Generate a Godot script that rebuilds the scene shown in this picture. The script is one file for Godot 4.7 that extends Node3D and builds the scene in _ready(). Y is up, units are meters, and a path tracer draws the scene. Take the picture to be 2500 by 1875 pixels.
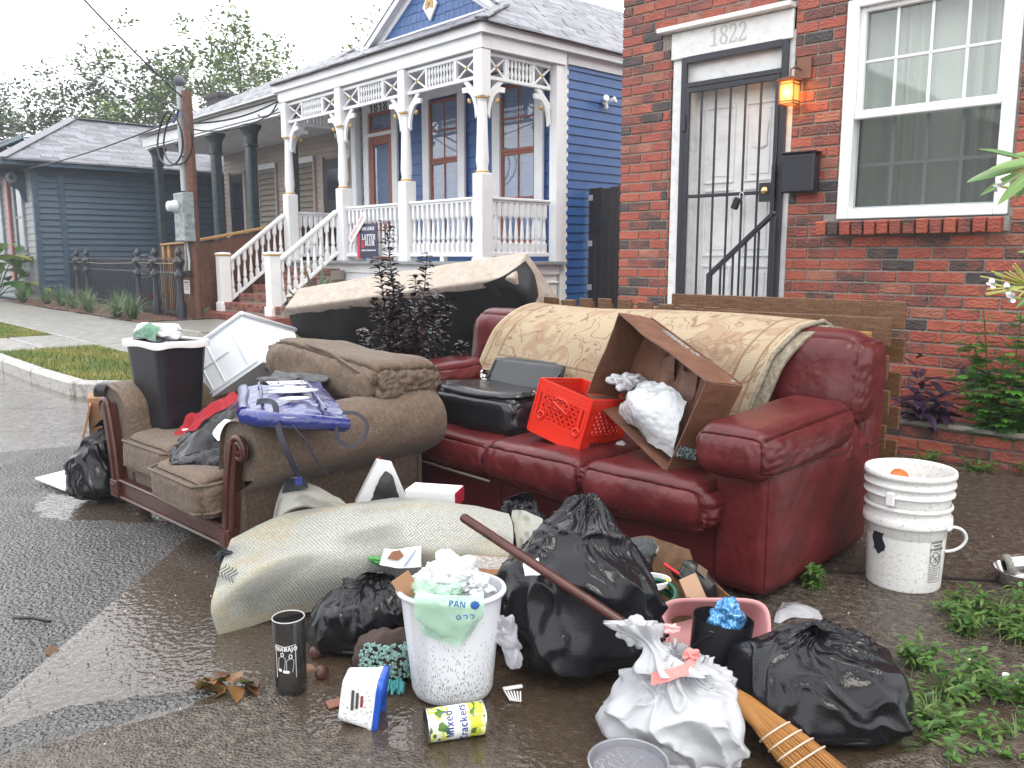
extends Node3D

# ---------- mesh builder ----------
class G:
	var v := PackedVector3Array()
	var uv := PackedVector2Array()
	var ix := PackedInt32Array()
	var col := PackedColorArray()
	var seams: Array = []
	var ink := Color(1, 1, 1)
	var tinted := false
	func pt(p: Vector3, t := Vector2.ZERO) -> int:
		v.append(p); uv.append(t)
		if tinted: col.append(ink)
		return v.size() - 1
	func tri(a: Vector3, b: Vector3, c: Vector3) -> void:
		var i := pt(a, Vector2(a.x, a.y)); pt(b, Vector2(b.x, b.y)); pt(c, Vector2(c.x, c.y))
		ix.append_array([i, i + 1, i + 2])
	func otri(a: Vector3, b: Vector3, c: Vector3, m: Vector3) -> void:
		if (c - a).cross(b - a).dot((a + b + c) / 3.0 - m) < 0.0: tri(a, c, b)
		else: tri(a, b, c)
	func oquad(a: Vector3, b: Vector3, c: Vector3, d: Vector3, m: Vector3) -> void:
		otri(a, b, c, m); otri(a, c, d, m)
	func quad(a: Vector3, b: Vector3, c: Vector3, d: Vector3) -> void:
		var i := pt(a, Vector2(0, 0)); pt(b, Vector2(1, 0)); pt(c, Vector2(1, 1)); pt(d, Vector2(0, 1))
		ix.append_array([i, i + 1, i + 2, i, i + 2, i + 3])
	func box(c: Vector3, s: Vector3, ch := 0.0, b := Basis()) -> G:
		var h := s * 0.5
		var k := minf(ch, minf(h.x, minf(h.y, h.z)) * 0.9)
		var P := func(x: float, y: float, z: float, a: int) -> Vector3:
			var q := Vector3(x * h.x, y * h.y, z * h.z)
			if a != 0: q.x -= x * k
			if a != 1: q.y -= y * k
			if a != 2: q.z -= z * k
			return c + b * q
		for s1: float in [-1.0, 1.0]:
			oquad(P.call(s1, -1, -1, 0), P.call(s1, 1, -1, 0), P.call(s1, 1, 1, 0), P.call(s1, -1, 1, 0), c)
			oquad(P.call(-1, s1, -1, 1), P.call(1, s1, -1, 1), P.call(1, s1, 1, 1), P.call(-1, s1, 1, 1), c)
			oquad(P.call(-1, -1, s1, 2), P.call(1, -1, s1, 2), P.call(1, 1, s1, 2), P.call(-1, 1, s1, 2), c)
			if k > 0.0:
				for s2: float in [-1.0, 1.0]:
					oquad(P.call(s1, s2, -1, 0), P.call(s1, s2, 1, 0), P.call(s1, s2, 1, 1), P.call(s1, s2, -1, 1), c)
					oquad(P.call(s1, -1, s2, 0), P.call(s1, 1, s2, 0), P.call(s1, 1, s2, 2), P.call(s1, -1, s2, 2), c)
					oquad(P.call(-1, s1, s2, 1), P.call(1, s1, s2, 1), P.call(1, s1, s2, 2), P.call(-1, s1, s2, 2), c)
					for s3: float in [-1.0, 1.0]:
						otri(P.call(s1, s2, s3, 0), P.call(s1, s2, s3, 1), P.call(s1, s2, s3, 2), c)
		return self
	# box given by two ends of its long axis
	func bar(a: Vector3, b: Vector3, w: float, t: float, ch := 0.0, up := Vector3.UP) -> G:
		var x := (b - a).normalized()
		if absf(x.dot(up)) > 0.99: up = Vector3(0, 0, 1)
		var z := x.cross(up).normalized()
		return box((a + b) * 0.5, Vector3(a.distance_to(b), w, t), ch, Basis(x, z.cross(x), z))
	func grid(nu: int, nv: int, f: Callable, wrap := false, flip := false) -> G:
		var o := v.size()
		for j in nv + 1:
			for i in nu + 1:
				var u := float(i) / nu; var w := float(j) / nv
				pt(f.call(u, w), Vector2(u, w))
		var r := nu + 1
		for j in nv:
			for i in nu:
				var a := o + j * r + i
				if flip: ix.append_array([a, a + r, a + 1, a + 1, a + r, a + r + 1])
				else: ix.append_array([a, a + 1, a + r, a + 1, a + r + 1, a + r])
			if wrap: seams.append([o + j * r, o + j * r + nu])
		if wrap: seams.append([o + nv * r, o + nv * r + nu])
		return self
	# profile of (radius, height) turned round the y axis
	func lathe(prof: Array, n := 24, xf := Transform3D(), squash := 1.0) -> G:
		return grid(n, prof.size() - 1, func(u: float, w: float) -> Vector3:
			var k := int(round(w * (prof.size() - 1)))
			var a := u * TAU
			return xf * Vector3(prof[k].x * cos(a), prof[k].y, prof[k].x * sin(a) * squash), true, false)
	func tube(path: Array, r, n := 8, caps := true) -> G:
		var m := path.size()
		var side := Vector3.ZERO
		var o := v.size()
		var len_ := 0.0
		for k in m:
			var d: Vector3 = (path[mini(k + 1, m - 1)] - path[maxi(k - 1, 0)]).normalized()
			if side == Vector3.ZERO:
				side = d.cross(Vector3.UP if absf(d.y) < 0.9 else Vector3.RIGHT).normalized()
			side = (side - d * side.dot(d)).normalized()
			var up := d.cross(side)
			var rr: float = r if typeof(r) != TYPE_ARRAY else r[k]
			if k: len_ += path[k].distance_to(path[k - 1])
			for i in n + 1:
				var a := TAU * i / n
				pt(path[k] + (side * cos(a) + up * sin(a)) * rr, Vector2(float(i) / n, len_))
		for k in m:
			seams.append([o + k * (n + 1), o + k * (n + 1) + n])
			if k == m - 1: continue
			for i in n:
				var a := o + k * (n + 1) + i
				ix.append_array([a, a + n + 1, a + 1, a + 1, a + n + 1, a + n + 2])
		if caps:
			for e in [0, m - 1]:
				var c := pt(path[e])
				for i in n:
					var a: int = pt(v[o + e * (n + 1) + i]); var b2: int = pt(v[o + e * (n + 1) + i + 1])
					if e == 0: ix.append_array([c, a, b2])
					else: ix.append_array([c, b2, a])
		return self
	# polygon (x, y) pushed out along z by d, set in place by xf
	func prism(poly: PackedVector2Array, d: float, xf := Transform3D()) -> G:
		var t := Geometry2D.triangulate_polygon(poly)
		var mid := Vector3.ZERO
		for q in poly: mid += Vector3(q.x, q.y, 0)
		mid = mid / poly.size()
		for k in range(0, t.size(), 3):
			for z: float in [0.0, d]:
				var m := xf * Vector3(mid.x, mid.y, d * 0.5)
				var P := [Vector3(poly[t[k]].x, poly[t[k]].y, z), Vector3(poly[t[k + 1]].x, poly[t[k + 1]].y, z), Vector3(poly[t[k + 2]].x, poly[t[k + 2]].y, z)]
				var cc: Vector3 = xf * ((P[0] + P[1] + P[2]) / 3.0 + Vector3(0, 0, (d * 0.5 - z)))
				otri(xf * P[0], xf * P[1], xf * P[2], cc)
		var cw := Geometry2D.is_polygon_clockwise(poly)
		for k in poly.size():
			var a := poly[k]; var b := poly[(k + 1) % poly.size()]
			var A := xf * Vector3(a.x, a.y, 0); var Bq := xf * Vector3(b.x, b.y, 0)
			var C := xf * Vector3(b.x, b.y, d); var D := xf * Vector3(a.x, a.y, d)
			if cw == (d > 0.0): quad(A, Bq, C, D)
			else: quad(D, C, Bq, A)
		return self
	# soft box: f turns a point of the cube surface [-1,1]^3 into a place; corners are shared so shading runs smoothly
	func soft(n: int, f: Callable) -> G:
		var seen := {}
		for ax in 3:
			for s in [-1, 1]:
				var ids := PackedInt32Array()
				for j in n + 1:
					for i in n + 1:
						var q := Vector3i.ZERO
						q[ax] = s * n; q[(ax + 1) % 3] = 2 * i - n; q[(ax + 2) % 3] = 2 * j - n
						if not seen.has(q):
							seen[q] = pt(f.call(Vector3(q) / n), Vector2(float(i) / n, float(j) / n))
						ids.append(seen[q])
				for j in n:
					for i in n:
						var a := ids[j * (n + 1) + i]; var b := ids[j * (n + 1) + i + 1]
						var c := ids[(j + 1) * (n + 1) + i]; var d := ids[(j + 1) * (n + 1) + i + 1]
						if s < 0: ix.append_array([a, b, c, b, d, c])
						else: ix.append_array([a, c, b, b, c, d])
		return self
	# sheet of thickness t through rows of control points
	func sheet(rows: Array, nu: int, nv: int, t: float, bend = null) -> G:
		var h := rows.size(); var w: int = rows[0].size()
		var cr := func(a, b, c, d, x: float):
			return 0.5 * ((2.0 * b) + (c - a) * x + (2.0 * a - 5.0 * b + 4.0 * c - d) * x * x + (3.0 * b - a - 3.0 * c + d) * x * x * x)
		var at := func(r: Array, x: float) -> Vector3:
			var k := clampi(int(x * (w - 1)), 0, w - 2)
			return cr.call(r[maxi(k - 1, 0)], r[k], r[k + 1], r[mini(k + 2, w - 1)], x * (w - 1) - k)
		var P := PackedVector3Array()
		for j in nv + 1:
			var y := float(j) / nv
			var k := clampi(int(y * (h - 1)), 0, h - 2)
			var fy := y * (h - 1) - k
			for i in nu + 1:
				var x := float(i) / nu
				var q: Vector3 = cr.call(at.call(rows[maxi(k - 1, 0)], x), at.call(rows[k], x), at.call(rows[k + 1], x), at.call(rows[mini(k + 2, h - 1)], x), fy)
				P.append(bend.call(q, x, y) if bend != null else q)
		var N := PackedVector3Array()
		var r := nu + 1
		for j in nv + 1:
			for i in nu + 1:
				var du := P[j * r + mini(i + 1, nu)] - P[j * r + maxi(i - 1, 0)]
				var dv := P[mini(j + 1, nv) * r + i] - P[maxi(j - 1, 0) * r + i]
				N.append(dv.cross(du).normalized())
		grid(nu, nv, func(x: float, y: float) -> Vector3: return P[int(round(y * nv)) * r + int(round(x * nu))])
		if t > 0.0:
			grid(nu, nv, func(x: float, y: float) -> Vector3:
				var k := int(round(y * nv)) * r + int(round(x * nu))
				return P[k] - N[k] * t, false, true)
			for e in [[0, 1, nu, true], [nv * r, 1, nu, false], [0, r, nv, false], [nu, r, nv, true]]:
				for k in int(e[2]):
					var a: int = e[0] + k * e[1]; var b: int = a + e[1]
					if e[3]: quad(P[a] - N[a] * t, P[b] - N[b] * t, P[b], P[a])
					else: quad(P[a], P[b], P[b] - N[b] * t, P[a] - N[a] * t)
		return self
	func mesh() -> ArrayMesh:
		var n := PackedVector3Array(); n.resize(v.size())
		for k in range(0, ix.size(), 3):
			var a := ix[k]; var b := ix[k + 1]; var c := ix[k + 2]
			var q := (v[c] - v[a]).cross(v[b] - v[a])
			n[a] += q; n[b] += q; n[c] += q
		for s in seams:
			var q2: Vector3 = n[s[0]] + n[s[1]]
			n[s[0]] = q2; n[s[1]] = q2
		for k in n.size():
			n[k] = n[k].normalized() if n[k].length_squared() > 0.0 else Vector3.UP
		var A := []; A.resize(Mesh.ARRAY_MAX)
		A[Mesh.ARRAY_VERTEX] = v; A[Mesh.ARRAY_NORMAL] = n; A[Mesh.ARRAY_TEX_UV] = uv; A[Mesh.ARRAY_INDEX] = ix
		if tinted: A[Mesh.ARRAY_COLOR] = col
		var m := ArrayMesh.new()
		m.add_surface_from_arrays(Mesh.PRIMITIVE_TRIANGLES, A)
		return m

# ---------- things ----------
var M := {}
var rng := RandomNumberGenerator.new()

func R(a: float, b: float) -> float: return rng.randf_range(a, b)
func V(x: float, y: float, z: float) -> Vector3: return Vector3(x, y, z)

func put(called: String, m, mat: Material, parent: Node = self, at := Vector3.ZERO, turn := Basis()) -> MeshInstance3D:
	var o := MeshInstance3D.new()
	o.name = called
	o.mesh = m.mesh() if m is G else m
	o.material_override = mat
	parent.add_child(o, true)
	o.transform = Transform3D(turn, at)
	return o

func tag(o: Node, label: String, category: String, group := "") -> Node:
	o.set_meta("label", label); o.set_meta("category", category)
	if group: o.set_meta("group", group)
	return o

func thing(called: String, label: String, category: String, at := Vector3.ZERO, turn := 0.0, group := "") -> Node3D:
	var o := Node3D.new()
	o.name = called
	add_child(o, true)
	o.position = at; o.rotation_degrees.y = turn
	tag(o, label, category, group)
	return o

func struct(o: Node) -> Node:
	o.set_meta("kind", "structure")
	return o

func many(called: String, mesh: Mesh, mat: Material, xfs: Array, parent: Node = self, cols := []) -> MultiMeshInstance3D:
	var mm := MultiMesh.new()
	mm.transform_format = MultiMesh.TRANSFORM_3D
	mm.use_colors = cols.size() > 0
	mm.mesh = mesh
	mm.instance_count = xfs.size()
	for k in xfs.size():
		mm.set_instance_transform(k, xfs[k])
		if cols.size(): mm.set_instance_color(k, cols[k])
	var o := MultiMeshInstance3D.new()
	o.name = called; o.multimesh = mm; o.material_override = mat
	o.set_meta("kind", "stuff")
	parent.add_child(o, true)
	return o

func lettering(called: String, words: String, high: float, mat: Material, parent: Node, at: Vector3, turn := Basis(), bold := true, serif := false, thick := 0.004) -> MeshInstance3D:
	var f := SystemFont.new()
	f.font_names = PackedStringArray(["Droid Serif" if serif else "Droid Sans"])
	if bold: f.font_weight = 700
	var t := TextMesh.new()
	t.font = f; t.text = words; t.font_size = 64; t.pixel_size = high / 46.0; t.depth = thick
	return put(called, t, mat, parent, at, turn)

# ---------- materials ----------
func S(r: float, g: float, b: float) -> Color: return Color(r, g, b).linear_to_srgb()

func mat(r: float, g: float, b: float, rough := 0.6, metal := 0.0) -> StandardMaterial3D:
	var m := StandardMaterial3D.new()
	m.albedo_color = S(r, g, b); m.roughness = rough; m.metallic = metal
	return m

func noise(sd: int, freq: float, kind := FastNoiseLite.TYPE_SIMPLEX_SMOOTH, oct := 3, gain := 0.5) -> FastNoiseLite:
	var n := FastNoiseLite.new()
	n.seed = sd; n.frequency = freq; n.noise_type = kind
	n.fractal_type = FastNoiseLite.FRACTAL_FBM if oct > 1 else FastNoiseLite.FRACTAL_NONE
	n.fractal_octaves = oct; n.fractal_gain = gain
	return n

func ntex(n: FastNoiseLite, px: int, stops: Array) -> NoiseTexture2D:
	var t := NoiseTexture2D.new()
	t.width = px; t.height = px; t.seamless = true; t.seamless_blend_skirt = 0.15; t.noise = n
	var gr := Gradient.new()
	var off := PackedFloat32Array(); var cs := PackedColorArray()
	for s in stops:
		off.append(s[0]); cs.append(s[1])
	gr.offsets = off; gr.colors = cs
	t.color_ramp = gr
	return t

var bumps := {}
func nbump(n: FastNoiseLite, px: int, strength: float) -> NoiseTexture2D:
	# bumps of like grain are shared
	var key := "%d %d %d" % [int(round(log(n.frequency) * 3.0)), int(round(log(absf(strength)) * 2.0)) * (1 if strength > 0.0 else -1), n.noise_type]
	if bumps.has(key): return bumps[key]
	var t := NoiseTexture2D.new()
	t.width = px; t.height = px; t.seamless = true; t.seamless_blend_skirt = 0.15; t.noise = n
	t.as_normal_map = true; t.bump_strength = strength
	bumps[key] = t
	return t

# a surface whose colour wanders between the stops, with a fine bump; size is metres per repeat
func rich(n: FastNoiseLite, stops: Array, size: float, rough := 0.6, bump: FastNoiseLite = null, bs := 3.0, px := 512, world := true) -> StandardMaterial3D:
	var m := StandardMaterial3D.new()
	m.roughness = rough
	if px <= 128:
		# small things share one mottled map, tinted
		if not M.has("mottle"): M.mottle = ntex(noise(999, 0.03, FastNoiseLite.TYPE_SIMPLEX_SMOOTH, 4), 256, [[0.0, Color(0.55, 0.55, 0.55)], [0.5, Color(0.8, 0.8, 0.8)], [1.0, Color(1, 1, 1)]])
		m.albedo_texture = M.mottle
		m.albedo_color = stops[-1][1] if stops.size() == 2 else stops[1][1].lightened(0.12)
	else: m.albedo_texture = ntex(n, px, stops)
	if bump:
		m.normal_enabled = true; m.normal_texture = nbump(bump, 512, bs)
	m.uv1_triplanar = true; m.uv1_world_triplanar = world
	m.uv1_scale = Vector3.ONE / size
	return m

func painted(px: Vector2i, f: Callable) -> ImageTexture:
	var im := Image.create(px.x, px.y, false, Image.FORMAT_RGBA8)
	for y in px.y:
		for x in px.x:
			im.set_pixel(x, y, f.call(float(x) / px.x, float(y) / px.y))
	return ImageTexture.create_from_image(im)

func frame_of(o: Vector3, deg: float) -> Transform3D:
	return Transform3D(Basis(Vector3.UP, deg_to_rad(deg)), o)

func _ready() -> void:
	rng.seed = 20240
	var cam := Camera3D.new()
	cam.name = "camera"; cam.position = V(0, 1.2, 0); cam.rotation_degrees = V(-8.58, 0, 0)
	cam.fov = 48.94; cam.far = 900.0; cam.near = 0.05
	add_child(cam)
	var e := Environment.new()
	e.background_mode = Environment.BG_SKY
	var sm := ProceduralSkyMaterial.new()
	sm.sky_top_color = Color(0.955, 0.965, 0.985); sm.sky_horizon_color = Color(0.965, 0.97, 0.975); sm.sky_curve = 0.3
	sm.ground_horizon_color = Color(0.55, 0.55, 0.55); sm.ground_bottom_color = Color(0.3, 0.3, 0.3)
	sm.sun_angle_max = 1.0
	e.sky = Sky.new(); e.sky.sky_material = sm
	e.background_energy_multiplier = 1.0
	e.tonemap_mode = Environment.TONE_MAPPER_LINEAR
	e.tonemap_exposure = 3.1
	e.sdfgi_enabled = true; e.ssao_enabled = true; e.ssil_enabled = true
	e.fog_enabled = true; e.fog_density = 0.0018; e.fog_light_color = Color(0.93, 0.94, 0.97)
	var we := WorldEnvironment.new()
	we.name = "air"; we.environment = e
	add_child(we)
	var sun := DirectionalLight3D.new()
	sun.name = "sun"; sun.light_energy = 0.2; sun.light_angular_distance = 25.0; sun.light_color = Color(1.0, 0.98, 0.95)
	sun.rotation_degrees = V(-58, 25, 0); sun.shadow_enabled = true
	add_child(sun)

	materials()
	ground()
	brick_house()
	blue_house()
	tan_house()
	slate_house()
	far_places()
	trees()
	yard_things()
	plants()
	sofa()
	loveseat()
	on_loveseat()
	on_sofa()
	behind_sofa()
	heap()
	front_things()
	right_side()

# ---------- shared materials ----------
func materials() -> void:
	var fine := noise(11, 0.09)
	M.white = rich(noise(3, 0.012), [[0.0, S(0.70, 0.71, 0.72)], [0.6, S(0.80, 0.81, 0.82)], [1.0, S(0.84, 0.84, 0.84)]], 2.0, 0.4, noise(4, 0.05), 0.6, 256)
	M.trim = rich(noise(5, 0.02), [[0.0, S(0.52, 0.52, 0.50)], [0.35, S(0.70, 0.71, 0.70)], [1.0, S(0.80, 0.80, 0.79)]], 0.9, 0.45, noise(6, 0.06), 1.0, 512)
	M.door = rich(noise(7, 0.015, FastNoiseLite.TYPE_SIMPLEX_SMOOTH, 5), [[0.0, S(0.55, 0.54, 0.52)], [0.22, S(0.68, 0.68, 0.67)], [0.5, S(0.74, 0.75, 0.75)], [1.0, S(0.80, 0.80, 0.80)]], 1.1, 0.42, noise(8, 0.05), 1.2, 512)
	M.mortar = rich(noise(9, 0.06), [[0.0, S(0.13, 0.12, 0.10)], [0.5, S(0.26, 0.235, 0.20)], [1.0, S(0.36, 0.33, 0.29)]], 0.5, 0.8, fine, 4.0)
	M.brick = []
	var tones := [
		[[0.0, S(0.19, 0.045, 0.030)], [0.45, S(0.29, 0.062, 0.038)], [1.0, S(0.36, 0.085, 0.050)]],
		[[0.0, S(0.22, 0.055, 0.033)], [0.5, S(0.33, 0.08, 0.045)], [1.0, S(0.42, 0.12, 0.065)]],
		[[0.0, S(0.08, 0.035, 0.03)], [0.4, S(0.16, 0.05, 0.038)], [0.7, S(0.27, 0.065, 0.042)], [1.0, S(0.34, 0.08, 0.05)]],
		[[0.0, S(0.045, 0.032, 0.03)], [0.45, S(0.08, 0.045, 0.038)], [0.62, S(0.20, 0.055, 0.038)], [1.0, S(0.35, 0.075, 0.045)]],
		[[0.0, S(0.03, 0.025, 0.027)], [0.55, S(0.055, 0.042, 0.04)], [0.8, S(0.09, 0.055, 0.045)], [0.9, S(0.28, 0.07, 0.045)], [1.0, S(0.36, 0.12, 0.07)]],
		[[0.0, S(0.17, 0.06, 0.04)], [0.5, S(0.27, 0.095, 0.06)], [1.0, S(0.42, 0.18, 0.11)]]]
	var bb := noise(12, 0.07, FastNoiseLite.TYPE_SIMPLEX_SMOOTH, 4)
	for k in tones.size():
		var bm := rich(noise(20 + k, 0.011, FastNoiseLite.TYPE_SIMPLEX_SMOOTH, 5, 0.55), tones[k], 0.75, 0.52, bb, 5.0)
		M.brick.append(bm)
	M.iron = mat(0.018, 0.02, 0.028, 0.35)
	M.blue = rich(noise(31, 0.02), [[0.0, S(0.020, 0.082, 0.245)], [1.0, S(0.030, 0.11, 0.31)]], 1.5, 0.38, noise(32, 0.04), 0.8, 256)
	M.slate = rich(noise(33, 0.02), [[0.0, S(0.032, 0.062, 0.095)], [1.0, S(0.05, 0.09, 0.13)]], 2.0, 0.5, noise(34, 0.04), 0.8, 256)
	M.tan = rich(noise(35, 0.02), [[0.0, S(0.38, 0.315, 0.27)], [1.0, S(0.50, 0.42, 0.37)]], 2.0, 0.6, noise(36, 0.04), 0.8, 256)
	M.greypaint = rich(noise(37, 0.02), [[0.0, S(0.22, 0.24, 0.25)], [1.0, S(0.31, 0.32, 0.33)]], 2.0, 0.6, null, 1.0, 256)
	M.darkgreen = rich(noise(38, 0.03), [[0.0, S(0.012, 0.022, 0.027)], [0.7, S(0.03, 0.05, 0.055)], [1.0, S(0.06, 0.075, 0.065)]], 1.0, 0.5, null, 1.0, 256)
	M.sash = rich(noise(39, 0.03), [[0.0, S(0.20, 0.04, 0.016)], [1.0, S(0.32, 0.075, 0.032)]], 0.8, 0.4, null, 1.0, 256)
	M.gold = mat(0.52, 0.33, 0.11, 0.45)
	M.shingle = rich(noise(40, 0.05, FastNoiseLite.TYPE_SIMPLEX_SMOOTH, 4), [[0.0, S(0.07, 0.07, 0.085)], [0.5, S(0.13, 0.13, 0.15)], [1.0, S(0.20, 0.195, 0.215)]], 0.6, 0.4, noise(41, 0.15), 5.0)
	M.shingle.vertex_color_use_as_albedo = true
	var gl := StandardMaterial3D.new()
	gl.transparency = BaseMaterial3D.TRANSPARENCY_ALPHA; gl.albedo_color = Color(0.9, 0.95, 0.95, 0.06); gl.roughness = 0.02; gl.metallic_specular = 0.9
	M.glass = gl
	M.wood = rich(noise(43, 0.02), [[0.0, S(0.05, 0.024, 0.012)], [0.5, S(0.13, 0.06, 0.026)], [1.0, S(0.24, 0.12, 0.05)]], 0.6, 0.55, noise(44, 0.05), 3.0)
	M.wood.uv1_scale = V(1.0, 6.0, 6.0)
	M.yellowwood = rich(noise(45, 0.02), [[0.0, S(0.24, 0.12, 0.035)], [1.0, S(0.46, 0.26, 0.09)]], 1.0, 0.55, noise(44, 0.05), 2.0, 256)
	M.redwood = rich(noise(46, 0.02), [[0.0, S(0.07, 0.03, 0.018)], [1.0, S(0.16, 0.065, 0.035)]], 0.8, 0.55, noise(44, 0.05), 2.0, 256)
	M.blackwood = rich(noise(47, 0.03), [[0.0, S(0.008, 0.007, 0.007)], [0.7, S(0.022, 0.018, 0.017)], [1.0, S(0.05, 0.04, 0.035)]], 0.5, 0.5, noise(44, 0.05), 2.0, 256)
	M.black = mat(0.012, 0.012, 0.014, 0.32)
	M.bag = StandardMaterial3D.new()
	M.bag.albedo_color = S(0.009, 0.009, 0.011); M.bag.roughness = 0.17; M.bag.metallic_specular = 0.4
	M.bag.normal_enabled = true; M.bag.normal_texture = nbump(noise(50, 0.10, FastNoiseLite.TYPE_SIMPLEX_SMOOTH, 2, 0.5), 512, 0.75)
	M.bag.uv1_triplanar = true; M.bag.uv1_scale = Vector3.ONE / 0.35
	M.steel = mat(0.62, 0.62, 0.62, 0.18, 1.0)
	M.galv = mat(0.36, 0.40, 0.41, 0.5, 0.0)
	M.concrete = rich(noise(52, 0.02, FastNoiseLite.TYPE_SIMPLEX_SMOOTH, 5), [[0.0, S(0.13, 0.12, 0.105)], [0.5, S(0.22, 0.21, 0.19)], [1.0, S(0.33, 0.31, 0.28)]], 2.2, 0.3, noise(53, 0.12), 2.0)
	M.kerb = rich(noise(54, 0.03, FastNoiseLite.TYPE_SIMPLEX_SMOOTH, 5), [[0.0, S(0.18, 0.17, 0.15)], [0.5, S(0.36, 0.345, 0.32)], [1.0, S(0.5, 0.48, 0.45)]], 1.2, 0.4, noise(53, 0.12), 3.0)
	M.soil = rich(noise(55, 0.06), [[0.0, S(0.03, 0.02, 0.012)], [1.0, S(0.10, 0.05, 0.03)]], 0.6, 0.9, noise(56, 0.1), 6.0, 256)
	M.leaf = leafmat(0.055, 0.13, 0.028, 0.35)
	M.tint = leafmat(1, 1, 1, 0.4)
	M.tint.vertex_color_use_as_albedo = true
	M.board = mat(0.30, 0.165, 0.085, 0.75)
	M.paper = mat(0.72, 0.72, 0.72, 0.6)

func leafmat(r: float, g: float, b: float, rough: float) -> StandardMaterial3D:
	var m := mat(r, g, b, rough)
	m.cull_mode = BaseMaterial3D.CULL_DISABLED
	m.backlight_enabled = true; m.backlight = Color(0.35, 0.4, 0.25)
	return m

# ---------- ground ----------
var BL := frame_of(Vector3(0, 0, -12.4) + Vector3(-0.41, 0, 0), -47.4)
var BR := frame_of(Vector3(0.869, 0, -6.94), -44.1)
var n1 := noise(61, 0.5, FastNoiseLite.TYPE_SIMPLEX_SMOOTH, 2)
var n2 := noise(62, 9.0, FastNoiseLite.TYPE_SIMPLEX_SMOOTH, 2)
var edge := [Vector2(-3.2, -0.9), Vector2(-1.75, -1.6), Vector2(-1.236, -1.88), Vector2(-0.93, -2.07), Vector2(-0.71, -2.21), Vector2(-0.55, -2.42), Vector2(-0.3, -2.75), Vector2(-0.75, -3.4), Vector2(-1.0, -4.4), Vector2(-1.2, -6.4)]

func ground_high(x: float, z: float) -> float:
	var q := BL.affine_inverse() * V(x, 0, z)
	var h := n1.get_noise_2d(x, z) * 0.016 + n2.get_noise_2d(x, z) * 0.0016
	h -= 0.022 * exp(-pow((q.z - 6.35) / 0.55, 2.0)) * (1.0 if q.x < 3.0 else 0.5)
	h -= 0.010 * exp(-pow((x + 1.9) / 0.9, 2.0)) * exp(-pow((z + 3.6) / 1.0, 2.0))
	var best := 9.0
	for k in 4:
		var c := Geometry2D.get_closest_point_to_segment(Vector2(x + n2.get_noise_2d(x * 0.4, z * 0.4) * 0.05, z), edge[k + 1], edge[k + 2])
		best = minf(best, c.distance_to(Vector2(x, z)))
	h -= 0.02 * exp(-pow(best / 0.018, 2.0))
	if x < -0.6: h += 0.008 * exp(-pow((best - 0.05) / 0.06, 2.0))
	return h

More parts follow.
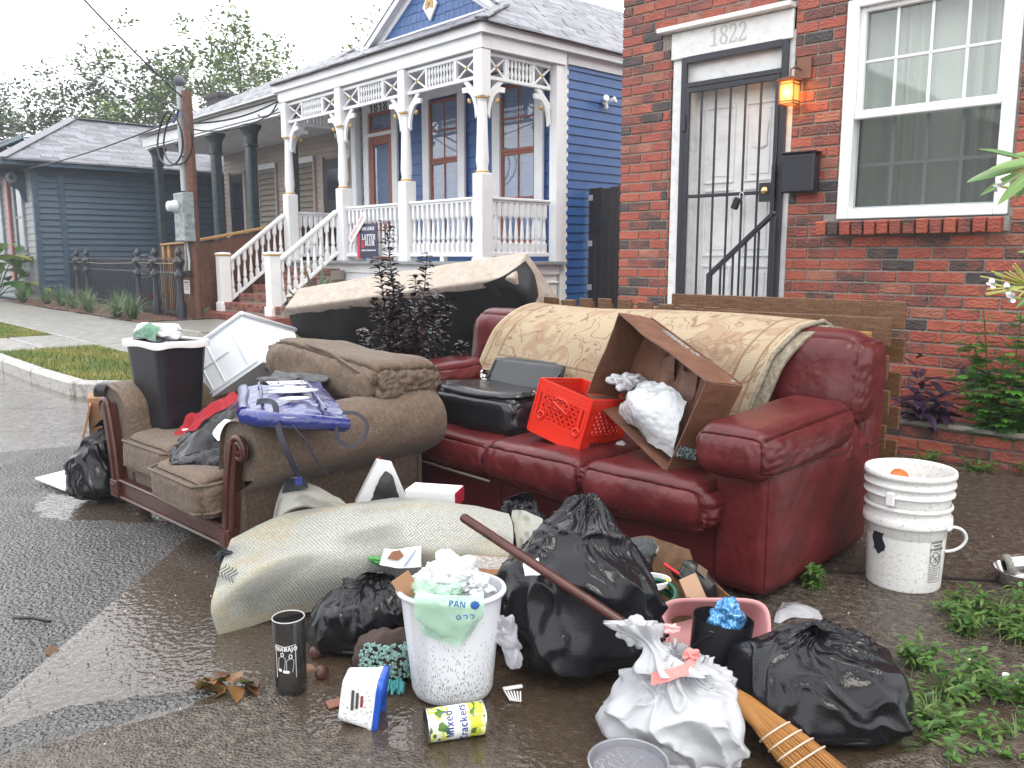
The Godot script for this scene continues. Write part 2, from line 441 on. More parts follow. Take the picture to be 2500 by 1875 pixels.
func ground() -> void:
	var far := G.new()
	far.quad(V(-400, -0.07, -400), V(400, -0.07, -400), V(400, -0.07, 400), V(-400, -0.07, 400))
	struct(put("ground", far, mat(0.06, 0.058, 0.055, 0.5)))
	var as_ := rich(noise(63, 0.16, FastNoiseLite.TYPE_SIMPLEX_SMOOTH, 3, 0.7), [[0.0, S(0.022, 0.022, 0.022)], [0.42, S(0.075, 0.073, 0.071)], [0.7, S(0.15, 0.146, 0.14)], [1.0, S(0.40, 0.39, 0.37)]], 1.7, 0.3, noise(64, 0.16, FastNoiseLite.TYPE_SIMPLEX_SMOOTH, 3, 0.7), 9.0, 1024)
	var rt := noise(65, 0.012, FastNoiseLite.TYPE_SIMPLEX_SMOOTH, 4)
	as_.roughness = 1.0
	as_.roughness_texture = ntex(rt, 512, [[0.0, Color(0.08, 0.08, 0.08)], [0.5, Color(0.2, 0.2, 0.2)], [1.0, Color(0.42, 0.42, 0.42)]])
	var st := G.new()
	st.grid(300, 300, func(u: float, w: float) -> Vector3:
		var x := lerpf(-8.6, 3.6, u); var z := lerpf(-10.6, -0.4, w)
		return V(x, ground_high(x, z), z))
	struct(put("street", st, as_))
	var st2 := G.new()
	st2.quad(V(-60, -0.03, -60), V(60, -0.03, -60), V(60, -0.03, 30), V(-60, -0.03, 30))
	struct(put("road", st2, as_))
	# brown wet concrete apron in front of the brick house
	var ap := rich(noise(66, 0.03, FastNoiseLite.TYPE_SIMPLEX_SMOOTH, 5, 0.6), [[0.0, S(0.022, 0.017, 0.013)], [0.4, S(0.055, 0.042, 0.032)], [0.72, S(0.10, 0.080, 0.061)], [1.0, S(0.26, 0.225, 0.185)]], 1.3, 0.3, noise(67, 0.22, FastNoiseLite.TYPE_SIMPLEX_SMOOTH, 3, 0.7), 4.5, 1024)
	ap.roughness = 1.0
	ap.roughness_texture = ntex(noise(68, 0.014, FastNoiseLite.TYPE_SIMPLEX_SMOOTH, 4), 512, [[0.0, Color(0.08, 0.08, 0.08)], [0.45, Color(0.2, 0.2, 0.2)], [1.0, Color(0.42, 0.42, 0.42)]])
	var a := G.new()
	a.grid(240, 240, func(u: float, w: float) -> Vector3:
		var k := u * (edge.size() - 1.001); var i := int(k)
		var p: Vector2 = edge[i].lerp(edge[i + 1], k - i)
		var jag := n2.get_noise_2d(p.x * 0.9, p.y * 0.9) * 0.03
		var q := Vector2(lerpf(2.5, 9.0, smoothstep(0.0, 0.6, u)), lerpf(1.5, -10.0, u))
		p = p.lerp(q, pow(w, 1.5)) + Vector2(jag, -jag) * (1.0 - w)
		return V(p.x, ground_high(p.x, p.y) * 0.8 + 0.006 + 0.004 * smoothstep(0.0, 0.02, w), p.y))
	struct(put("driveway", a, ap))
	# standing water
	var wt := StandardMaterial3D.new()
	wt.transparency = BaseMaterial3D.TRANSPARENCY_ALPHA; wt.albedo_color = Color(0.33, 0.27, 0.21, 0.45); wt.roughness = 0.03
	wt.normal_enabled = true; wt.normal_texture = nbump(noise(69, 0.05, FastNoiseLite.TYPE_SIMPLEX_SMOOTH, 3, 0.6), 512, 1.1)
	wt.uv1_triplanar = true; wt.uv1_world_triplanar = true; wt.uv1_scale = Vector3.ONE / 0.9
	var w1 := G.new()
	w1.grid(2, 2, func(u: float, w: float) -> Vector3: return V(lerpf(-8.6, -0.6, u), -0.009, lerpf(-10.6, -2.9, w)))
	struct(put("rain_water", w1, wt))
	var w2 := G.new()
	w2.grid(2, 2, func(u: float, w: float) -> Vector3: return V(lerpf(-1.4, 3.4, u), 0.0022, lerpf(-4.6, -0.9, w)))
	struct(put("puddle", w2, wt))
	# pavement slabs, walk and kerb along the houses
	var pave := Node3D.new()
	pave.name = "pavement"; add_child(pave); pave.transform = BL; struct(pave)
	var slab := func(x0: float, x1: float, z0: float, z1: float, y: float) -> void:
		var g := G.new()
		g.box(V((x0 + x1) * 0.5, y - 0.1 + R(-0.004, 0.004), (z0 + z1) * 0.5), V(x1 - x0 - 0.02, 0.2, z1 - z0 - 0.02), 0.012)
		put("slab", g, M.concrete, pave)
	var x := -26.0
	while x < 3.0:
		slab.call(x, x + 1.5, 3.1, 4.75, 0.1)
		x += 1.5
	for k in 2: slab.call(-3.85, -2.0, 4.76 + k * 0.6, 5.36 + k * 0.6 - 0.0, 0.098)
	for k in 2: slab.call(-5.3 + k * 1.25, -4.05 + k * 1.25, 1.75, 3.09, 0.104)
	put("joint_filler", G.new().box(V(-12, 0.02, 3.93), V(29.6, 0.12, 1.6)), M.soil, pave)
	# kerb stones following the street edge and turning into the drive
	var kb := [V(-30, 0, 5.97), V(-3.0, 0, 5.97), V(0.9, 0, 5.96), V(1.5, 0, 5.9), V(1.9, 0, 5.7), V(2.15, 0, 5.35), V(2.3, 0, 4.8), V(2.35, 0, 3.4)]
	var line := Curve3D.new()
	for p in kb: line.add_point(p)
	var d := 24.6
	while d < line.get_baked_length() - 0.2:
		var p0 := line.sample_baked(d); var p1 := line.sample_baked(minf(d + 1.12, line.get_baked_length()))
		put("kerb_stone", G.new().bar(p0 + V(0, 0.03, 0), p1 + V(0, 0.03, 0), 0.17, 0.15, 0.02), M.kerb, pave)
		d += 1.13
	put("kerb_stone", G.new().box(V(-16.9, 0.03, 5.97), V(24, 0.17, 0.15), 0.02), M.kerb, pave)
	# verges
	var verge := Node3D.new()
	verge.name = "verge"; add_child(verge); verge.transform = BL; struct(verge)
	var lots := [[Vector2(-1.95, 4.78), Vector2(2.25, 4.78), Vector2(2.2, 5.3), Vector2(1.75, 5.82), Vector2(0.9, 5.87), Vector2(-1.95, 5.88)], [Vector2(-26, 4.78), Vector2(-3.9, 4.78), Vector2(-3.9, 5.88), Vector2(-26, 5.88)], [Vector2(-2.7, 2.0), Vector2(2.2, 2.0), Vector2(2.2, 3.06), Vector2(-2.7, 3.06)]]
	var xf := []; var cs := []
	for lot in lots:
		var poly := PackedVector2Array(lot)
		var g := G.new()
		g.prism(poly, 0.2, Transform3D(Basis(V(1, 0, 0), V(0, 0, 1), V(0, -1, 0)), V(0, 0.085, 0)))
		put("turf_soil", g, M.soil, verge)
		var lo := poly[0]; var hi := poly[0]
		for q in poly:
			lo = lo.min(q); hi = hi.max(q)
		lo.x = maxf(lo.x, -9.0)
		for k in int((hi.x - lo.x) * (hi.y - lo.y) * 4200.0):
			var p := Vector2(R(lo.x, hi.x), R(lo.y, hi.y))
			if not Geometry2D.is_point_in_polygon(p, poly): continue
			var patch := n1.get_noise_2d(p.x * 2.0, p.y * 2.0)
			if n2.get_noise_2d(p.x * 0.6, p.y * 0.6) < -0.42: continue
			var s := R(0.6, 1.25)
			xf.append(Transform3D(Basis(Vector3.UP, R(0, TAU)) * Basis(Vector3.RIGHT, R(0.1, 0.9)) * Basis.from_scale(V(1, s, 1)), V(p.x, 0.082, p.y)))
			var c := Color(0.10, 0.17, 0.018).lerp(Color(0.26, 0.24, 0.045), clampf(0.45 + patch * 0.9 + R(-0.3, 0.3), 0, 1))
			cs.append(c)
	var bl := G.new()
	bl.tri(V(-0.004, 0, 0), V(0, 0.052, 0.006), V(0.004, 0, 0))
	many("grass", bl.mesh(), M.tint, xf, verge, cs)
	# joint and broken old kerb on the right
	struct(put("old_kerb", G.new().soft(16, func(q: Vector3) -> Vector3:
		var p := V(q.x * 0.78, q.y * 0.04, q.z * 0.10)
		p += V(n2.get_noise_3d(p.x, 0, p.z) * 0.03, n2.get_noise_3d(p.x * 0.7, 3, p.z) * 0.018, n2.get_noise_3d(p.x * 0.5, 7, 0) * 0.05)
		return Transform3D(Basis(Vector3.UP, deg_to_rad(18)), V(1.55, 0.005, -1.93)) * p), ap))
	struct(put("joint", G.new().bar(V(1.1, 0.0125, -3.1), V(3.2, 0.0125, -2.75), 0.004, 0.014), mat(0.012, 0.01, 0.008, 0.6)))

# ---------- brick house ----------
func brick_mesh(l: float, h: float, d: float) -> ArrayMesh:
	var g := G.new()
	g.box(Vector3.ZERO, V(l, h, d), 0.004)
	for k in g.v.size():
		var p := g.v[k]
		g.v[k] = p + V(n2.get_noise_3d(p.x * 3 + l * 9, p.y * 4, 1), n2.get_noise_3d(p.x * 3, p.y * 4 + l * 7, 5), 0) * 0.003
	return g.mesh()

func brick_tone() -> Material:
	var w := rng.randf()
	for k in 6:
		w -= [0.30, 0.20, 0.20, 0.13, 0.11, 0.06][k]
		if w <= 0.0: return M.brick[k]
	return M.brick[0]

# lays bricks on a face in the x-y plane at z = 0 of the parent; holes are Rect2 openings; returns the list for the nearest to become parts
func lay(x0: float, x1: float, y0: float, y1: float, holes: Array, list: Array, zz := 0.0, bas := Basis()) -> void:
	var row := 0
	var y := y0
	while y + 0.06 < y1:
		var free := [Vector2(x0, x1)]
		for hole: Rect2 in holes:
			if y + 0.066 > hole.position.y + 0.02 and y < hole.end.y - 0.02:
				var nf := []
				for s: Vector2 in free:
					if hole.end.x <= s.x or hole.position.x >= s.y: nf.append(s)
					else:
						if hole.position.x > s.x: nf.append(Vector2(s.x, hole.position.x))
						if hole.end.x < s.y: nf.append(Vector2(hole.end.x, s.y))
				free = nf
		var x := x0 - (0.1 if row % 2 else 0.0)
		while x < x1:
			for s: Vector2 in free:
				var a := maxf(x, s.x); var b := minf(x + 0.2, s.y)
				if b - a > 0.035:
					list.append([bas * V((a + b) * 0.5, y + 0.037, zz + R(-0.0025, 0.0025)), b - a - 0.011, bas])
			x += 0.2
		y += 0.074; row += 1

func set_bricks(list: Array, parent: Node3D, singles: int, eye: Vector3) -> void:
	var base := [brick_mesh(0.189, 0.063, 0.07), brick_mesh(0.188, 0.062, 0.07), brick_mesh(0.19, 0.064, 0.07)]
	list.sort_custom(func(p, q): return p[0].distance_squared_to(eye) < q[0].distance_squared_to(eye))
	var rest := {}
	for k in list.size():
		var b: Array = list[k]
		var t: Basis = b[2] * Basis(V(0, 0, 1), R(-0.006, 0.006)) * Basis.from_scale(V(b[1] / 0.189, 1, 1))
		var m := brick_tone()
		if k < singles: put("brick", base[k % 3], m, parent, b[0], t)
		else:
			if not rest.has(m): rest[m] = []
			rest[m].append(Transform3D(t, b[0]))
	for m in rest: many("brick_courses", base[0], m, rest[m], parent)

func brick_house() -> void:
	var h := thing("brick_house", "red and charcoal brick house with white front door and white double-hung window", "house", BR.origin, -44.1)
	var door := Rect2(0.455, 0.45, 0.985, 2.40)
	var win := Rect2(1.79, 1.44, 1.01, 1.37)
	# mortar backing round the openings, 0.2 m thick, its face at z = 0
	var w := G.new()
	var zc := -0.1
	var bx := func(xa: float, xb: float, ya: float, yb: float) -> void:
		w.box(V((xa + xb) * 0.5, (ya + yb) * 0.5, zc), V(xb - xa, yb - ya, 0.2))
	bx.call(0.012, 0.455, 0.0, 5.4); bx.call(0.455, 1.44, 2.85, 5.4); bx.call(0.455, 1.44, 0.0, 0.45)
	bx.call(1.44, 1.79, 0.0, 5.4); bx.call(1.79, 2.80, 0.0, 1.44); bx.call(1.79, 2.80, 2.81, 5.4); bx.call(2.80, 5.6, 0.0, 5.4)
	put("wall", w, M.mortar, h)
	var w2 := G.new()
	w2.box(V(0.11, 2.7, -5.2), V(0.196, 5.4, 10.0)); w2.box(V(5.5, 2.7, -5.2), V(0.2, 5.4, 10.0)); w2.box(V(2.8, 2.7, -10.1), V(5.2, 5.4, 0.2))
	put("side_wall", w2, M.brick[2], h)
	var rf := G.new()
	rf.prism(PackedVector2Array([Vector2(-0.3, 5.4), Vector2(5.9, 5.4), Vector2(2.8, 7.2)]), -10.8, Transform3D(Basis(), V(0, 0, 0.3)))
	put("roof", rf, M.shingle, h)
	var list := []
	lay(0.0, 5.6, 0.0, 5.3, [door, Rect2(1.785, 1.43, 1.02, 1.39), Rect2(1.71, 1.345, 1.11, 0.1), Rect2(0.38, 2.775, 1.03, 0.1)], list, -0.026)
	# returns beside the door and window
	set_bricks(list, h, 290, V(3.9, 1.2, 5.2))
	for k in 32:
		put("reveal_brick", G.new().box(V(0.461, 0.489 + k * 0.074, -0.045), V(0.012, 0.062, 0.088), 0.002), brick_tone(), h)
	# rowlock sill
	var sill := put("window_sill", G.new().box(V(2.265, 1.392, 0.0), V(1.10, 0.085, 0.05)), M.mortar, h)
	for k in 14:
		put("brick", G.new().box(V(1.755 + k * 0.0785, 1.391 + R(-0.002, 0.002), 0.005), V(0.067, 0.087, 0.07), 0.006), brick_tone(), sill, V(0, 0, -0.006), Basis(V(1, 0, 0), 0.1))
	# door case
	var cs := put("door_frame", G.new().box(V(0.513, 1.58, -0.035), V(0.09, 2.26, 0.05), 0.004).box(V(1.405, 1.58, -0.035), V(0.07, 2.26, 0.05), 0.004), M.trim, h)
	put("lintel_board", G.new().box(V(0.945, 2.745, 0.004), V(0.96, 0.19, 0.03), 0.004), M.trim, cs)
	put("drip_cap", G.new().box(V(0.90, 2.862, 0.035), V(1.06, 0.035, 0.10), 0.005), M.trim, cs)
	put("transom_board", G.new().box(V(0.96, 2.545, -0.05), V(0.82, 0.2, 0.03), 0.003), M.trim, cs)
	put("jamb", G.new().box(V(0.60, 1.5, -0.11), V(0.03, 2.1, 0.12), 0.003).box(V(1.36, 1.5, -0.11), V(0.03, 2.1, 0.12), 0.003).box(V(0.98, 2.46, -0.11), V(0.76, 0.03, 0.119), 0.003), M.trim, cs)
	lettering("house_number", "1822", 0.125, mat(0.45, 0.45, 0.44, 0.5), cs, V(0.94, 2.755, 0.0185), Basis.from_scale(V(0.78, 1, 1)), false, true, 0.006)
	# six-panel door
	var dr := put("door", G.new().box(V(0.98, 1.5, -0.15), V(0.74, 1.95, 0.035), 0.003), M.door, h)
	for r in [[0.62, 0.52], [1.20, 0.50], [1.74, 0.56]]:
		for c in 2:
			var cx: float = 0.815 + c * 0.33
			var cy: float = r[0] + r[1] * 0.5
			var g := G.new()
			for e in [[cx - 0.125, cx - 0.105, cy - r[1] * 0.5, cy + r[1] * 0.5], [cx + 0.105, cx + 0.125, cy - r[1] * 0.5, cy + r[1] * 0.5], [cx - 0.105, cx + 0.105, cy - r[1] * 0.5, cy - r[1] * 0.5 + 0.02], [cx - 0.105, cx + 0.105, cy + r[1] * 0.5 - 0.02, cy + r[1] * 0.5]]:
				g.box(V((e[0] + e[1]) * 0.5, (e[2] + e[3]) * 0.5, -0.127), V(e[1] - e[0], e[3] - e[2], 0.014), 0.004)
			g.box(V(cx, cy, -0.1295), V(0.15, r[1] - 0.1, 0.008), 0.006)
			put("door_panel", g, M.door, dr)
	put("notice", G.new().sheet([[V(1.09, 2.15, -0.118), V(1.15, 2.17, -0.113), V(1.21, 2.16, -0.117)], [V(1.10, 2.07, -0.115), V(1.15, 2.07, -0.118), V(1.20, 2.08, -0.116)], [V(1.09, 1.99, -0.118), V(1.15, 1.97, -0.112), V(1.20, 1.99, -0.117)]], 8, 8, 0.001), M.paper, dr)
	# window
	var wf := put("window_frame", G.new().box(V(1.83, 2.125, -0.02), V(0.075, 1.365, 0.09), 0.006).box(V(2.76, 2.125, -0.02), V(0.075, 1.365, 0.09), 0.006).box(V(2.295, 2.785, -0.02), V(0.855, 0.05, 0.089), 0.005).box(V(2.295, 1.475, -0.02), V(0.855, 0.065, 0.095), 0.005), M.white, h)
	put("upper_sash", G.new().box(V(1.885, 2.43, -0.03), V(0.036, 0.66, 0.04), 0.004).box(V(2.705, 2.43, -0.03), V(0.036, 0.66, 0.04), 0.004).box(V(2.295, 2.745, -0.03), V(0.784, 0.03, 0.039), 0.004).box(V(2.295, 2.10, -0.012), V(0.856, 0.055, 0.045), 0.006), M.white, wf)
	for k in 3: put("muntin", G.new().box(V(2.09 + k * 0.205, 2.43, -0.045), V(0.018, 0.61, 0.012), 0.003), M.white, wf)
	put("muntin", G.new().box(V(2.295, 2.43, -0.0445), V(0.784, 0.018, 0.011), 0.003), M.white, wf)
	for k in 3: put("muntin", G.new().box(V(2.09 + k * 0.205, 1.79, -0.085), V(0.02, 0.57, 0.008)), M.galv, wf)
	put("muntin", G.new().box(V(2.295, 1.79, -0.0845), V(0.82, 0.02, 0.007)), M.galv, wf)
	put("pane", G.new().box(V(2.295, 2.42, -0.05), V(0.80, 0.64, 0.003)), M.glass, wf)
	put("pane", G.new().box(V(2.295, 1.79, -0.09), V(0.86, 0.60, 0.003)), M.glass, wf)
	var scr := mat(0.03, 0.032, 0.03, 0.5)
	scr.transparency = BaseMaterial3D.TRANSPARENCY_ALPHA; scr.albedo_color.a = 0.28
	put("insect_screen", G.new().box(V(2.295, 1.79, -0.062), V(0.855, 0.575, 0.001)), scr, wf)
	put("screen_frame", G.new().box(V(2.295, 1.512, -0.062), V(0.855, 0.022, 0.012)).box(V(1.873, 1.79, -0.062), V(0.012, 0.575, 0.0118)).box(V(2.717, 1.79, -0.062), V(0.012, 0.575, 0.0118)), M.galv, wf)
	var cm := mat(0.42, 0.47, 0.40, 0.8)
	cm.backlight_enabled = true; cm.backlight = Color(0.3, 0.3, 0.3)
	put("curtain", G.new().grid(140, 6, func(u: float, v: float) -> Vector3: return V(1.75 + u * 1.08, 1.4 + v * 1.42, -0.2 + sin(u * 62.0 + sin(u * 17.0) * 2.0) * 0.018 * (1.15 - 0.3 * v) + 0.012 * sin(u * 23.0))), cm, h)
	# front step hidden behind the rubbish
	put("stoop", G.new().box(V(0.95, 0.225, 0.55), V(1.3, 0.45, 1.1), 0.01), M.concrete, h)
	# security gate
	var sg := thing("security_gate", "black iron security gate with bars over the white brick-house door", "gate", BR.origin, -44.1)
	put("gate_frame", G.new().box(V(0.585, 1.55, 0.012), V(0.045, 2.2, 0.03), 0.003).box(V(1.378, 1.55, 0.012), V(0.045, 2.2, 0.03), 0.003).box(V(0.98, 2.63, 0.012), V(0.75, 0.05, 0.0296), 0.003).box(V(0.98, 2.45, 0.012), V(0.75, 0.035, 0.0296), 0.003), M.iron, sg)
	put("gate_leaf", G.new().box(V(0.625, 1.44, 0.02), V(0.03, 1.98, 0.03), 0.003).box(V(1.34, 1.44, 0.02), V(0.03, 1.98, 0.03), 0.003).box(V(0.98, 2.41, 0.02), V(0.69, 0.036, 0.0296), 0.003).box(V(0.98, 0.48, 0.02), V(0.69, 0.05, 0.0296), 0.003).box(V(0.98, 1.645, 0.02), V(0.69, 0.024, 0.0294), 0.003), M.iron, sg)
	for k in 5: put("bar", G.new().box(V(0.742 + k * 0.118, 1.45, 0.02), V(0.014, 1.9, 0.014), 0.002), M.iron, sg)
	put("lock_box", G.new().box(V(1.29, 1.645, 0.03), V(0.10, 0.13, 0.04), 0.004).box(V(1.345, 1.66, 0.045), V(0.03, 0.34, 0.012), 0.003), M.iron, sg)
	put("lock_cylinder", G.new().lathe([Vector2(0.0, 0), Vector2(0.027, 0), Vector2(0.027, 0.008), Vector2(0.02, 0.02), Vector2(0.0, 0.022)], 20, Transform3D(Basis(V(1, 0, 0), PI / 2), V(1.29, 1.655, 0.05))), mat(0.6, 0.45, 0.2, 0.3, 0.9), sg)
	for y in [2.18, 0.75]: put("hinge", G.new().box(V(0.605, y, 0.035), V(0.03, 0.12, 0.03), 0.005), M.iron, sg)
	var key := thing("key_box", "small black key lock box hanging on the gate's crossbar", "lock", BR * V(1.09, 1.60, 0.045), -44.1)
	put("case", G.new().box(V(-0.012, -0.03, 0), V(0.05, 0.085, 0.03), 0.006), M.black, key, Vector3.ZERO, Basis(V(0, 0, 1), -0.42))
	put("shackle", G.new().tube([V(0.0, 0.0, 0), V(0.005, 0.04, 0), V(0.02, 0.055, 0), V(0.035, 0.04, 0), V(0.025, -0.01, 0)], 0.005, 6), M.steel, key)
	# handrail beside the steps
	var hr := thing("stair_handrail", "black iron handrail sloping down in front of the white door", "handrail", BR.origin, -44.1)
	var zr := 0.16
	put("rail", G.new().bar(V(0.945, 1.07, zr + 0.01), V(1.43, 1.50, zr), 0.03, 0.04, 0.004), M.iron, hr)
	put("post", G.new().box(V(0.945, 0.66, zr + 0.01), V(0.036, 0.84, 0.036), 0.004), M.iron, hr)
	put("post", G.new().box(V(1.425, 0.92, zr), V(0.034, 1.10, 0.034), 0.004), M.iron, hr)
	put("lower_rail", G.new().bar(V(0.96, 0.35, zr), V(1.41, 0.75, zr), 0.03, 0.02, 0.003), M.iron, hr)
	for k in 4:
		var t := (k + 0.9) / 5.0
		put("baluster", G.new().box(V(lerpf(0.945, 1.425, t), lerpf(0.72, 1.1, t) , zr + 0.005), V(0.014, lerpf(0.70, 0.72, t), 0.014), 0.002), M.iron, hr)
	# wall lantern, lit
	var la := thing("wall_lantern", "lit copper box lantern with amber glass on the brick wall right of the door", "lantern", BR * V(1.475, 2.3, 0.0), -44.1)
	var cop := mat(0.20, 0.085, 0.05, 0.45, 0.3)
	put("back_plate", G.new().box(V(0.045, 0.14, 0.02), V(0.10, 0.14, 0.025), 0.004), cop, la)
	put("arm", G.new().tube([V(0.03, 0.13, 0.03), V(0.01, 0.15, 0.07), V(-0.01, 0.13, 0.10), V(-0.012, 0.095, 0.10)], 0.007, 8), cop, la)
	var c0 := V(-0.012, 0, 0.10)
	put("cap", G.new().grid(4, 2, func(u: float, v: float) -> Vector3:
		var r: float = [0.095, 0.07, 0.012][int(round(v * 2))]
		return c0 + V(r * cos(u * TAU + PI / 4), [0.055, 0.07, 0.09][int(round(v * 2))], r * sin(u * TAU + PI / 4)), true), cop, la)
	var fr := G.new()
	for s in [[-1, -1], [1, -1], [1, 1], [-1, 1]]: fr.box(c0 + V(s[0] * 0.046, -0.02, s[1] * 0.046), V(0.009, 0.15, 0.009))
	for y: float in [0.052, 0.032, -0.075, -0.093]:
		for s: float in [-1.0, 1.0]:
			fr.box(c0 + V(0, y, s * 0.046), V(0.092, 0.007, 0.008)); fr.box(c0 + V(s * 0.046, y, 0), V(0.008, 0.007, 0.092))
	put("cage", fr, cop, la)
	var am := StandardMaterial3D.new()
	am.albedo_color = Color(0.95, 0.72, 0.42); am.roughness = 0.4; am.emission_enabled = true; am.emission = Color(1.0, 0.62, 0.25); am.emission_energy_multiplier = 0.30
	put("lantern_glass", G.new().box(c0 + V(0, -0.02, 0), V(0.084, 0.14, 0.084)), am, la)
	var hot := StandardMaterial3D.new()
	hot.emission_enabled = true; hot.emission = Color(1.0, 0.85, 0.55); hot.emission_energy_multiplier = 1.2
	put("lantern_bulb", G.new().lathe([Vector2(0, -0.03), Vector2(0.03, -0.012), Vector2(0.036, 0.01), Vector2(0.02, 0.04), Vector2(0, 0.05)], 16, Transform3D(Basis.from_scale(V(1, 1.1, 1.22)), c0 + V(0, -0.03, 0.004))), hot, la)
	var lt := OmniLight3D.new()
	lt.name = "lantern_light"; lt.light_energy = 0.035; lt.light_color = Color(1.0, 0.66, 0.32); lt.light_size = 0.05; lt.omni_range = 4.0; lt.omni_attenuation = 2.0; lt.shadow_enabled = true
	la.add_child(lt); lt.position = c0 + V(0, -0.02, 0.075)
	# letter box
	var mb := thing("mailbox", "black metal mailbox on the brick wall below the lantern", "mailbox", BR * V(1.552, 1.765, 0.012), -44.1)
	var bk := mat(0.016, 0.018, 0.026, 0.4)
	put("box", G.new().box(V(0, -0.02, 0.055), V(0.225, 0.235, 0.10), 0.008), bk, mb)
	put("flap", G.new().prism(PackedVector2Array([Vector2(-0.118, 0.115), Vector2(0.118, 0.115), Vector2(0.118, 0.085), Vector2(0.06, 0.075), Vector2(0.045, 0.055), Vector2(-0.045, 0.055), Vector2(-0.06, 0.075), Vector2(-0.118, 0.085)]), 0.006, Transform3D(Basis(V(1, 0, 0), -0.12), V(0, 0.006, 0.106))).box(V(0, 0.122, 0.062), V(0.236, 0.012, 0.125), 0.004), bk, mb)
	# planter wall below the window
	var pw := thing("planter_wall", "low red brick planter wall at the foot of the brick house", "wall", BR * V(2.2, 0.0, 0.32), -44.1)
	put("core", G.new().box(V(1.6, 0.1, -0.06), V(3.6, 0.2, 0.10)), M.mortar, pw)
	put("cap", G.new().box(V(1.6, 0.215, -0.05), V(3.62, 0.03, 0.15), 0.006), M.mortar, pw)
	var l2 := []
	lay(-0.2, 3.4, -0.03, 0.2, [], l2, -0.03)
	set_bricks(l2, pw, 80, V(1, 1, 4))
	put("soil", G.new().box(V(1.6, 0.07, -0.2), V(3.6, 0.22, 0.22)), M.soil, pw)

# ---------- wooden houses ----------
# rows of shingle tabs over a sloping face: o eave corner, ex along the eave, up the slope; keep(u, w) says whether a tab is inside
func shingles(parent: Node3D, o: Vector3, ex: Vector3, up: Vector3, wide: float, long: float, keep: Callable, tab := 0.27, row := 0.14) -> void:
	var n := ex.cross(up).normalized()
	if n.y < 0: n = -n
	var b := Basis(ex, n, ex.cross(n)) * Basis(V(1, 0, 0), 0.045)
	var m := G.new().box(Vector3.ZERO, V(1, 0.012, 1)).mesh()
	var xf := []; var cs := []
	var r := 0
	var w := 0.05
	while w < long:
		var x := -R(0, tab)
		while x < wide:
			var l := tab * R(0.55, 1.25)
			if keep.call(x + l * 0.5, w):
				var t := R(0.5, 1.55)
				cs.append(Color(t, t, t * R(0.98, 1.05)))
				xf.append(Transform3D(b * Basis.from_scale(V(l - 0.006, R(0.8, 2.2), row * 1.25)), o + ex * (x + l * 0.5) + up * w + n * (0.012 + R(0, 0.003))))
			x += l
		w += row; r += 1
	many("shingles", m, M.shingle, xf, parent, cs)

# lapped boards on the plane through o, along ex, facing n
func clapboards(parent: Node3D, o: Vector3, ex: Vector3, n: Vector3, wide: float, high: float, pitch: float, m: Material, called := "clapboard", lip := 0.032) -> void:
	var b := Basis(ex, V(0, 1, 0), n).orthonormalized()
	var g := G.new()
	g.prism(PackedVector2Array([Vector2(0, 0), Vector2(lip, 0), Vector2(0.010, pitch + 0.012), Vector2(0, pitch + 0.012)]), wide, Transform3D(Basis(V(0, 0, 1), V(0, 1, 0), V(1, 0, 0)), V(-wide * 0.5, 0, 0)))
	var mm := g.mesh()
	var y := 0.0
	while y < high - 0.02:
		put(called, mm, m, parent, o + ex * wide * 0.5 + V(0, y, 0), b * Basis(V(0, 0, 1), R(-0.0006, 0.0006)))
		y += pitch

func baluster_mesh(h: float) -> ArrayMesh:
	var g := G.new()
	g.box(V(0, h * 0.86, 0), V(0.062, h * 0.28, 0.062), 0.004)
	g.box(V(0, h * 0.10, 0), V(0.062, h * 0.20, 0.062), 0.004)
	g.lathe([Vector2(0.026, h * 0.19), Vector2(0.032, h * 0.215), Vector2(0.018, h * 0.235), Vector2(0.024, h * 0.26), Vector2(0.036, h * 0.30), Vector2(0.030, h * 0.35), Vector2(0.016, h * 0.63), Vector2(0.016, h * 0.67), Vector2(0.028, h * 0.69), Vector2(0.03, h * 0.72), Vector2(0.024, h * 0.73)], 12)
	return g.mesh()

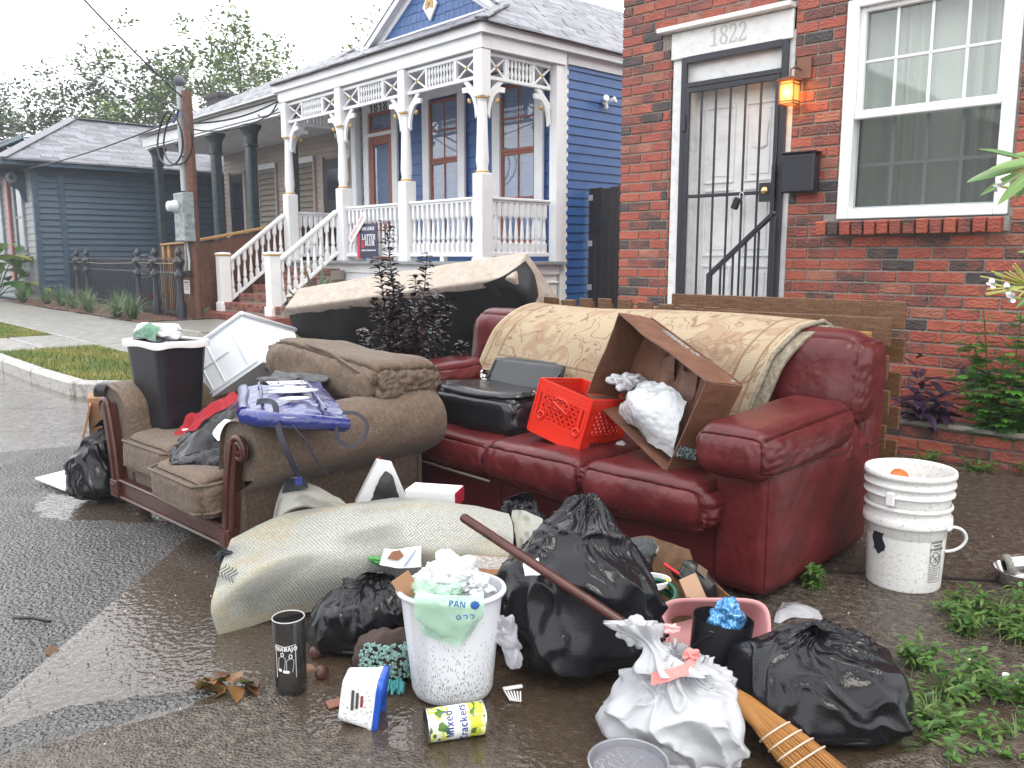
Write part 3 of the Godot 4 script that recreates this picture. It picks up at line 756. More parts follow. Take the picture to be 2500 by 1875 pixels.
func window_blue(h: Node3D, x0: float, x1: float, y0: float, y1: float) -> void:
	var z := -1.6
	var f := put("window", G.new().box(V(x0 - 0.10, (y0 + y1) * 0.5, z + 0.035), V(0.19, y1 - y0 + 0.1, 0.05), 0.005).box(V(x1 + 0.10, (y0 + y1) * 0.5, z + 0.035), V(0.19, y1 - y0 + 0.1, 0.05), 0.005).box(V((x0 + x1) * 0.5, y1 + 0.13, z + 0.036), V(x1 - x0 + 0.40, 0.18, 0.056), 0.005).box(V((x0 + x1) * 0.5, y0 - 0.06, z + 0.05), V(x1 - x0 + 0.46, 0.06, 0.11), 0.006), M.white, h)
	var ym := y1 - (y1 - y0) * 0.415
	var g := G.new()
	for s in [[ym, y1, 0.012], [y0, ym, 0.032]]:
		var zz: float = z + 0.02 - s[2] * 0.5
		var ya: float = s[0]; var yb: float = s[1]
		g.box(V(x0 + 0.025, (ya + yb) * 0.5, zz), V(0.05, yb - ya, 0.03), 0.004); g.box(V(x1 - 0.025, (ya + yb) * 0.5, zz), V(0.05, yb - ya, 0.03), 0.004)
		g.box(V((x0 + x1) * 0.5, ya + 0.025, zz), V(x1 - x0 - 0.1, 0.05, 0.0296), 0.004); g.box(V((x0 + x1) * 0.5, yb - 0.025, zz), V(x1 - x0 - 0.1, 0.05, 0.0296), 0.004)
		put("pane", G.new().box(V((x0 + x1) * 0.5, (ya + yb) * 0.5, zz - 0.004), V(x1 - x0 - 0.1, yb - ya - 0.1, 0.003)), M.glass, f)
	put("sash", g, M.sash, f)
	for q in [[(x0 + x1) * 0.5, y1 - 0.05, y0 + 0.05]]:
		put("muntin", G.new().box(V(q[0], (y0 + y1) * 0.5, z + 0.012), V(0.022, y1 - y0 - 0.1, 0.016), 0.002), M.sash, f)
	for y: float in [y1 - (y1 - ym) * 0.5, ym - (ym - y0) * 0.5]:
		put("muntin", G.new().box(V((x0 + x1) * 0.5, y, z + 0.012), V(x1 - x0 - 0.1, 0.022, 0.0156), 0.002), M.sash, f)
	blind(f, x0, x1, y0, y1, z)

func blind(f: Node3D, x0: float, x1: float, y0: float, y1: float, z: float) -> void:
	var m := mat(0.55, 0.56, 0.57, 0.6)
	var g := G.new()
	var y := y0
	while y < y1:
		g.box(V((x0 + x1) * 0.5, y, z - 0.05), V(x1 - x0, 0.047, 0.003), 0.0, Basis(V(1, 0, 0), 0.35))
		y += 0.045
	put("blind", g, m, f)

func blue_house() -> void:
	var h := thing("blue_house", "bright blue shotgun house with white gingerbread porch numbered 1818", "house", BL.origin, -47.4)
	var W := -5.78
	# body
	put("wall", G.new().box(V(W * 0.5 - 0.02, 2.55, -6.7), V(5.66, 3.7, 10.0)), M.blue, h)
	var cb := put("side_siding", G.new().box(V(-0.06, 0.9, -6.7), V(0.1, 0.5, 9.9)), M.blue, h)
	clapboards(cb, V(-0.008, 0.35, -1.70), V(0, 0, -1), V(1, 0, 0), 9.8, 3.78, 0.137, M.blue)
	var fs := put("front_siding", G.new().box(V(W * 0.5, 1.2, -1.62), V(5.3, 0.2, 0.02)), M.blue, h)
	clapboards(fs, V(W + 0.12, 1.12, -1.64), V(1, 0, 0), V(0, 0, 1), 5.55, 3.0, 0.2, M.blue)
	put("corner_board", G.new().box(V(-0.06, 2.45, -1.66), V(0.15, 3.9, 0.15), 0.005), M.white, h)
	put("corner_board", G.new().box(V(W + 0.06, 2.6, -1.6), V(0.14, 3.0, 0.1), 0.005), M.white, h)
	# deck and skirt
	put("porch_floor", G.new().box(V(W * 0.5 + 0.02, 1.10, -0.76), V(5.95, 0.05, 1.78), 0.006), M.greypaint, h)
	put("skirt", G.new().box(V(W * 0.5, 1.0, -0.02), V(5.8, 0.15, 0.06), 0.004).box(V(W * 0.5, 0.55, -0.05), V(5.78, 0.8, 0.05), 0.004).box(V(0.0, 1.0, -0.8), V(0.06, 0.15, 1.5), 0.004).box(V(-0.03, 0.55, -0.8), V(0.05, 0.8, 1.46), 0.004), M.white, h)
	put("skirt_moulding", G.new().box(V(W * 0.5, 0.80, -0.015), V(5.8, 0.03, 0.03), 0.005).box(V(0.005, 0.80, -0.8), V(0.03, 0.03, 1.49), 0.005), M.white, h)
	put("ceiling", G.new().box(V(W * 0.5, 4.24, -0.8), V(5.8, 0.04, 1.6)), M.white, h)
	# beam and fascia
	put("beam", G.new().box(V(W * 0.5 - 0.01, 4.18, 0.0), V(5.96, 0.2, 0.18), 0.004).box(V(0.0, 4.18, -0.85), V(0.179, 0.2, 1.52), 0.004).box(V(W, 4.18, -0.85), V(0.179, 0.2, 1.52), 0.004), M.white, h)
	put("fascia", G.new().box(V(W * 0.5 - 0.03, 4.335, 0.135), V(6.12, 0.135, 0.03), 0.004).box(V(0.14, 4.335, -5.4), V(0.03, 0.134, 11.05), 0.004).box(V(W - 0.20, 4.335, -0.8), V(0.03, 0.134, 1.85), 0.004), M.white, h)
	put("soffit", G.new().box(V(W * 0.5 - 0.03, 4.285, 0.06), V(6.1, 0.02, 0.14)).box(V(0.07, 4.285, -5.4), V(0.13, 0.0196, 11.0)), M.white, h)
	put("side_trim", G.new().box(V(0.02, 4.2, -6.6), V(0.05, 0.16, 9.8), 0.004), M.white, h)
	# posts
	var lower := G.new().box(V(0, 0.63, 0), V(0.215, 1.26, 0.215), 0.012).box(V(0, 0.03, 0), V(0.24, 0.06, 0.24), 0.008).mesh()
	var upper := G.new().box(V(0, 0.33, 0), V(0.185, 0.64, 0.185), 0.012).mesh()
	var shaft := G.new().lathe([Vector2(0.085, 0), Vector2(0.09, 0.02), Vector2(0.078, 0.05), Vector2(0.095, 0.16), Vector2(0.088, 0.3), Vector2(0.066, 0.96), Vector2(0.07, 0.99), Vector2(0.085, 1.02), Vector2(0.08, 1.045)], 24).mesh()
	var ring := G.new().lathe([Vector2(0.07, -0.02), Vector2(0.092, -0.018), Vector2(0.098, 0.0), Vector2(0.092, 0.018), Vector2(0.07, 0.02)], 20).mesh()
	var px := [-0.02, -1.87, -3.76, -5.70]
	for x: float in px:
		var p := put("porch_post", lower, M.white, h, V(x, 1.125, 0))
		put("shaft", shaft, M.white, p, V(0, 1.27, 0)); put("block", upper, M.white, p, V(0, 2.30, 0))
		put("ring", ring, M.gold, p, V(0, 1.275, 0)); put("ring", ring, M.gold, p, V(0, 2.305, 0))
	for x: float in [-0.02, W + 0.08]: put("pilaster", G.new().box(V(x, 2.6, -1.50), V(0.16, 2.95, 0.14), 0.006), M.white, h)
	# spandrels, brackets and railings bay by bay
	var spin := G.new().lathe([Vector2(0.013, -0.14), Vector2(0.013, -0.115), Vector2(0.026, -0.06), Vector2(0.013, -0.015), Vector2(0.013, 0.015), Vector2(0.026, 0.06), Vector2(0.013, 0.115), Vector2(0.013, 0.14)], 10).mesh()
	var bead := G.new().lathe([Vector2(0.0, -0.03), Vector2(0.022, -0.02), Vector2(0.03, 0), Vector2(0.022, 0.02), Vector2(0.0, 0.03)], 12).mesh()
	var brk := G.new()
	brk.prism(PackedVector2Array([Vector2(0.0, -0.06), Vector2(0.30, 0.215), Vector2(0.30, 0.26), Vector2(0.25, 0.26), Vector2(0.0, 0.03)]), 0.035, Transform3D(Basis(), V(0, 0, -0.0175)))
	var arc := PackedVector2Array()
	for k in 9: arc.append(Vector2(0.05 + 0.20 * (1.0 - cos(k / 8.0 * 1.45)), -0.30 + 0.38 * sin(k / 8.0 * 1.45)))
	arc.append(Vector2(0.33, 0.08)); arc.append(Vector2(0.34, 0.15)); arc.append(Vector2(0.25, 0.155))
	for k in 9: arc.append(Vector2(0.0 + 0.19 * (1.0 - cos((8 - k) / 8.0 * 1.45)), -0.24 + 0.38 * sin((8 - k) / 8.0 * 1.45)))
	brk.prism(arc, 0.04, Transform3D(Basis(), V(0, 0, -0.02)))
	var brm := brk.mesh()
	var drop := G.new().lathe([Vector2(0, -0.05), Vector2(0.02, -0.035), Vector2(0.03, -0.01), Vector2(0.026, 0.02), Vector2(0.018, 0.03), Vector2(0.0, 0.03)], 12).mesh()
	var bal := baluster_mesh(0.74)
	var bays := []
	for k in 3: bays.append([V(px[k + 1], 0, 0), V(px[k], 0, 0), k < 2])
	bays.append([V(-0.02, 0, 0), V(-0.02, 0, -1.44), true])
	bays.append([V(-5.70, 0, 0), V(-5.70, 0, -1.44), true])
	for bay in bays:
		var a: Vector3 = bay[0]; var b: Vector3 = bay[1]
		var d := (b - a).normalized()
		var l := a.distance_to(b)
		var bs := Basis(d, V(0, 1, 0), d.cross(V(0, 1, 0)))
		var sp := put("spandrel", G.new().box(V(l * 0.5, 4.035, 0), V(l - 0.18, 0.05, 0.06), 0.005).box(V(l * 0.5, 3.715, 0), V(l - 0.18, 0.05, 0.06), 0.005).box(V(l * 0.31, 3.875, 0), V(0.045, 0.28, 0.05), 0.004).box(V(l * 0.69, 3.875, 0), V(0.045, 0.28, 0.05), 0.004), M.white, h, a, bs)
		for s in 2:
			var xa := 0.09 if s == 0 else l * 0.69 + 0.02
			var xb := l * 0.31 - 0.02 if s == 0 else l - 0.09
			put("cross", G.new().bar(V(xa, 3.74, 0), V(xb, 4.01, 0), 0.026, 0.03, 0.003).bar(V(xa, 4.01, 0.001), V(xb, 3.74, 0.001), 0.026, 0.028, 0.003), M.white, sp)
			put("rosette", bead, M.gold, sp, V((xa + xb) * 0.5, 3.875, 0), Basis(V(1, 0, 0), PI / 2))
			var sx := 1.0 if s == 0 else -1.0
			var ox := 0.085 if s == 0 else l - 0.085
			put("bracket", brm, M.white, sp, V(ox, 3.46, 0), Basis.from_scale(V(sx, 1, 1)))
			put("pendant", drop, M.gold, sp, V(ox + sx * 0.20, 3.42, 0), Basis(V(0, 0, 1), sx * -0.6))
		var ns := maxi(4, int(l * 0.34 / 0.065))
		for k in ns: put("spindle", spin, M.white, sp, V(lerpf(l * 0.345, l * 0.655, float(k) / (ns - 1)), 3.875, 0))
		if bay[2]:
			var rl := put("railing", G.new().box(V(l * 0.5, 2.04, 0), V(l - 0.2, 0.04, 0.11), 0.008).box(V(l * 0.5, 2.005, 0), V(l - 0.2, 0.035, 0.07), 0.006).box(V(l * 0.5, 1.23, 0), V(l - 0.2, 0.06, 0.09), 0.006), M.white, h, a, bs)
			var nb := int((l - 0.26) / 0.118)
			for k in nb: put("baluster", bal, M.white, rl, V(0.13 + (l - 0.26) * (k + 0.5) / nb, 1.255, 0))
			put("foot_block", G.new().box(V(l * 0.5, 1.165, 0), V(0.09, 0.075, 0.08), 0.004), M.white, rl)
	# door and windows
	window_blue(h, -3.33, -2.50, 1.42, 3.98)
	window_blue(h, -1.38, -0.56, 1.42, 3.96)
	var dz := -1.6
	var d := put("door_frame", G.new().box(V(-5.42, 2.6, dz + 0.035), V(0.18, 3.0, 0.05), 0.005).box(V(-4.42, 2.6, dz + 0.035), V(0.18, 3.0, 0.05), 0.005).box(V(-4.92, 4.09, dz + 0.036), V(1.18, 0.17, 0.054), 0.005).box(V(-4.92, 3.58, dz + 0.03), V(0.82, 0.07, 0.06), 0.005), M.white, h)
	put("transom", G.new().box(V(-4.92, 3.97, dz + 0.01), V(0.8, 0.06, 0.04), 0.004).box(V(-4.92, 3.645, dz + 0.01), V(0.8, 0.06, 0.04), 0.004).box(V(-5.29, 3.8, dz + 0.01), V(0.06, 0.28, 0.0396), 0.004).box(V(-4.55, 3.8, dz + 0.01), V(0.06, 0.28, 0.0396), 0.004), M.sash, d)
	put("door", G.new().box(V(-5.25, 2.34, dz + 0.01), V(0.14, 2.4, 0.045), 0.006).box(V(-4.59, 2.34, dz + 0.01), V(0.14, 2.4, 0.045), 0.006).box(V(-4.92, 3.46, dz + 0.01), V(0.52, 0.16, 0.0446), 0.006).box(V(-4.92, 1.55, dz + 0.01), V(0.52, 0.85, 0.0446), 0.006), M.sash, d)
	put("pane", G.new().box(V(-4.92, 2.68, dz + 0.005), V(0.52, 1.42, 0.003)), M.glass, d)
	put("pane", G.new().box(V(-4.92, 3.8, dz + 0.005), V(0.68, 0.26, 0.003)), M.glass, d)
	blind(d, -5.25, -4.6, 1.95, 3.42, dz); blind(d, -5.3, -4.55, 3.66, 3.96, dz)
	var no := lettering("house_number", "1818", 0.17, M.black, d, V(-4.92, 4.085, dz + 0.064), Basis.from_scale(V(1.25, 1, 1)), true, false, 0.008)
	# roof
	var rp := G.new()
	var E := func(x: float, z: float) -> Vector3: return V(x, 4.41 + minf(0.62 * minf(0.17 - x, x + 5.97), maxf(0.0, 0.17 - z) * 0.47 if z > -1.2 else 99.0), z)
	rp.tri(E.call(0.17, 0.17), E.call(-5.97, 0.17), V(-4.95, 5.055, -1.2)); rp.tri(E.call(0.17, 0.17), V(-4.95, 5.055, -1.2), V(-0.87, 5.055, -1.2))
	rp.quad(V(0.17, 4.41, 0.17), V(-0.87, 5.055, -1.2), V(-0.87, 5.055, -11.2), V(0.17, 4.41, -11.2))
	rp.quad(V(-0.87, 5.055, -1.0), V(-2.72, 6.20, -1.0), V(-2.72, 6.20, -11.2), V(-0.87, 5.055, -11.2))
	rp.quad(V(-2.72, 6.20, -1.0), V(-4.57, 5.055, -1.0), V(-4.57, 5.055, -11.2), V(-2.72, 6.20, -11.2))
	rp.quad(V(-4.57, 5.055, -1.2), V(-5.97, 4.41, 0.17), V(-5.97, 4.41, -11.2), V(-4.57, 5.055, -11.2))
	rp.quad(V(0.17, 4.405, 0.17), V(0.17, 4.405, -11.2), V(-5.97, 4.405, -11.2), V(-5.97, 4.405, 0.17))
	var roof := put("roof", rp, M.shingle, h)
	var up := V(-1, 0.62, 0).normalized()
	var sl := sqrt(1.0 + 0.62 * 0.62)
	shingles(roof, V(0.19, 4.41, 0.17), V(0, 0, -1), up, 7.0, 2.89 * sl, func(u: float, w: float) -> bool:
		var x := w / sl
		return u > x * 0.62 / 0.47 * 1.0 if x < 1.04 else u > 1.2, 0.30, 0.15)
	var up2 := V(0, 0.47, -1).normalized()
	var s2 := sqrt(1.0 + 0.47 * 0.47)
	shingles(roof, V(-5.97, 4.41, 0.19), V(1, 0, 0), up2, 6.14, 1.37 * s2, func(u: float, w: float) -> bool:
		var z := w / s2
		return u < 6.14 - z * 0.47 / 0.62 and u > z * 0.5, 0.30, 0.15)
	put("drip_edge", G.new().box(V(W * 0.5 - 0.02, 4.42, 0.165), V(6.14, 0.045, 0.05), 0.006).box(V(0.165, 4.42, -5.4), V(0.05, 0.0446, 11.2), 0.006), mat(0.06, 0.06, 0.075, 0.5), roof)
	put("hip_cap", G.new().bar(V(0.17, 4.445, 0.17), V(-0.87, 5.09, -1.2), 0.03, 0.2, 0.01), M.shingle, roof)
	# gable
	var gz := -1.2
	put("gable_wall", G.new().prism(PackedVector2Array([Vector2(-4.5, 5.06), Vector2(-0.92, 5.06), Vector2(-2.71, 6.14)]), -0.1, Transform3D(Basis(), V(0, 0, gz))), M.blue, h)
	var gs := put("gable_shingles", G.new().box(V(-2.71, 5.08, gz + 0.02), V(3.5, 0.05, 0.04), 0.004), M.white, h)
	for row in 7:
		var y := 5.1 + row * 0.15
		var half := 1.72 - (y + 0.13 - 5.06) / 0.62
		var x := -2.71 - half
		while x < -2.71 + half - 0.06:
			var w := R(0.1, 0.19)
			if half > 0.1:
				put("wall_shingle", G.new().box(V(x + w * 0.5, y + 0.08 + R(-0.012, 0.012), gz + 0.014), V(w - 0.006, 0.16, 0.014), 0.002, Basis(V(1, 0, 0), -0.06)), M.blue, gs)
			x += w
	var rk := G.new()
	for s: float in [-1.0, 1.0]:
		rk.bar(V(-2.71 + s * 1.88, 5.02, gz + 0.16), V(-2.71 - s * 0.04, 6.20, gz + 0.16 + s * 0.002), 0.17, 0.04, 0.005)
		rk.bar(V(-2.71 + s * 1.78, 5.03, gz + 0.08), V(-2.71, 6.13, gz + 0.08 + s * 0.002), 0.03, 0.16, 0.004)
		rk.bar(V(-2.71 + s * 1.70, 5.02, gz + 0.03), V(-2.71, 6.06, gz + 0.03 + s * 0.002), 0.16, 0.04, 0.004)
	put("rake_board", rk, M.white, h)
	var dm := put("gable_diamond", G.new().box(V(0, 0, 0), V(0.30, 0.30, 0.04), 0.008, Basis(V(0, 0, 1), PI / 4)), M.white, h, V(-2.71, 5.43, gz + 0.045), Basis.from_scale(V(0.95, 1.2, 1)))
	var fl := G.new()
	for k in 9:
		var a := -0.2 + k * 0.44
		fl.box(V(cos(a) * 0.065, sin(a) * 0.065, 0.024), V(0.11, 0.045, 0.016), 0.007, Basis(V(0, 0, 1), a))
	put("flower", fl, M.gold, dm)
	# floodlight
	var fd := thing("floodlight", "white twin-head floodlight on the blue house's side wall", "floodlight", BL * V(0.03, 3.66, -2.55), 42.6)
	put("base", G.new().lathe([Vector2(0, 0), Vector2(0.06, 0), Vector2(0.06, 0.03), Vector2(0.045, 0.045), Vector2(0, 0.045)], 20, Transform3D(Basis(V(1, 0, 0), PI / 2), Vector3.ZERO)), M.white, fd)
	for s: float in [-1.0, 1.0]:
		put("lamp_head", G.new().lathe([Vector2(0, -0.03), Vector2(0.035, -0.03), Vector2(0.055, 0.05), Vector2(0.05, 0.06), Vector2(0, 0.055)], 20, Transform3D(Basis(V(0, 0, 1), -s * 0.9) * Basis(V(1, 0, 0), 1.1), V(s * 0.09, 0.02, 0.09))), M.white, fd)
	put("sensor", G.new().lathe([Vector2(0, -0.12), Vector2(0.02, -0.115), Vector2(0.028, -0.09), Vector2(0.024, -0.05), Vector2(0, -0.04)], 14, Transform3D(Basis(), V(0, 0, 0.05))), M.white, fd)
	# brick steps
	var st := thing("brick_steps", "brick stairs with white railings leading up to the blue porch", "stairs", BL.origin, -47.4)
	for k in 5:
		var zf := 1.42 - k * 0.28
		var y := 0.36 + k * 0.155
		put("step", G.new().box(V(-4.74, y * 0.5 - 0.01, zf * 0.5), V(1.9 if k else 2.6, y - 0.02, zf - 0.02)), M.mortar, st)
		var wd := 1.9 if k else 2.6
		var nb := int(wd / 0.105)
		for i in nb:
			put("brick", G.new().box(Vector3.ZERO, V(0.095, 0.062, 0.2), 0.004), M.brick[[2, 5, 3, 2, 5][i % 5]], st, V(-4.74 - wd * 0.5 + (i + 0.5) * wd / nb, y - 0.02 + R(-0.002, 0.002), zf - 0.095))
		for i in int(wd / 0.21):
			put("brick", G.new().box(Vector3.ZERO, V(0.195, 0.058, 0.09), 0.004), M.brick[[5, 2, 3][i % 3]], st, V(-4.74 - wd * 0.5 + (i + 0.5) * 0.2105, y - 0.095, zf - 0.05))
	put("bottom_pad", G.new().box(V(-4.9, 0.1, 1.32), V(3.1, 0.2, 0.75), 0.01), M.brick[2], st)
	for x: float in [-3.86, -5.80]:
		var nw := put("newel", G.new().box(V(x, 0.72, 1.36), V(0.20, 1.0, 0.20), 0.01).box(V(x, 0.28, 1.36), V(0.25, 0.17, 0.25), 0.012), M.white, st)
		put("cap", G.new().box(V(x, 1.235, 1.36), V(0.235, 0.03, 0.235), 0.006), M.gold, nw)
		put("cap_top", G.new().lathe([Vector2(0.16, 1.25), Vector2(0.13, 1.275), Vector2(0.0, 1.285)], 4, Transform3D(Basis(V(0, 1, 0), PI / 4), V(x, 0, 1.36))), M.white, nw)
		var a := V(x, 1.10, 1.28); var b := V(x, 2.0, 0.1)
		var rl := put("stair_rail", G.new().bar(a, b, 0.05, 0.11, 0.008).bar(a - V(0, 0.04, 0), b - V(0, 0.04, 0), 0.03, 0.07, 0.005).bar(a - V(0, 0.72, 0), b - V(0, 0.72, 0), 0.05, 0.07, 0.006), M.white, st)
		var bl2 := baluster_mesh(0.70)
		for k in 9: put("baluster", bl2, M.white, rl, a.lerp(b, (k + 0.7) / 9.4) - V(0, 0.71, 0))

func tan_house() -> void:
	var h := thing("tan_house", "tan shotgun house with a dark-columned porch behind the blue house", "house", BL.origin, -47.4)
	var x0 := -14.0; var x1 := -6.3
	put("wall", G.new().box(V((x0 + x1) * 0.5, 2.2, -6.5), V(x1 - x0 - 0.1, 4.2, 8.1)), M.tan, h)
	var sd := put("siding", G.new().box(V((x0 + x1) * 0.5, 1.1, -2.43), V(x1 - x0, 0.2, 0.02)), M.tan, h)
	clapboards(sd, V(x0, 1.1, -2.45), V(1, 0, 0), V(0, 0, 1), x1 - x0, 3.0, 0.125, M.tan, "clapboard", 0.04)
	put("porch_floor", G.new().box(V((x0 + x1) * 0.5, 1.0, -1.45), V(x1 - x0 + 0.2, 0.1, 2.0), 0.01), M.greypaint, h)
	put("porch_skirt", G.new().box(V((x0 + x1) * 0.5, 0.48, -0.55), V(x1 - x0, 0.96, 0.1)), M.tan, h)
	put("ceiling", G.new().box(V((x0 + x1) * 0.5, 4.03, -1.4), V(x1 - x0 + 0.3, 0.04, 2.1)), M.white, h)
	put("fascia", G.new().box(V((x0 + x1) * 0.5, 4.19, -0.36), V(x1 - x0 + 0.5, 0.24, 0.04), 0.005).box(V(x0 - 0.23, 4.19, -1.4), V(0.04, 0.239, 2.1), 0.005), M.white, h)
	put("gutter", G.new().box(V((x0 + x1) * 0.5, 4.36, -0.27), V(x1 - x0 + 0.6, 0.09, 0.11), 0.02), mat(0.42, 0.41, 0.36, 0.5), h)
	var col := G.new().box(V(0, 1.3, 0), V(0.21, 2.6, 0.21), 0.035).box(V(0, 0.08, 0), V(0.27, 0.16, 0.27), 0.01).box(V(0, 2.52, 0), V(0.25, 0.04, 0.25), 0.01).mesh()
	var cap := G.new().lathe([Vector2(0.15, 2.55), Vector2(0.155, 2.7), Vector2(0.175, 2.8), Vector2(0.23, 2.88), Vector2(0.25, 2.9), Vector2(0.25, 2.96), Vector2(0.0, 2.96)], 4, Transform3D(Basis(V(0, 1, 0), PI / 4), Vector3.ZERO)).mesh()
	for k in 5:
		var c := put("column", col, M.darkgreen, h, V(-13.7 + k * 1.8, 1.05, -0.5))
		put("capital", cap, M.darkgreen, c)
	var dk := rich(noise(70, 0.03), [[0.0, S(0.012, 0.014, 0.022)], [1.0, S(0.03, 0.034, 0.05)]], 1.0, 0.4, null, 1.0, 128)
	for d: Array in [[-13.55, -12.72], [-8.5, -7.62]]:
		var dr := put("door", G.new().box(V((d[0] + d[1]) * 0.5, 2.26, -2.40), V(d[1] - d[0], 2.34, 0.04), 0.006), dk, h)
		put("frame", G.new().box(V(d[0] - 0.05, 2.28, -2.385), V(0.09, 2.42, 0.06), 0.004).box(V(d[1] + 0.05, 2.28, -2.385), V(0.09, 2.42, 0.06), 0.004), M.tan, dr)
		put("glazing", G.new().box(V((d[0] + d[1]) * 0.5, 2.85, -2.376), V((d[1] - d[0]) * 0.6, 0.7, 0.02), 0.005), mat(0.02, 0.025, 0.04, 0.15), dr)
	for s: Array in [[-11.75, -10.9], [-9.72, -8.98]]:
		var xm: float = (s[0] + s[1]) * 0.5
		var sh := put("shutter_window", G.new().box(V(s[0] - 0.04, 2.6, -2.385), V(0.07, 1.9, 0.06), 0.004).box(V(s[1] + 0.04, 2.6, -2.385), V(0.07, 1.9, 0.06), 0.004), M.tan, h)
		put("head", G.new().box(V(xm, 3.5, -2.37), V(s[1] - s[0] + 0.14, 0.14, 0.08), 0.005), M.white, sh)
		for k in 13: put("slat", G.new().box(V(xm, 1.76 + k * 0.135, -2.385), V(s[1] - s[0], 0.115, 0.02), 0.004, Basis(V(1, 0, 0), -0.45)), mat(0.26, 0.23, 0.19, 0.6), sh)
	# hipped roof
	var E := V(-14.25, 4.36, -0.22); var F := V(-6.05, 4.36, -0.22)
	var P := V(-10.15, 6.5, -4.35)
	var rp := G.new()
	rp.tri(E, P, F)
	rp.quad(E, V(-14.25, 4.36, -11), V(-10.15, 6.5, -11), P); rp.quad(P, V(-10.15, 6.5, -11), V(-6.05, 4.36, -11), F)
	var rf := put("roof", rp, M.shingle, h)
	var up := (P - (E + F) * 0.5).normalized()
	shingles(rf, E, V(1, 0, 0), up, 8.2, E.distance_to(P) * 0.76, func(u: float, w: float) -> bool:
		var k := w / ((E + F) * 0.5).distance_to(P)
		return k < 1.0 and u > k * 4.1 and u < 8.2 - k * 4.1, 0.3, 0.16)
	put("chimney", G.new().box(V(-15.0, 5.0, -3.0), V(0.85, 1.7, 0.75), 0.02).box(V(-15.0, 5.75, -3.0), V(0.9, 0.12, 0.8), 0.02), rich(noise(71, 0.05), [[0.0, S(0.02, 0.018, 0.022)], [1.0, S(0.06, 0.055, 0.06)]], 0.6, 0.8, null, 1.0, 128), h)

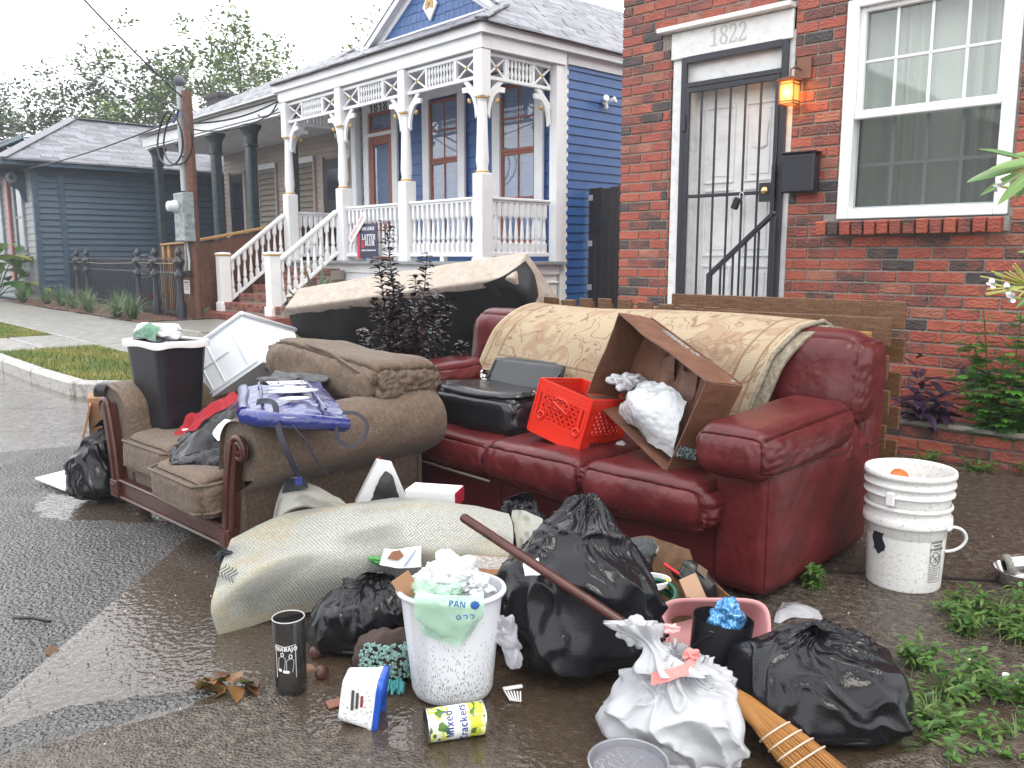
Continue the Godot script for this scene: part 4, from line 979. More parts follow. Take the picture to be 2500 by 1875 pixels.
func slate_house() -> void:
	var h := thing("slate_house", "slate-blue clapboard cottage with grey hip roof at the left", "house", BL.origin, -47.4)
	var x := -15.1
	put("wall", G.new().box(V(x - 3.3, 1.75, -3.9), V(6.5, 3.5, 12.1)), M.slate, h)
	var sd := put("side_siding", G.new().box(V(x + 0.0, 0.3, -3.9), V(0.04, 0.6, 12.0)), M.slate, h)
	clapboards(sd, V(x - 0.02, 0.1, 2.12), V(0, 0, -1), V(1, 0, 0), 12.0, 3.4, 0.158, M.slate, "clapboard", 0.055)
	put("corner_board", G.new().box(V(x - 0.02, 1.75, 2.14), V(0.14, 3.5, 0.13), 0.006).box(V(x + 0.02, 1.75, 1.52), V(0.05, 3.4, 0.15), 0.006), M.slate, h)
	put("frieze", G.new().box(V(x + 0.02, 3.42, -3.9), V(0.05, 0.2, 12.0), 0.005), M.slate, h)
	var fs := put("front_siding", G.new().box(V(x - 3.2, 0.3, 2.16), V(6.3, 0.5, 0.03)), M.greypaint, h)
	clapboards(fs, V(x - 6.5, 0.1, 2.145), V(1, 0, 0), V(0, 0, 1), 6.43, 3.3, 0.17, M.greypaint)
	for wx: float in [-16.55, -18.9]:
		var wf := put("window", G.new().box(V(wx - 0.42, 2.25, 2.2), V(0.1, 1.9, 0.06), 0.005).box(V(wx + 0.42, 2.25, 2.2), V(0.1, 1.9, 0.06), 0.005).box(V(wx, 3.2, 2.201), V(0.94, 0.1, 0.06), 0.005).box(V(wx, 1.28, 2.21), V(1.0, 0.08, 0.1), 0.005), M.greypaint, h)
		put("pane", G.new().box(V(wx, 2.25, 2.19), V(0.74, 1.8, 0.01)), mat(0.06, 0.08, 0.10, 0.08), wf)
		put("sash_bar", G.new().box(V(wx, 2.25, 2.2), V(0.76, 0.05, 0.03)), M.greypaint, wf)
	put("eave_board", G.new().box(V(x - 3.2, 3.52, 2.5), V(7.3, 0.14, 0.9), 0.006).box(V(x + 0.2, 3.52, -3.7), V(0.5, 0.139, 12.6), 0.006), M.slate, h)
	# porch bracket with pierced rings
	var br := put("bracket", G.new().prism(PackedVector2Array([Vector2(0, 0), Vector2(0, -0.85), Vector2(0.1, -0.8), Vector2(0.16, -0.55), Vector2(0.36, -0.42), Vector2(0.5, -0.2), Vector2(0.78, -0.14), Vector2(0.8, 0)]), 0.05, Transform3D(Basis(V(0, 0, 1), V(0, 1, 0), V(1, 0, 0)), V(x - 0.7, 3.44, 2.18))), M.slate, h)
	put("ring", G.new().lathe([Vector2(0.06, -0.04), Vector2(0.14, -0.04), Vector2(0.14, 0.04), Vector2(0.06, 0.04)], 18, Transform3D(Basis(V(0, 0, 1), PI / 2), V(x - 0.67, 3.22, 2.5))), M.greypaint, br)
	put("pink_shutter", G.new().box(V(-17.62, 1.9, 2.22), V(0.25, 2.9, 0.06), 0.005), mat(0.42, 0.16, 0.15, 0.5), h)
	# hip roof
	var A := V(x + 0.45, 3.58, 2.95); var P := V(x - 3.2, 5.2, 0.2)
	var rp := G.new()
	rp.quad(A, P, V(P.x, P.y, -9.5), V(A.x, A.y, -9.5))
	rp.tri(A, V(x - 6.9, A.y, A.z), P)
	rp.quad(P, V(x - 6.9, A.y, A.z), V(x - 6.9, A.y, -9.5), V(P.x, P.y, -9.5))
	var rf := put("roof", rp, M.shingle, h)
	var up := V(P.x - A.x, P.y - A.y, 0)
	var l := up.length()
	shingles(rf, A, V(0, 0, -1), up.normalized(), 10.5, l, func(u: float, w: float) -> bool: return u > w / l * 2.75, 0.36, 0.17)
	put("hip_cap", G.new().bar(A + V(0, 0.03, 0), P + V(0, 0.03, 0), 0.03, 0.3, 0.01), M.shingle, rf)
	put("ridge_cap", G.new().bar(P + V(0, 0.03, 0), V(P.x, P.y + 0.03, -9.5), 0.03, 0.3, 0.01), M.shingle, rf)
	put("drip_edge", G.new().box(V(A.x + 0.01, A.y, -3.3), V(0.03, 0.05, 12.5)), mat(0.04, 0.045, 0.06, 0.5), rf)

func far_places() -> void:
	var h := thing("teal_house", "teal house with pale corrugated metal roof at the far left edge", "house", BL.origin, -47.4)
	put("wall", G.new().box(V(-24.2, 2.45, -2.2), V(7, 4.9, 6.0)), mat(0.03, 0.09, 0.12, 0.5), h)
	var g := G.new()
	g.grid(120, 1, func(u: float, w: float) -> Vector3: return V(-28.4 + u * 7.2, lerpf(4.85, 5.6, w) + (0.02 if int(u * 120) % 2 else -0.02), lerpf(1.25, -2.2, w)))
	put("metal_roof", g, mat(0.45, 0.47, 0.48, 0.35, 0.6), h)
	put("fascia", G.new().box(V(-24.1, 4.78, 1.2), V(8.6, 0.14, 0.05)), mat(0.03, 0.08, 0.10, 0.5), h)
	# house across the street that the brick house's window mirrors
	var o := thing("gabled_house_opposite", "dark gabled house across the street", "house", BR * V(-6.2, 0, 15.5), 135.9)
	put("wall", G.new().box(V(0, 2.2, -4), V(7.5, 4.4, 8)), mat(0.05, 0.055, 0.05, 0.7), o)
	put("roof", G.new().prism(PackedVector2Array([Vector2(-4.2, 4.3), Vector2(4.2, 4.3), Vector2(0, 6.6)]), -8.5, Transform3D(Basis(), V(0, 0, 0.3))), mat(0.03, 0.03, 0.032, 0.7), o)
	put("door", G.new().box(V(0.8, 1.5, 0.02), V(0.9, 2.1, 0.06), 0.01), M.white, o)
	for x: float in [-1.6, 2.5]: put("window", G.new().box(V(x, 2.0, 0.02), V(0.9, 1.5, 0.06), 0.01), mat(0.08, 0.1, 0.11, 0.1), o)

# ---------- trees ----------
func leafy(r: float, n: int, long: float) -> ArrayMesh:
	var g := G.new()
	for k in n:
		var a := V(R(-1, 1), R(-0.7, 0.7), R(-1, 1)) * r
		var b := Basis.from_euler(V(R(-0.9, 0.5), R(0, TAU), R(-0.4, 0.4)))
		var l := long * R(0.7, 1.3)
		var w := l * 0.3
		g.tri(a, a + b * V(w, 0.0, l * 0.45), a + b * V(0, -0.05 * l, l)); g.tri(a, a + b * V(0, -0.05 * l, l), a + b * V(-w, 0.0, l * 0.45))
	return g.mesh()

func tree(label: String, at: Vector3, high: float, bole: float, wide: float, sd: int, twigs: int, dense: float, cols: Array, lean := 0.0) -> void:
	rng.seed = sd
	var t := thing("street_tree", label, "tree", at, 0.0, "trees behind the houses")
	var bark = M.blackwood
	var g := G.new()
	var tips := []
	var grow := func(self_: Callable, p: Vector3, d: Vector3, l: float, r: float, depth: int) -> void:
		var path := [p]; var rad := [r]
		var q := p
		for k in 4:
			d = (d + V(R(-0.22, 0.22) + lean * 0.06, R(-0.08, 0.16), R(-0.22, 0.22))).normalized()
			q += d * l / 4.0
			path.append(q); rad.append(r * (1.0 - 0.14 * (k + 1)))
			if depth <= 1: tips.append(q)
		g.tube(path, rad, 6 if depth > 2 else 4, false)
		if depth > 0:
			for k in twigs:
				var nd := (d + V(R(-1, 1), R(-0.35, 0.7), R(-1, 1)) * 1.1 * V(wide, 1, wide)).normalized()
				var f := 1.0 if k == 0 else R(0.45, 0.95)
				self_.call(self_, path[4] if k < 2 else path[2 + k % 2], nd, l * 0.80 * R(0.75, 1.2), r * 0.6 * f, depth - 1)
	grow.call(grow, Vector3.ZERO, V(lean * 0.1, 1, 0).normalized(), high * bole, high * 0.022, 4)
	put("trunk", g, bark, t)
	var m := leafy(0.40, 8, 0.28)
	var xf := []; var cs := []
	for q: Vector3 in tips:
		if n1.get_noise_3d(q.x * 0.5 + sd, q.y * 0.5, q.z * 0.5) < 0.12 - dense * 0.4: continue
		for k in 4:
			xf.append(Transform3D(Basis.from_euler(V(R(-0.5, 0.5), R(0, TAU), R(-0.5, 0.5))).scaled(Vector3.ONE * R(0.5, 1.15)), q + V(R(-0.9, 0.9), R(-0.6, 0.6), R(-0.9, 0.9))))
			var c: Color = cols[0].lerp(cols[1], rng.randf())
			cs.append(c)
	var lm := many("crown", m, M.tint, xf, t, cs)

func trees() -> void:
	var dull := [Color(0.05, 0.085, 0.035), Color(0.10, 0.14, 0.055)]
	var fresh := [Color(0.07, 0.13, 0.03), Color(0.19, 0.26, 0.05)]
	tree("wide dull green tree rising behind the slate-blue cottage at the left", V(-25.5, 0, -45), 10.2, 0.33, 1.0, 501, 3, 0.72, dull)
	tree("small yellow-green tree just left of the dark chimney", V(-20.8, 0, -44), 7.8, 0.36, 0.7, 502, 3, 0.8, fresh)
	tree("thin sparse tree directly behind the dark chimney", V(-17.2, 0, -47), 9.6, 0.4, 0.6, 503, 3, 0.45, dull)
	tree("tall sparse tree with open branches right of the utility pole", V(-14.6, 0, -42), 13.5, 0.36, 0.9, 504, 3, 0.5, fresh)
	tree("leaning light green tree nearest the blue house's gable", V(-10.2, 0, -42), 14.0, 0.36, 0.8, 505, 3, 0.62, fresh, 1.0)
	rng.seed = 777

# ---------- yard furniture ----------
func yard_things() -> void:
	# wooden side fence and gate
	var wf := thing("wooden_fence", "new yellow-framed brown board fence beside the stair railing", "fence", BL.origin, -47.4)
	var tops := [[-7.35, 1.85, 1.40], [-6.2, 1.85, 1.46]]
	for k in 8: put("board", G.new().box(V(-7.25 + k * 0.145, 0.74, 1.82), V(0.138, 1.36, 0.02), 0.004), M.redwood, wf)
	put("post", G.new().box(V(-7.3, 0.75, 1.86), V(0.12, 1.38, 0.07), 0.006).box(V(-7.05, 0.75, 1.855), V(0.12, 1.36, 0.05), 0.006), M.yellowwood, wf)
	for k in 12: put("board", G.new().box(V(-6.14, 0.74 + k * 0.016, 1.7 - k * 0.145), V(0.02, 1.36 + k * 0.032, 0.138), 0.004), M.redwood, wf)
	for k in 12: put("board", G.new().box(V(-6.14, 0.93, -0.04 - k * 0.145), V(0.02, 1.72, 0.138), 0.004), M.redwood, wf)
	put("cap_rail", G.new().bar(V(-7.37, 1.43, 1.86), V(-6.12, 1.46, 1.86), 0.04, 0.1, 0.006).bar(V(-6.14, 1.46, 1.86), V(-6.14, 1.81, 0.05), 0.05, 0.12, 0.006).bar(V(-6.14, 1.81, 0.05), V(-6.14, 1.81, -1.8), 0.05, 0.12, 0.006), M.yellowwood, wf)
	# utility pole with meter
	var up := thing("utility_pole", "brown wooden service pole with grey electric meter box and cable loops", "pole", BL * V(-5.62, 0.05, 1.97), -47.4)
	put("pole", G.new().tube([V(0.03, 0, 0), V(0.04, 1.4, 0), V(0.05, 2.4, 0), V(0.06, 3.4, 0), V(0.06, 3.98, 0)], [0.10, 0.10, 0.095, 0.09, 0.085], 14), M.redwood, up)
	put("conduit", G.new().tube([V(-0.12, 2.3, 0.06), V(-0.12, 3.3, 0.06), V(-0.1, 4.0, 0.05), V(-0.08, 4.16, 0.05)], 0.055, 12), M.galv, up)
	put("weather_head", G.new().lathe([Vector2(0, 0.1), Vector2(0.05, 0.08), Vector2(0.09, 0.02), Vector2(0.085, -0.06), Vector2(0.05, -0.09), Vector2(0, -0.09)], 14, Transform3D(Basis(V(1, 0, 0), 0.5), V(-0.08, 4.16, 0.06))), mat(0.08, 0.08, 0.1, 0.4), up)
	put("strap", G.new().box(V(-0.06, 2.9, 0.09), V(0.22, 0.03, 0.06), 0.006), M.galv, up)
	var mbx := put("meter_box", G.new().box(V(0.02, 1.83, 0.14), V(0.42, 0.84, 0.2), 0.012).box(V(0.02, 1.44, 0.15), V(0.40, 0.03, 0.2), 0.006), rich(noise(72, 0.02), [[0.0, S(0.26, 0.31, 0.32)], [1.0, S(0.34, 0.39, 0.40)]], 1.0, 0.45, null, 1.0, 128), up)
	put("meter", G.new().lathe([Vector2(0.11, 0), Vector2(0.11, 0.05), Vector2(0.095, 0.06), Vector2(0.09, 0.14), Vector2(0.07, 0.16), Vector2(0, 0.165)], 24, Transform3D(Basis(V(1, 0, 0), PI / 2), V(-0.07, 2.02, 0.24))), mat(0.55, 0.58, 0.60, 0.15), mbx)
	put("junction_box", G.new().box(V(0.05, 0.85, 0.16), V(0.26, 0.12, 0.08), 0.01), M.blackwood, up)
	put("conduit", G.new().tube([V(-0.05, 1.42, 0.12), V(-0.02, 1.1, 0.14), V(-0.04, 0.9, 0.16)], 0.02, 8).tube([V(0.02, 1.42, 0.12), V(0.12, 1.1, 0.14), V(0.14, 0.9, 0.16)], 0.02, 8), M.galv, up)
	var nt := put("notice", G.new().box(V(0.02, 0.62, 0.17), V(0.24, 0.24, 0.006)), M.paper, up)
	put("notice_band", G.new().box(V(0.02, 0.70, 0.175), V(0.2, 0.025, 0.002)), mat(0.4, 0.03, 0.05, 0.5), nt)
	for k in 4: put("notice_line", G.new().box(V(0.02, 0.66 - k * 0.03, 0.175), V(0.19, 0.008, 0.002)), mat(0.35, 0.1, 0.11, 0.5), nt)
	var wire := mat(0.012, 0.012, 0.016, 0.5)
	for k in 2:
		var loop := []
		for i in 33:
			var a := i / 32.0 * TAU
			loop.append(V(-0.05 - 0.22 * k + 0.62 * cos(a) * (1.0 - 0.1 * k), 3.2 + 0.46 * sin(a), 0.16 + 0.05 * k + 0.03 * sin(a * 2.0)))
		put("cable_loop", G.new().tube(loop, 0.017, 6, false), wire, up)
	put("strap_blue", G.new().tube([V(-0.28, 3.48, 0.12), V(-0.05, 3.58, 0.14), V(0.03, 3.66, 0.14)], 0.022, 6), mat(0.03, 0.08, 0.35, 0.5), up)
	var sag := func(a: Vector3, b: Vector3, s: float, n: int) -> Array:
		var p := []
		for i in n + 1:
			var t := float(i) / n
			p.append(a.lerp(b, t) - V(0, s * 4.0 * t * (1.0 - t), 0))
		return p
	var top := BL * V(-5.6, 3.9, 2.0)
	tag(put("service_drop", G.new().tube(sag.call(top, V(-7.2, 7.4, -9.0), 0.28, 24), 0.014, 6), wire), "service cable sagging from the sky down to the pole top", "cable")
	tag(put("street_cable", G.new().tube(sag.call(BL * V(-5.6, 3.62, 2.0), BL * V(-40, 6.3, 3.5), 1.25, 30), 0.015, 6), wire), "black cable running left across the slate-blue cottage's roof", "cable")
	tag(put("house_cable", G.new().tube(sag.call(BL * V(-5.6, 3.5, 2.0), BL * V(-5.85, 4.12, 0.1), 0.12, 16), 0.017, 6).tube(sag.call(BL * V(-5.6, 3.42, 2.0), BL * V(-5.85, 3.98, 0.1), 0.2, 16), 0.012, 6).tube(sag.call(BL * V(-5.85, 4.12, 0.1), BL * V(-6.3, 3.9, 0.3), 0.15, 10), 0.014, 6), wire), "twisted black cables from the pole to the blue porch's corner", "cable")
	# iron picket fence
	var fp := thing("iron_fence", "old black iron picket fence in front of the slate-blue cottage", "fence", BL.origin, -47.4)
	var line := func(x: float) -> Vector3: return V(x, 0.1, 2.27 + (x + 5.6) * 0.075)
	var pk := G.new().box(V(0, 0.52, 0), V(0.016, 1.04, 0.016), 0.003).box(V(0, 1.06, 0), V(0.028, 0.06, 0.012), 0.004, Basis(V(0, 0, 1), PI / 4)).mesh()
	var x := -14.6
	while x < -5.6:
		put("picket", pk, M.iron, fp, line.call(x), Basis(V(0, 0, 1), R(-0.02, 0.02)))
		x += 0.105
	for y: float in [0.12, 0.82]: put("rail", G.new().bar(line.call(-14.7) + V(0, y, 0), line.call(-5.5) + V(0, y, 0), 0.03, 0.012), M.iron, fp)
	var prof := [Vector2(0.09, 0), Vector2(0.09, 0.3), Vector2(0.06, 0.32), Vector2(0.055, 0.75), Vector2(0.08, 0.78), Vector2(0.09, 0.85), Vector2(0.05, 0.9), Vector2(0.06, 0.98), Vector2(0.1, 1.05), Vector2(0.1, 1.1), Vector2(0.05, 1.14), Vector2(0.04, 1.2), Vector2(0.075, 1.24), Vector2(0.04, 1.29), Vector2(0.02, 1.34), Vector2(0.0, 1.36)]
	var pm := G.new().lathe(prof, 14).mesh()
	for px: float in [-5.55, -7.0, -8.15, -12.6, -13.7]: put("post", pm, M.iron, fp, line.call(px), Basis.from_scale(V(1, 0.94, 1)))
	var orn := G.new()
	for k in 10:
		var c := []
		for i in 14:
			var a := i * 0.5
			c.append(line.call(-7.6 + R(-0.35, 0.35)) + V(cos(a) * 0.012 * i, R(0.55, 1.1) * 0 + 0.75 + (k % 5) * 0.09 + sin(a) * 0.008 * i, 0.02))
		orn.tube(c, 0.008, 4)
	put("scrollwork", orn, M.iron, fp)
	put("top_wire", G.new().tube([line.call(-14.6) + V(0, 0.98, 0.03), line.call(-11) + V(0, 0.95, 0.03), line.call(-8) + V(0, 0.98, 0.03), line.call(-5.6) + V(0, 0.98, 0.03)], 0.006, 5), mat(0.3, 0.28, 0.22, 0.5), fp)
	tag(put("blue_bin", G.new().box(Vector3.ZERO, V(0.5, 0.9, 0.5), 0.04), mat(0.08, 0.24, 0.42, 0.45), self, BL * V(-6.6, 0.75, 0.9), Basis(Vector3.UP, -0.8)), "pale blue plastic bin behind the iron fence's right end", "bin")
	# dark wooden gate between the houses
	var dg := thing("side_gate", "weathered black wooden gate between blue and brick houses", "gate", BL * V(0.06, 0.35, -2.2), -47.4)
	for k in 7: put("plank", G.new().box(V(0.06 + k * 0.148, 0.98 + R(-0.01, 0.01), 0), V(0.142, 1.9 + R(-0.02, 0.02), 0.022), 0.008), M.blackwood, dg)
	put("gate_rail", G.new().box(V(0.5, 1.55, -0.03), V(1.0, 0.09, 0.035)).box(V(0.5, 0.4, -0.03), V(1.0, 0.09, 0.035)), M.blackwood, dg)
	for y: float in [1.78, 1.06, 0.36]: put("hinge", G.new().box(V(0.03, y, 0.016), V(0.09, 0.09, 0.012), 0.003), M.galv, dg)
	put("strap_hinge", G.new().prism(PackedVector2Array([Vector2(0.1, 1.22), Vector2(0.17, 1.28), Vector2(0.45, 1.38), Vector2(0.17, 1.56), Vector2(0.1, 1.58)]), 0.01, Transform3D(Basis(), V(0, 0, 0.014))), M.iron, dg)
	# lease sign on the railing
	var sn := thing("lease_sign", "navy FOR LEASE sign with slanted white rider on porch railing", "sign", BL * V(-2.84, 1.46, 0.14), -47.4)
	put("board", G.new().box(Vector3.ZERO, V(0.60, 0.58, 0.012), 0.004), mat(0.022, 0.026, 0.07, 0.4), sn)
	put("red_band", G.new().box(V(-0.26, -0.06, 0.0075), V(0.085, 0.46, 0.004)), mat(0.55, 0.025, 0.05, 0.4), sn)
	var wh := mat(0.75, 0.75, 0.75, 0.5)
	lettering("line", "FOR LEASE", 0.055, wh, sn, V(0.03, 0.205, 0.008), Basis.from_scale(V(1.08, 1, 1)), true, false, 0.003)
	lettering("line", "LATTER", 0.09, wh, sn, V(0.05, 0.065, 0.008), Basis.from_scale(V(0.8, 1, 1)), true, true, 0.003)
	lettering("line", "BLUM", 0.09, wh, sn, V(0.085, -0.035, 0.008), Basis.from_scale(V(0.75, 1, 1)), true, true, 0.003)
	lettering("ampersand", "&", 0.13, mat(0.6, 0.03, 0.06, 0.5), sn, V(-0.12, -0.055, 0.008), Basis.from_scale(V(0.8, 1, 1)), true, true, 0.003)
	lettering("line", "WWW.LATTERBLUM.COM", 0.026, wh, sn, V(0.05, -0.155, 0.008), Basis(), true, false, 0.003)
	put("rider", G.new().box(Vector3.ZERO, V(0.66, 0.15, 0.01), 0.003), mat(0.75, 0.73, 0.72, 0.5), sn, V(-0.25, 0.22, 0.03), Basis(V(0, 0, 1), 0.72))
	lettering("rider_text", "MICHAEL ZAROU", 0.05, mat(0.5, 0.12, 0.12, 0.5), sn, V(-0.255, 0.235, 0.036), Basis(V(0, 0, 1), 0.72), false, true, 0.002)

# ---------- soft furniture ----------
func puff(c: Vector3, h: Vector3, r: float, bulge: float, amp: float, sd: int, n := 26, sag := 0.0, bas := Basis()) -> G:
	var nn := noise(sd, 3.2, FastNoiseLite.TYPE_SIMPLEX_SMOOTH, 2)
	var inner := h - Vector3.ONE * r
	return G.new().soft(n, func(q: Vector3) -> Vector3:
		# crowd the samples towards the rounded edges
		var s := V(sin(q.x * PI * 0.5), sin(q.y * PI * 0.5), sin(q.z * PI * 0.5))
		s = s.lerp(q, 0.35)
		var p := s * h
		var i := p.clamp(-inner, inner)
		var d := p - i
		d = d.normalized() if d.length() > 1e-6 else q.normalized()
		p = i + d * r
		var w := 1.0
		for k in 3:
			if absf(q[k]) < 0.999: w *= 1.0 - q[k] * q[k] * q[k] * q[k]
		p += d * bulge * w
		p.y -= sag * (1.0 - q.x * q.x) * (1.0 - q.z * q.z) * (1.0 if q.y > 0.0 else 0.0)
		var e := 1.0 - w
		var wr := nn.get_noise_3d(p.x * 0.8 + 3.0, p.y, p.z * 0.8) * 0.8
		var ridge := 1.0 - absf(nn.get_noise_3d(p.x * 1.4, p.y * 5.0 + p.x * 2.0, p.z * 5.0 + 9.0)) * 2.6
		wr += maxf(0.0, ridge) * -0.9 * (0.04 + pow(absf(q.x), 8.0) * 0.8)
		var r2 := 1.0 - absf(nn.get_noise_3d(p.x * 6.0, p.y * 1.2 + 5.0, p.z * 1.2)) * 2.8
		wr += maxf(0.0, r2) * -0.6 * (pow(absf(q.z), 6.0) * 0.6 + 0.05)
		return c + bas * (p + d * amp * wr * (0.35 + 0.65 * w + 0.3 * e)))

func seam(path: Array, r: float, m: Material, parent: Node, called := "piping") -> void:
	put(called, G.new().tube(path, r, 6), m, parent)

func sofa() -> void:
	M.leather = rich(noise(80, 0.012, FastNoiseLite.TYPE_SIMPLEX_SMOOTH, 4), [[0.0, S(0.062, 0.008, 0.009)], [0.5, S(0.09, 0.0115, 0.013)], [1.0, S(0.125, 0.018, 0.02)]], 1.1, 0.33, noise(81, 0.06), 0.7, 512, false)
	M.leather.roughness = 0.34; M.leather.metallic_specular = 0.42
	var dark: Material = mat(0.05, 0.008, 0.01, 0.45)
	var s := thing("red_sofa", "burgundy red leather three-seat sofa heaped with discarded things", "sofa", V(0.874, 0, -2.78), -44.5)
	put("base", puff(V(-1.12, 0.165, -0.46), V(1.09, 0.155, 0.44), 0.03, 0.006, 0.006, 90, 40), M.leather, s)
	for k in 2: seam([V(-0.73 - k * 0.57, 0.03, -0.008), V(-0.73 - k * 0.57, 0.14, 0.004), V(-0.73 - k * 0.57, 0.24, -0.006)], 0.005, dark, s, "panel_seam")
	# arms: upright side and a stuffed pad folding over the front
	for side in 2:
		var x := -0.10 if side == 0 else -2.14
		var a := put("arm", puff(V(x, 0.265, -0.42), V(0.11, 0.235, 0.43), 0.045, 0.012, 0.006, 91 + side, 30), M.leather, s)
		put("arm_pad", puff(V(x - 0.015 if side == 0 else x + 0.015, 0.545, -0.275), V(0.145, 0.085, 0.37), 0.075, 0.016, 0.011, 93 + side, 34, 0.0, Basis(V(1, 0, 0), 0.03)), M.leather, a)
		var xo := x + (0.115 if side == 0 else -0.115)
		seam([V(x - 0.10, 0.49, 0.015), V(x, 0.505, 0.02), V(xo - 0.02, 0.49, 0.005), V(xo + 0.003, 0.475, -0.06), V(xo + 0.004, 0.47, -0.3), V(xo + 0.003, 0.46, -0.55)], 0.005, dark, a, "welt")
		seam([V(x - 0.15, 0.515, -0.25), V(x - 0.12, 0.535, 0.04), V(x, 0.54, 0.105), V(x + 0.115, 0.54, 0.035), V(x + 0.138, 0.545, -0.2), V(x + 0.13, 0.55, -0.58)], 0.0045, dark, a, "welt")
	# back: three fat pillows over an outer shell
	put("back_shell", puff(V(-1.12, 0.485, -0.86), V(1.13, 0.385, 0.09), 0.06, 0.01, 0.006, 96, 40, 0.0, Basis(V(1, 0, 0), -0.05)), M.leather, s)
	for k in 3:
		var b := put("back_pillow", puff(V(-0.37 - k * 0.75, 0.70, -0.80), V(0.382, 0.20, 0.14), 0.12, 0.012, 0.009, 97 + k, 36, 0.0, Basis(V(1, 0, 0), -0.16)), M.leather, s)
		put("lumbar", puff(V(-0.36 - k * 0.755, 0.475, -0.64), V(0.375, 0.11, 0.1), 0.08, 0.012, 0.01, 100 + k, 26, 0.0, Basis(V(1, 0, 0), -0.1)), M.leather, b)
	seam([V(0.005, 0.44, -0.55), V(0.018, 0.44, -0.7), V(0.02, 0.45, -0.92)], 0.004, dark, s, "welt")
	# seats
	for k in 3:
		var xc := -0.465 - k * 0.56
		var w := 0.285 if k < 2 else 0.32
		if k == 2: xc = -1.63
		var dz := 0.03 if k < 2 else -0.03
		var c := put("seat_cushion", puff(V(xc, 0.322 - (0.025 if k == 2 else 0.0), -0.27 + dz), V(w, 0.078, 0.36), 0.07, 0.024, 0.016, 103 + k, 40, 0.012), M.leather, s)
		if k < 2:
			put("front_roll", puff(V(xc, 0.305, 0.045), V(w - 0.004, 0.082, 0.075), 0.07, 0.012, 0.016, 107 + k, 30), M.leather, c)
			seam([V(xc - w + 0.02, 0.388, -0.08), V(xc, 0.414, -0.085), V(xc + w - 0.02, 0.388, -0.075)], 0.004, dark, c, "stitching")
		else:
			put("front_roll", puff(V(xc, 0.285, 0.0), V(w, 0.065, 0.05), 0.04, 0.006, 0.01, 109, 30), M.leather, c)
			seam([V(xc - w, 0.225, 0.045), V(xc, 0.215, 0.052), V(xc + w - 0.01, 0.205, 0.048)], 0.006, mat(0.3, 0.24, 0.2, 0.6), c, "torn_edge")
			put("white_patch", G.new().box(V(xc + w - 0.04, 0.262, 0.05), V(0.05, 0.016, 0.012), 0.004), M.paper, c)

func damask(sd: int) -> StandardMaterial3D:
	var nn := noise(sd, 0.03, FastNoiseLite.TYPE_SIMPLEX_SMOOTH, 3, 0.6)
	nn.domain_warp_enabled = true; nn.domain_warp_amplitude = 34.0; nn.domain_warp_frequency = 0.02
	var m := rich(nn, [[0.0, S(0.075, 0.056, 0.038)], [0.42, S(0.125, 0.093, 0.063)], [0.5, S(0.06, 0.045, 0.032)], [0.58, S(0.16, 0.10, 0.066)], [1.0, S(0.21, 0.13, 0.085)]], 0.34, 0.82, noise(sd + 1, 0.22), 3.5, 512, false)
	m.rim_enabled = true; m.rim = 0.25; m.rim_tint = 0.6
	return m

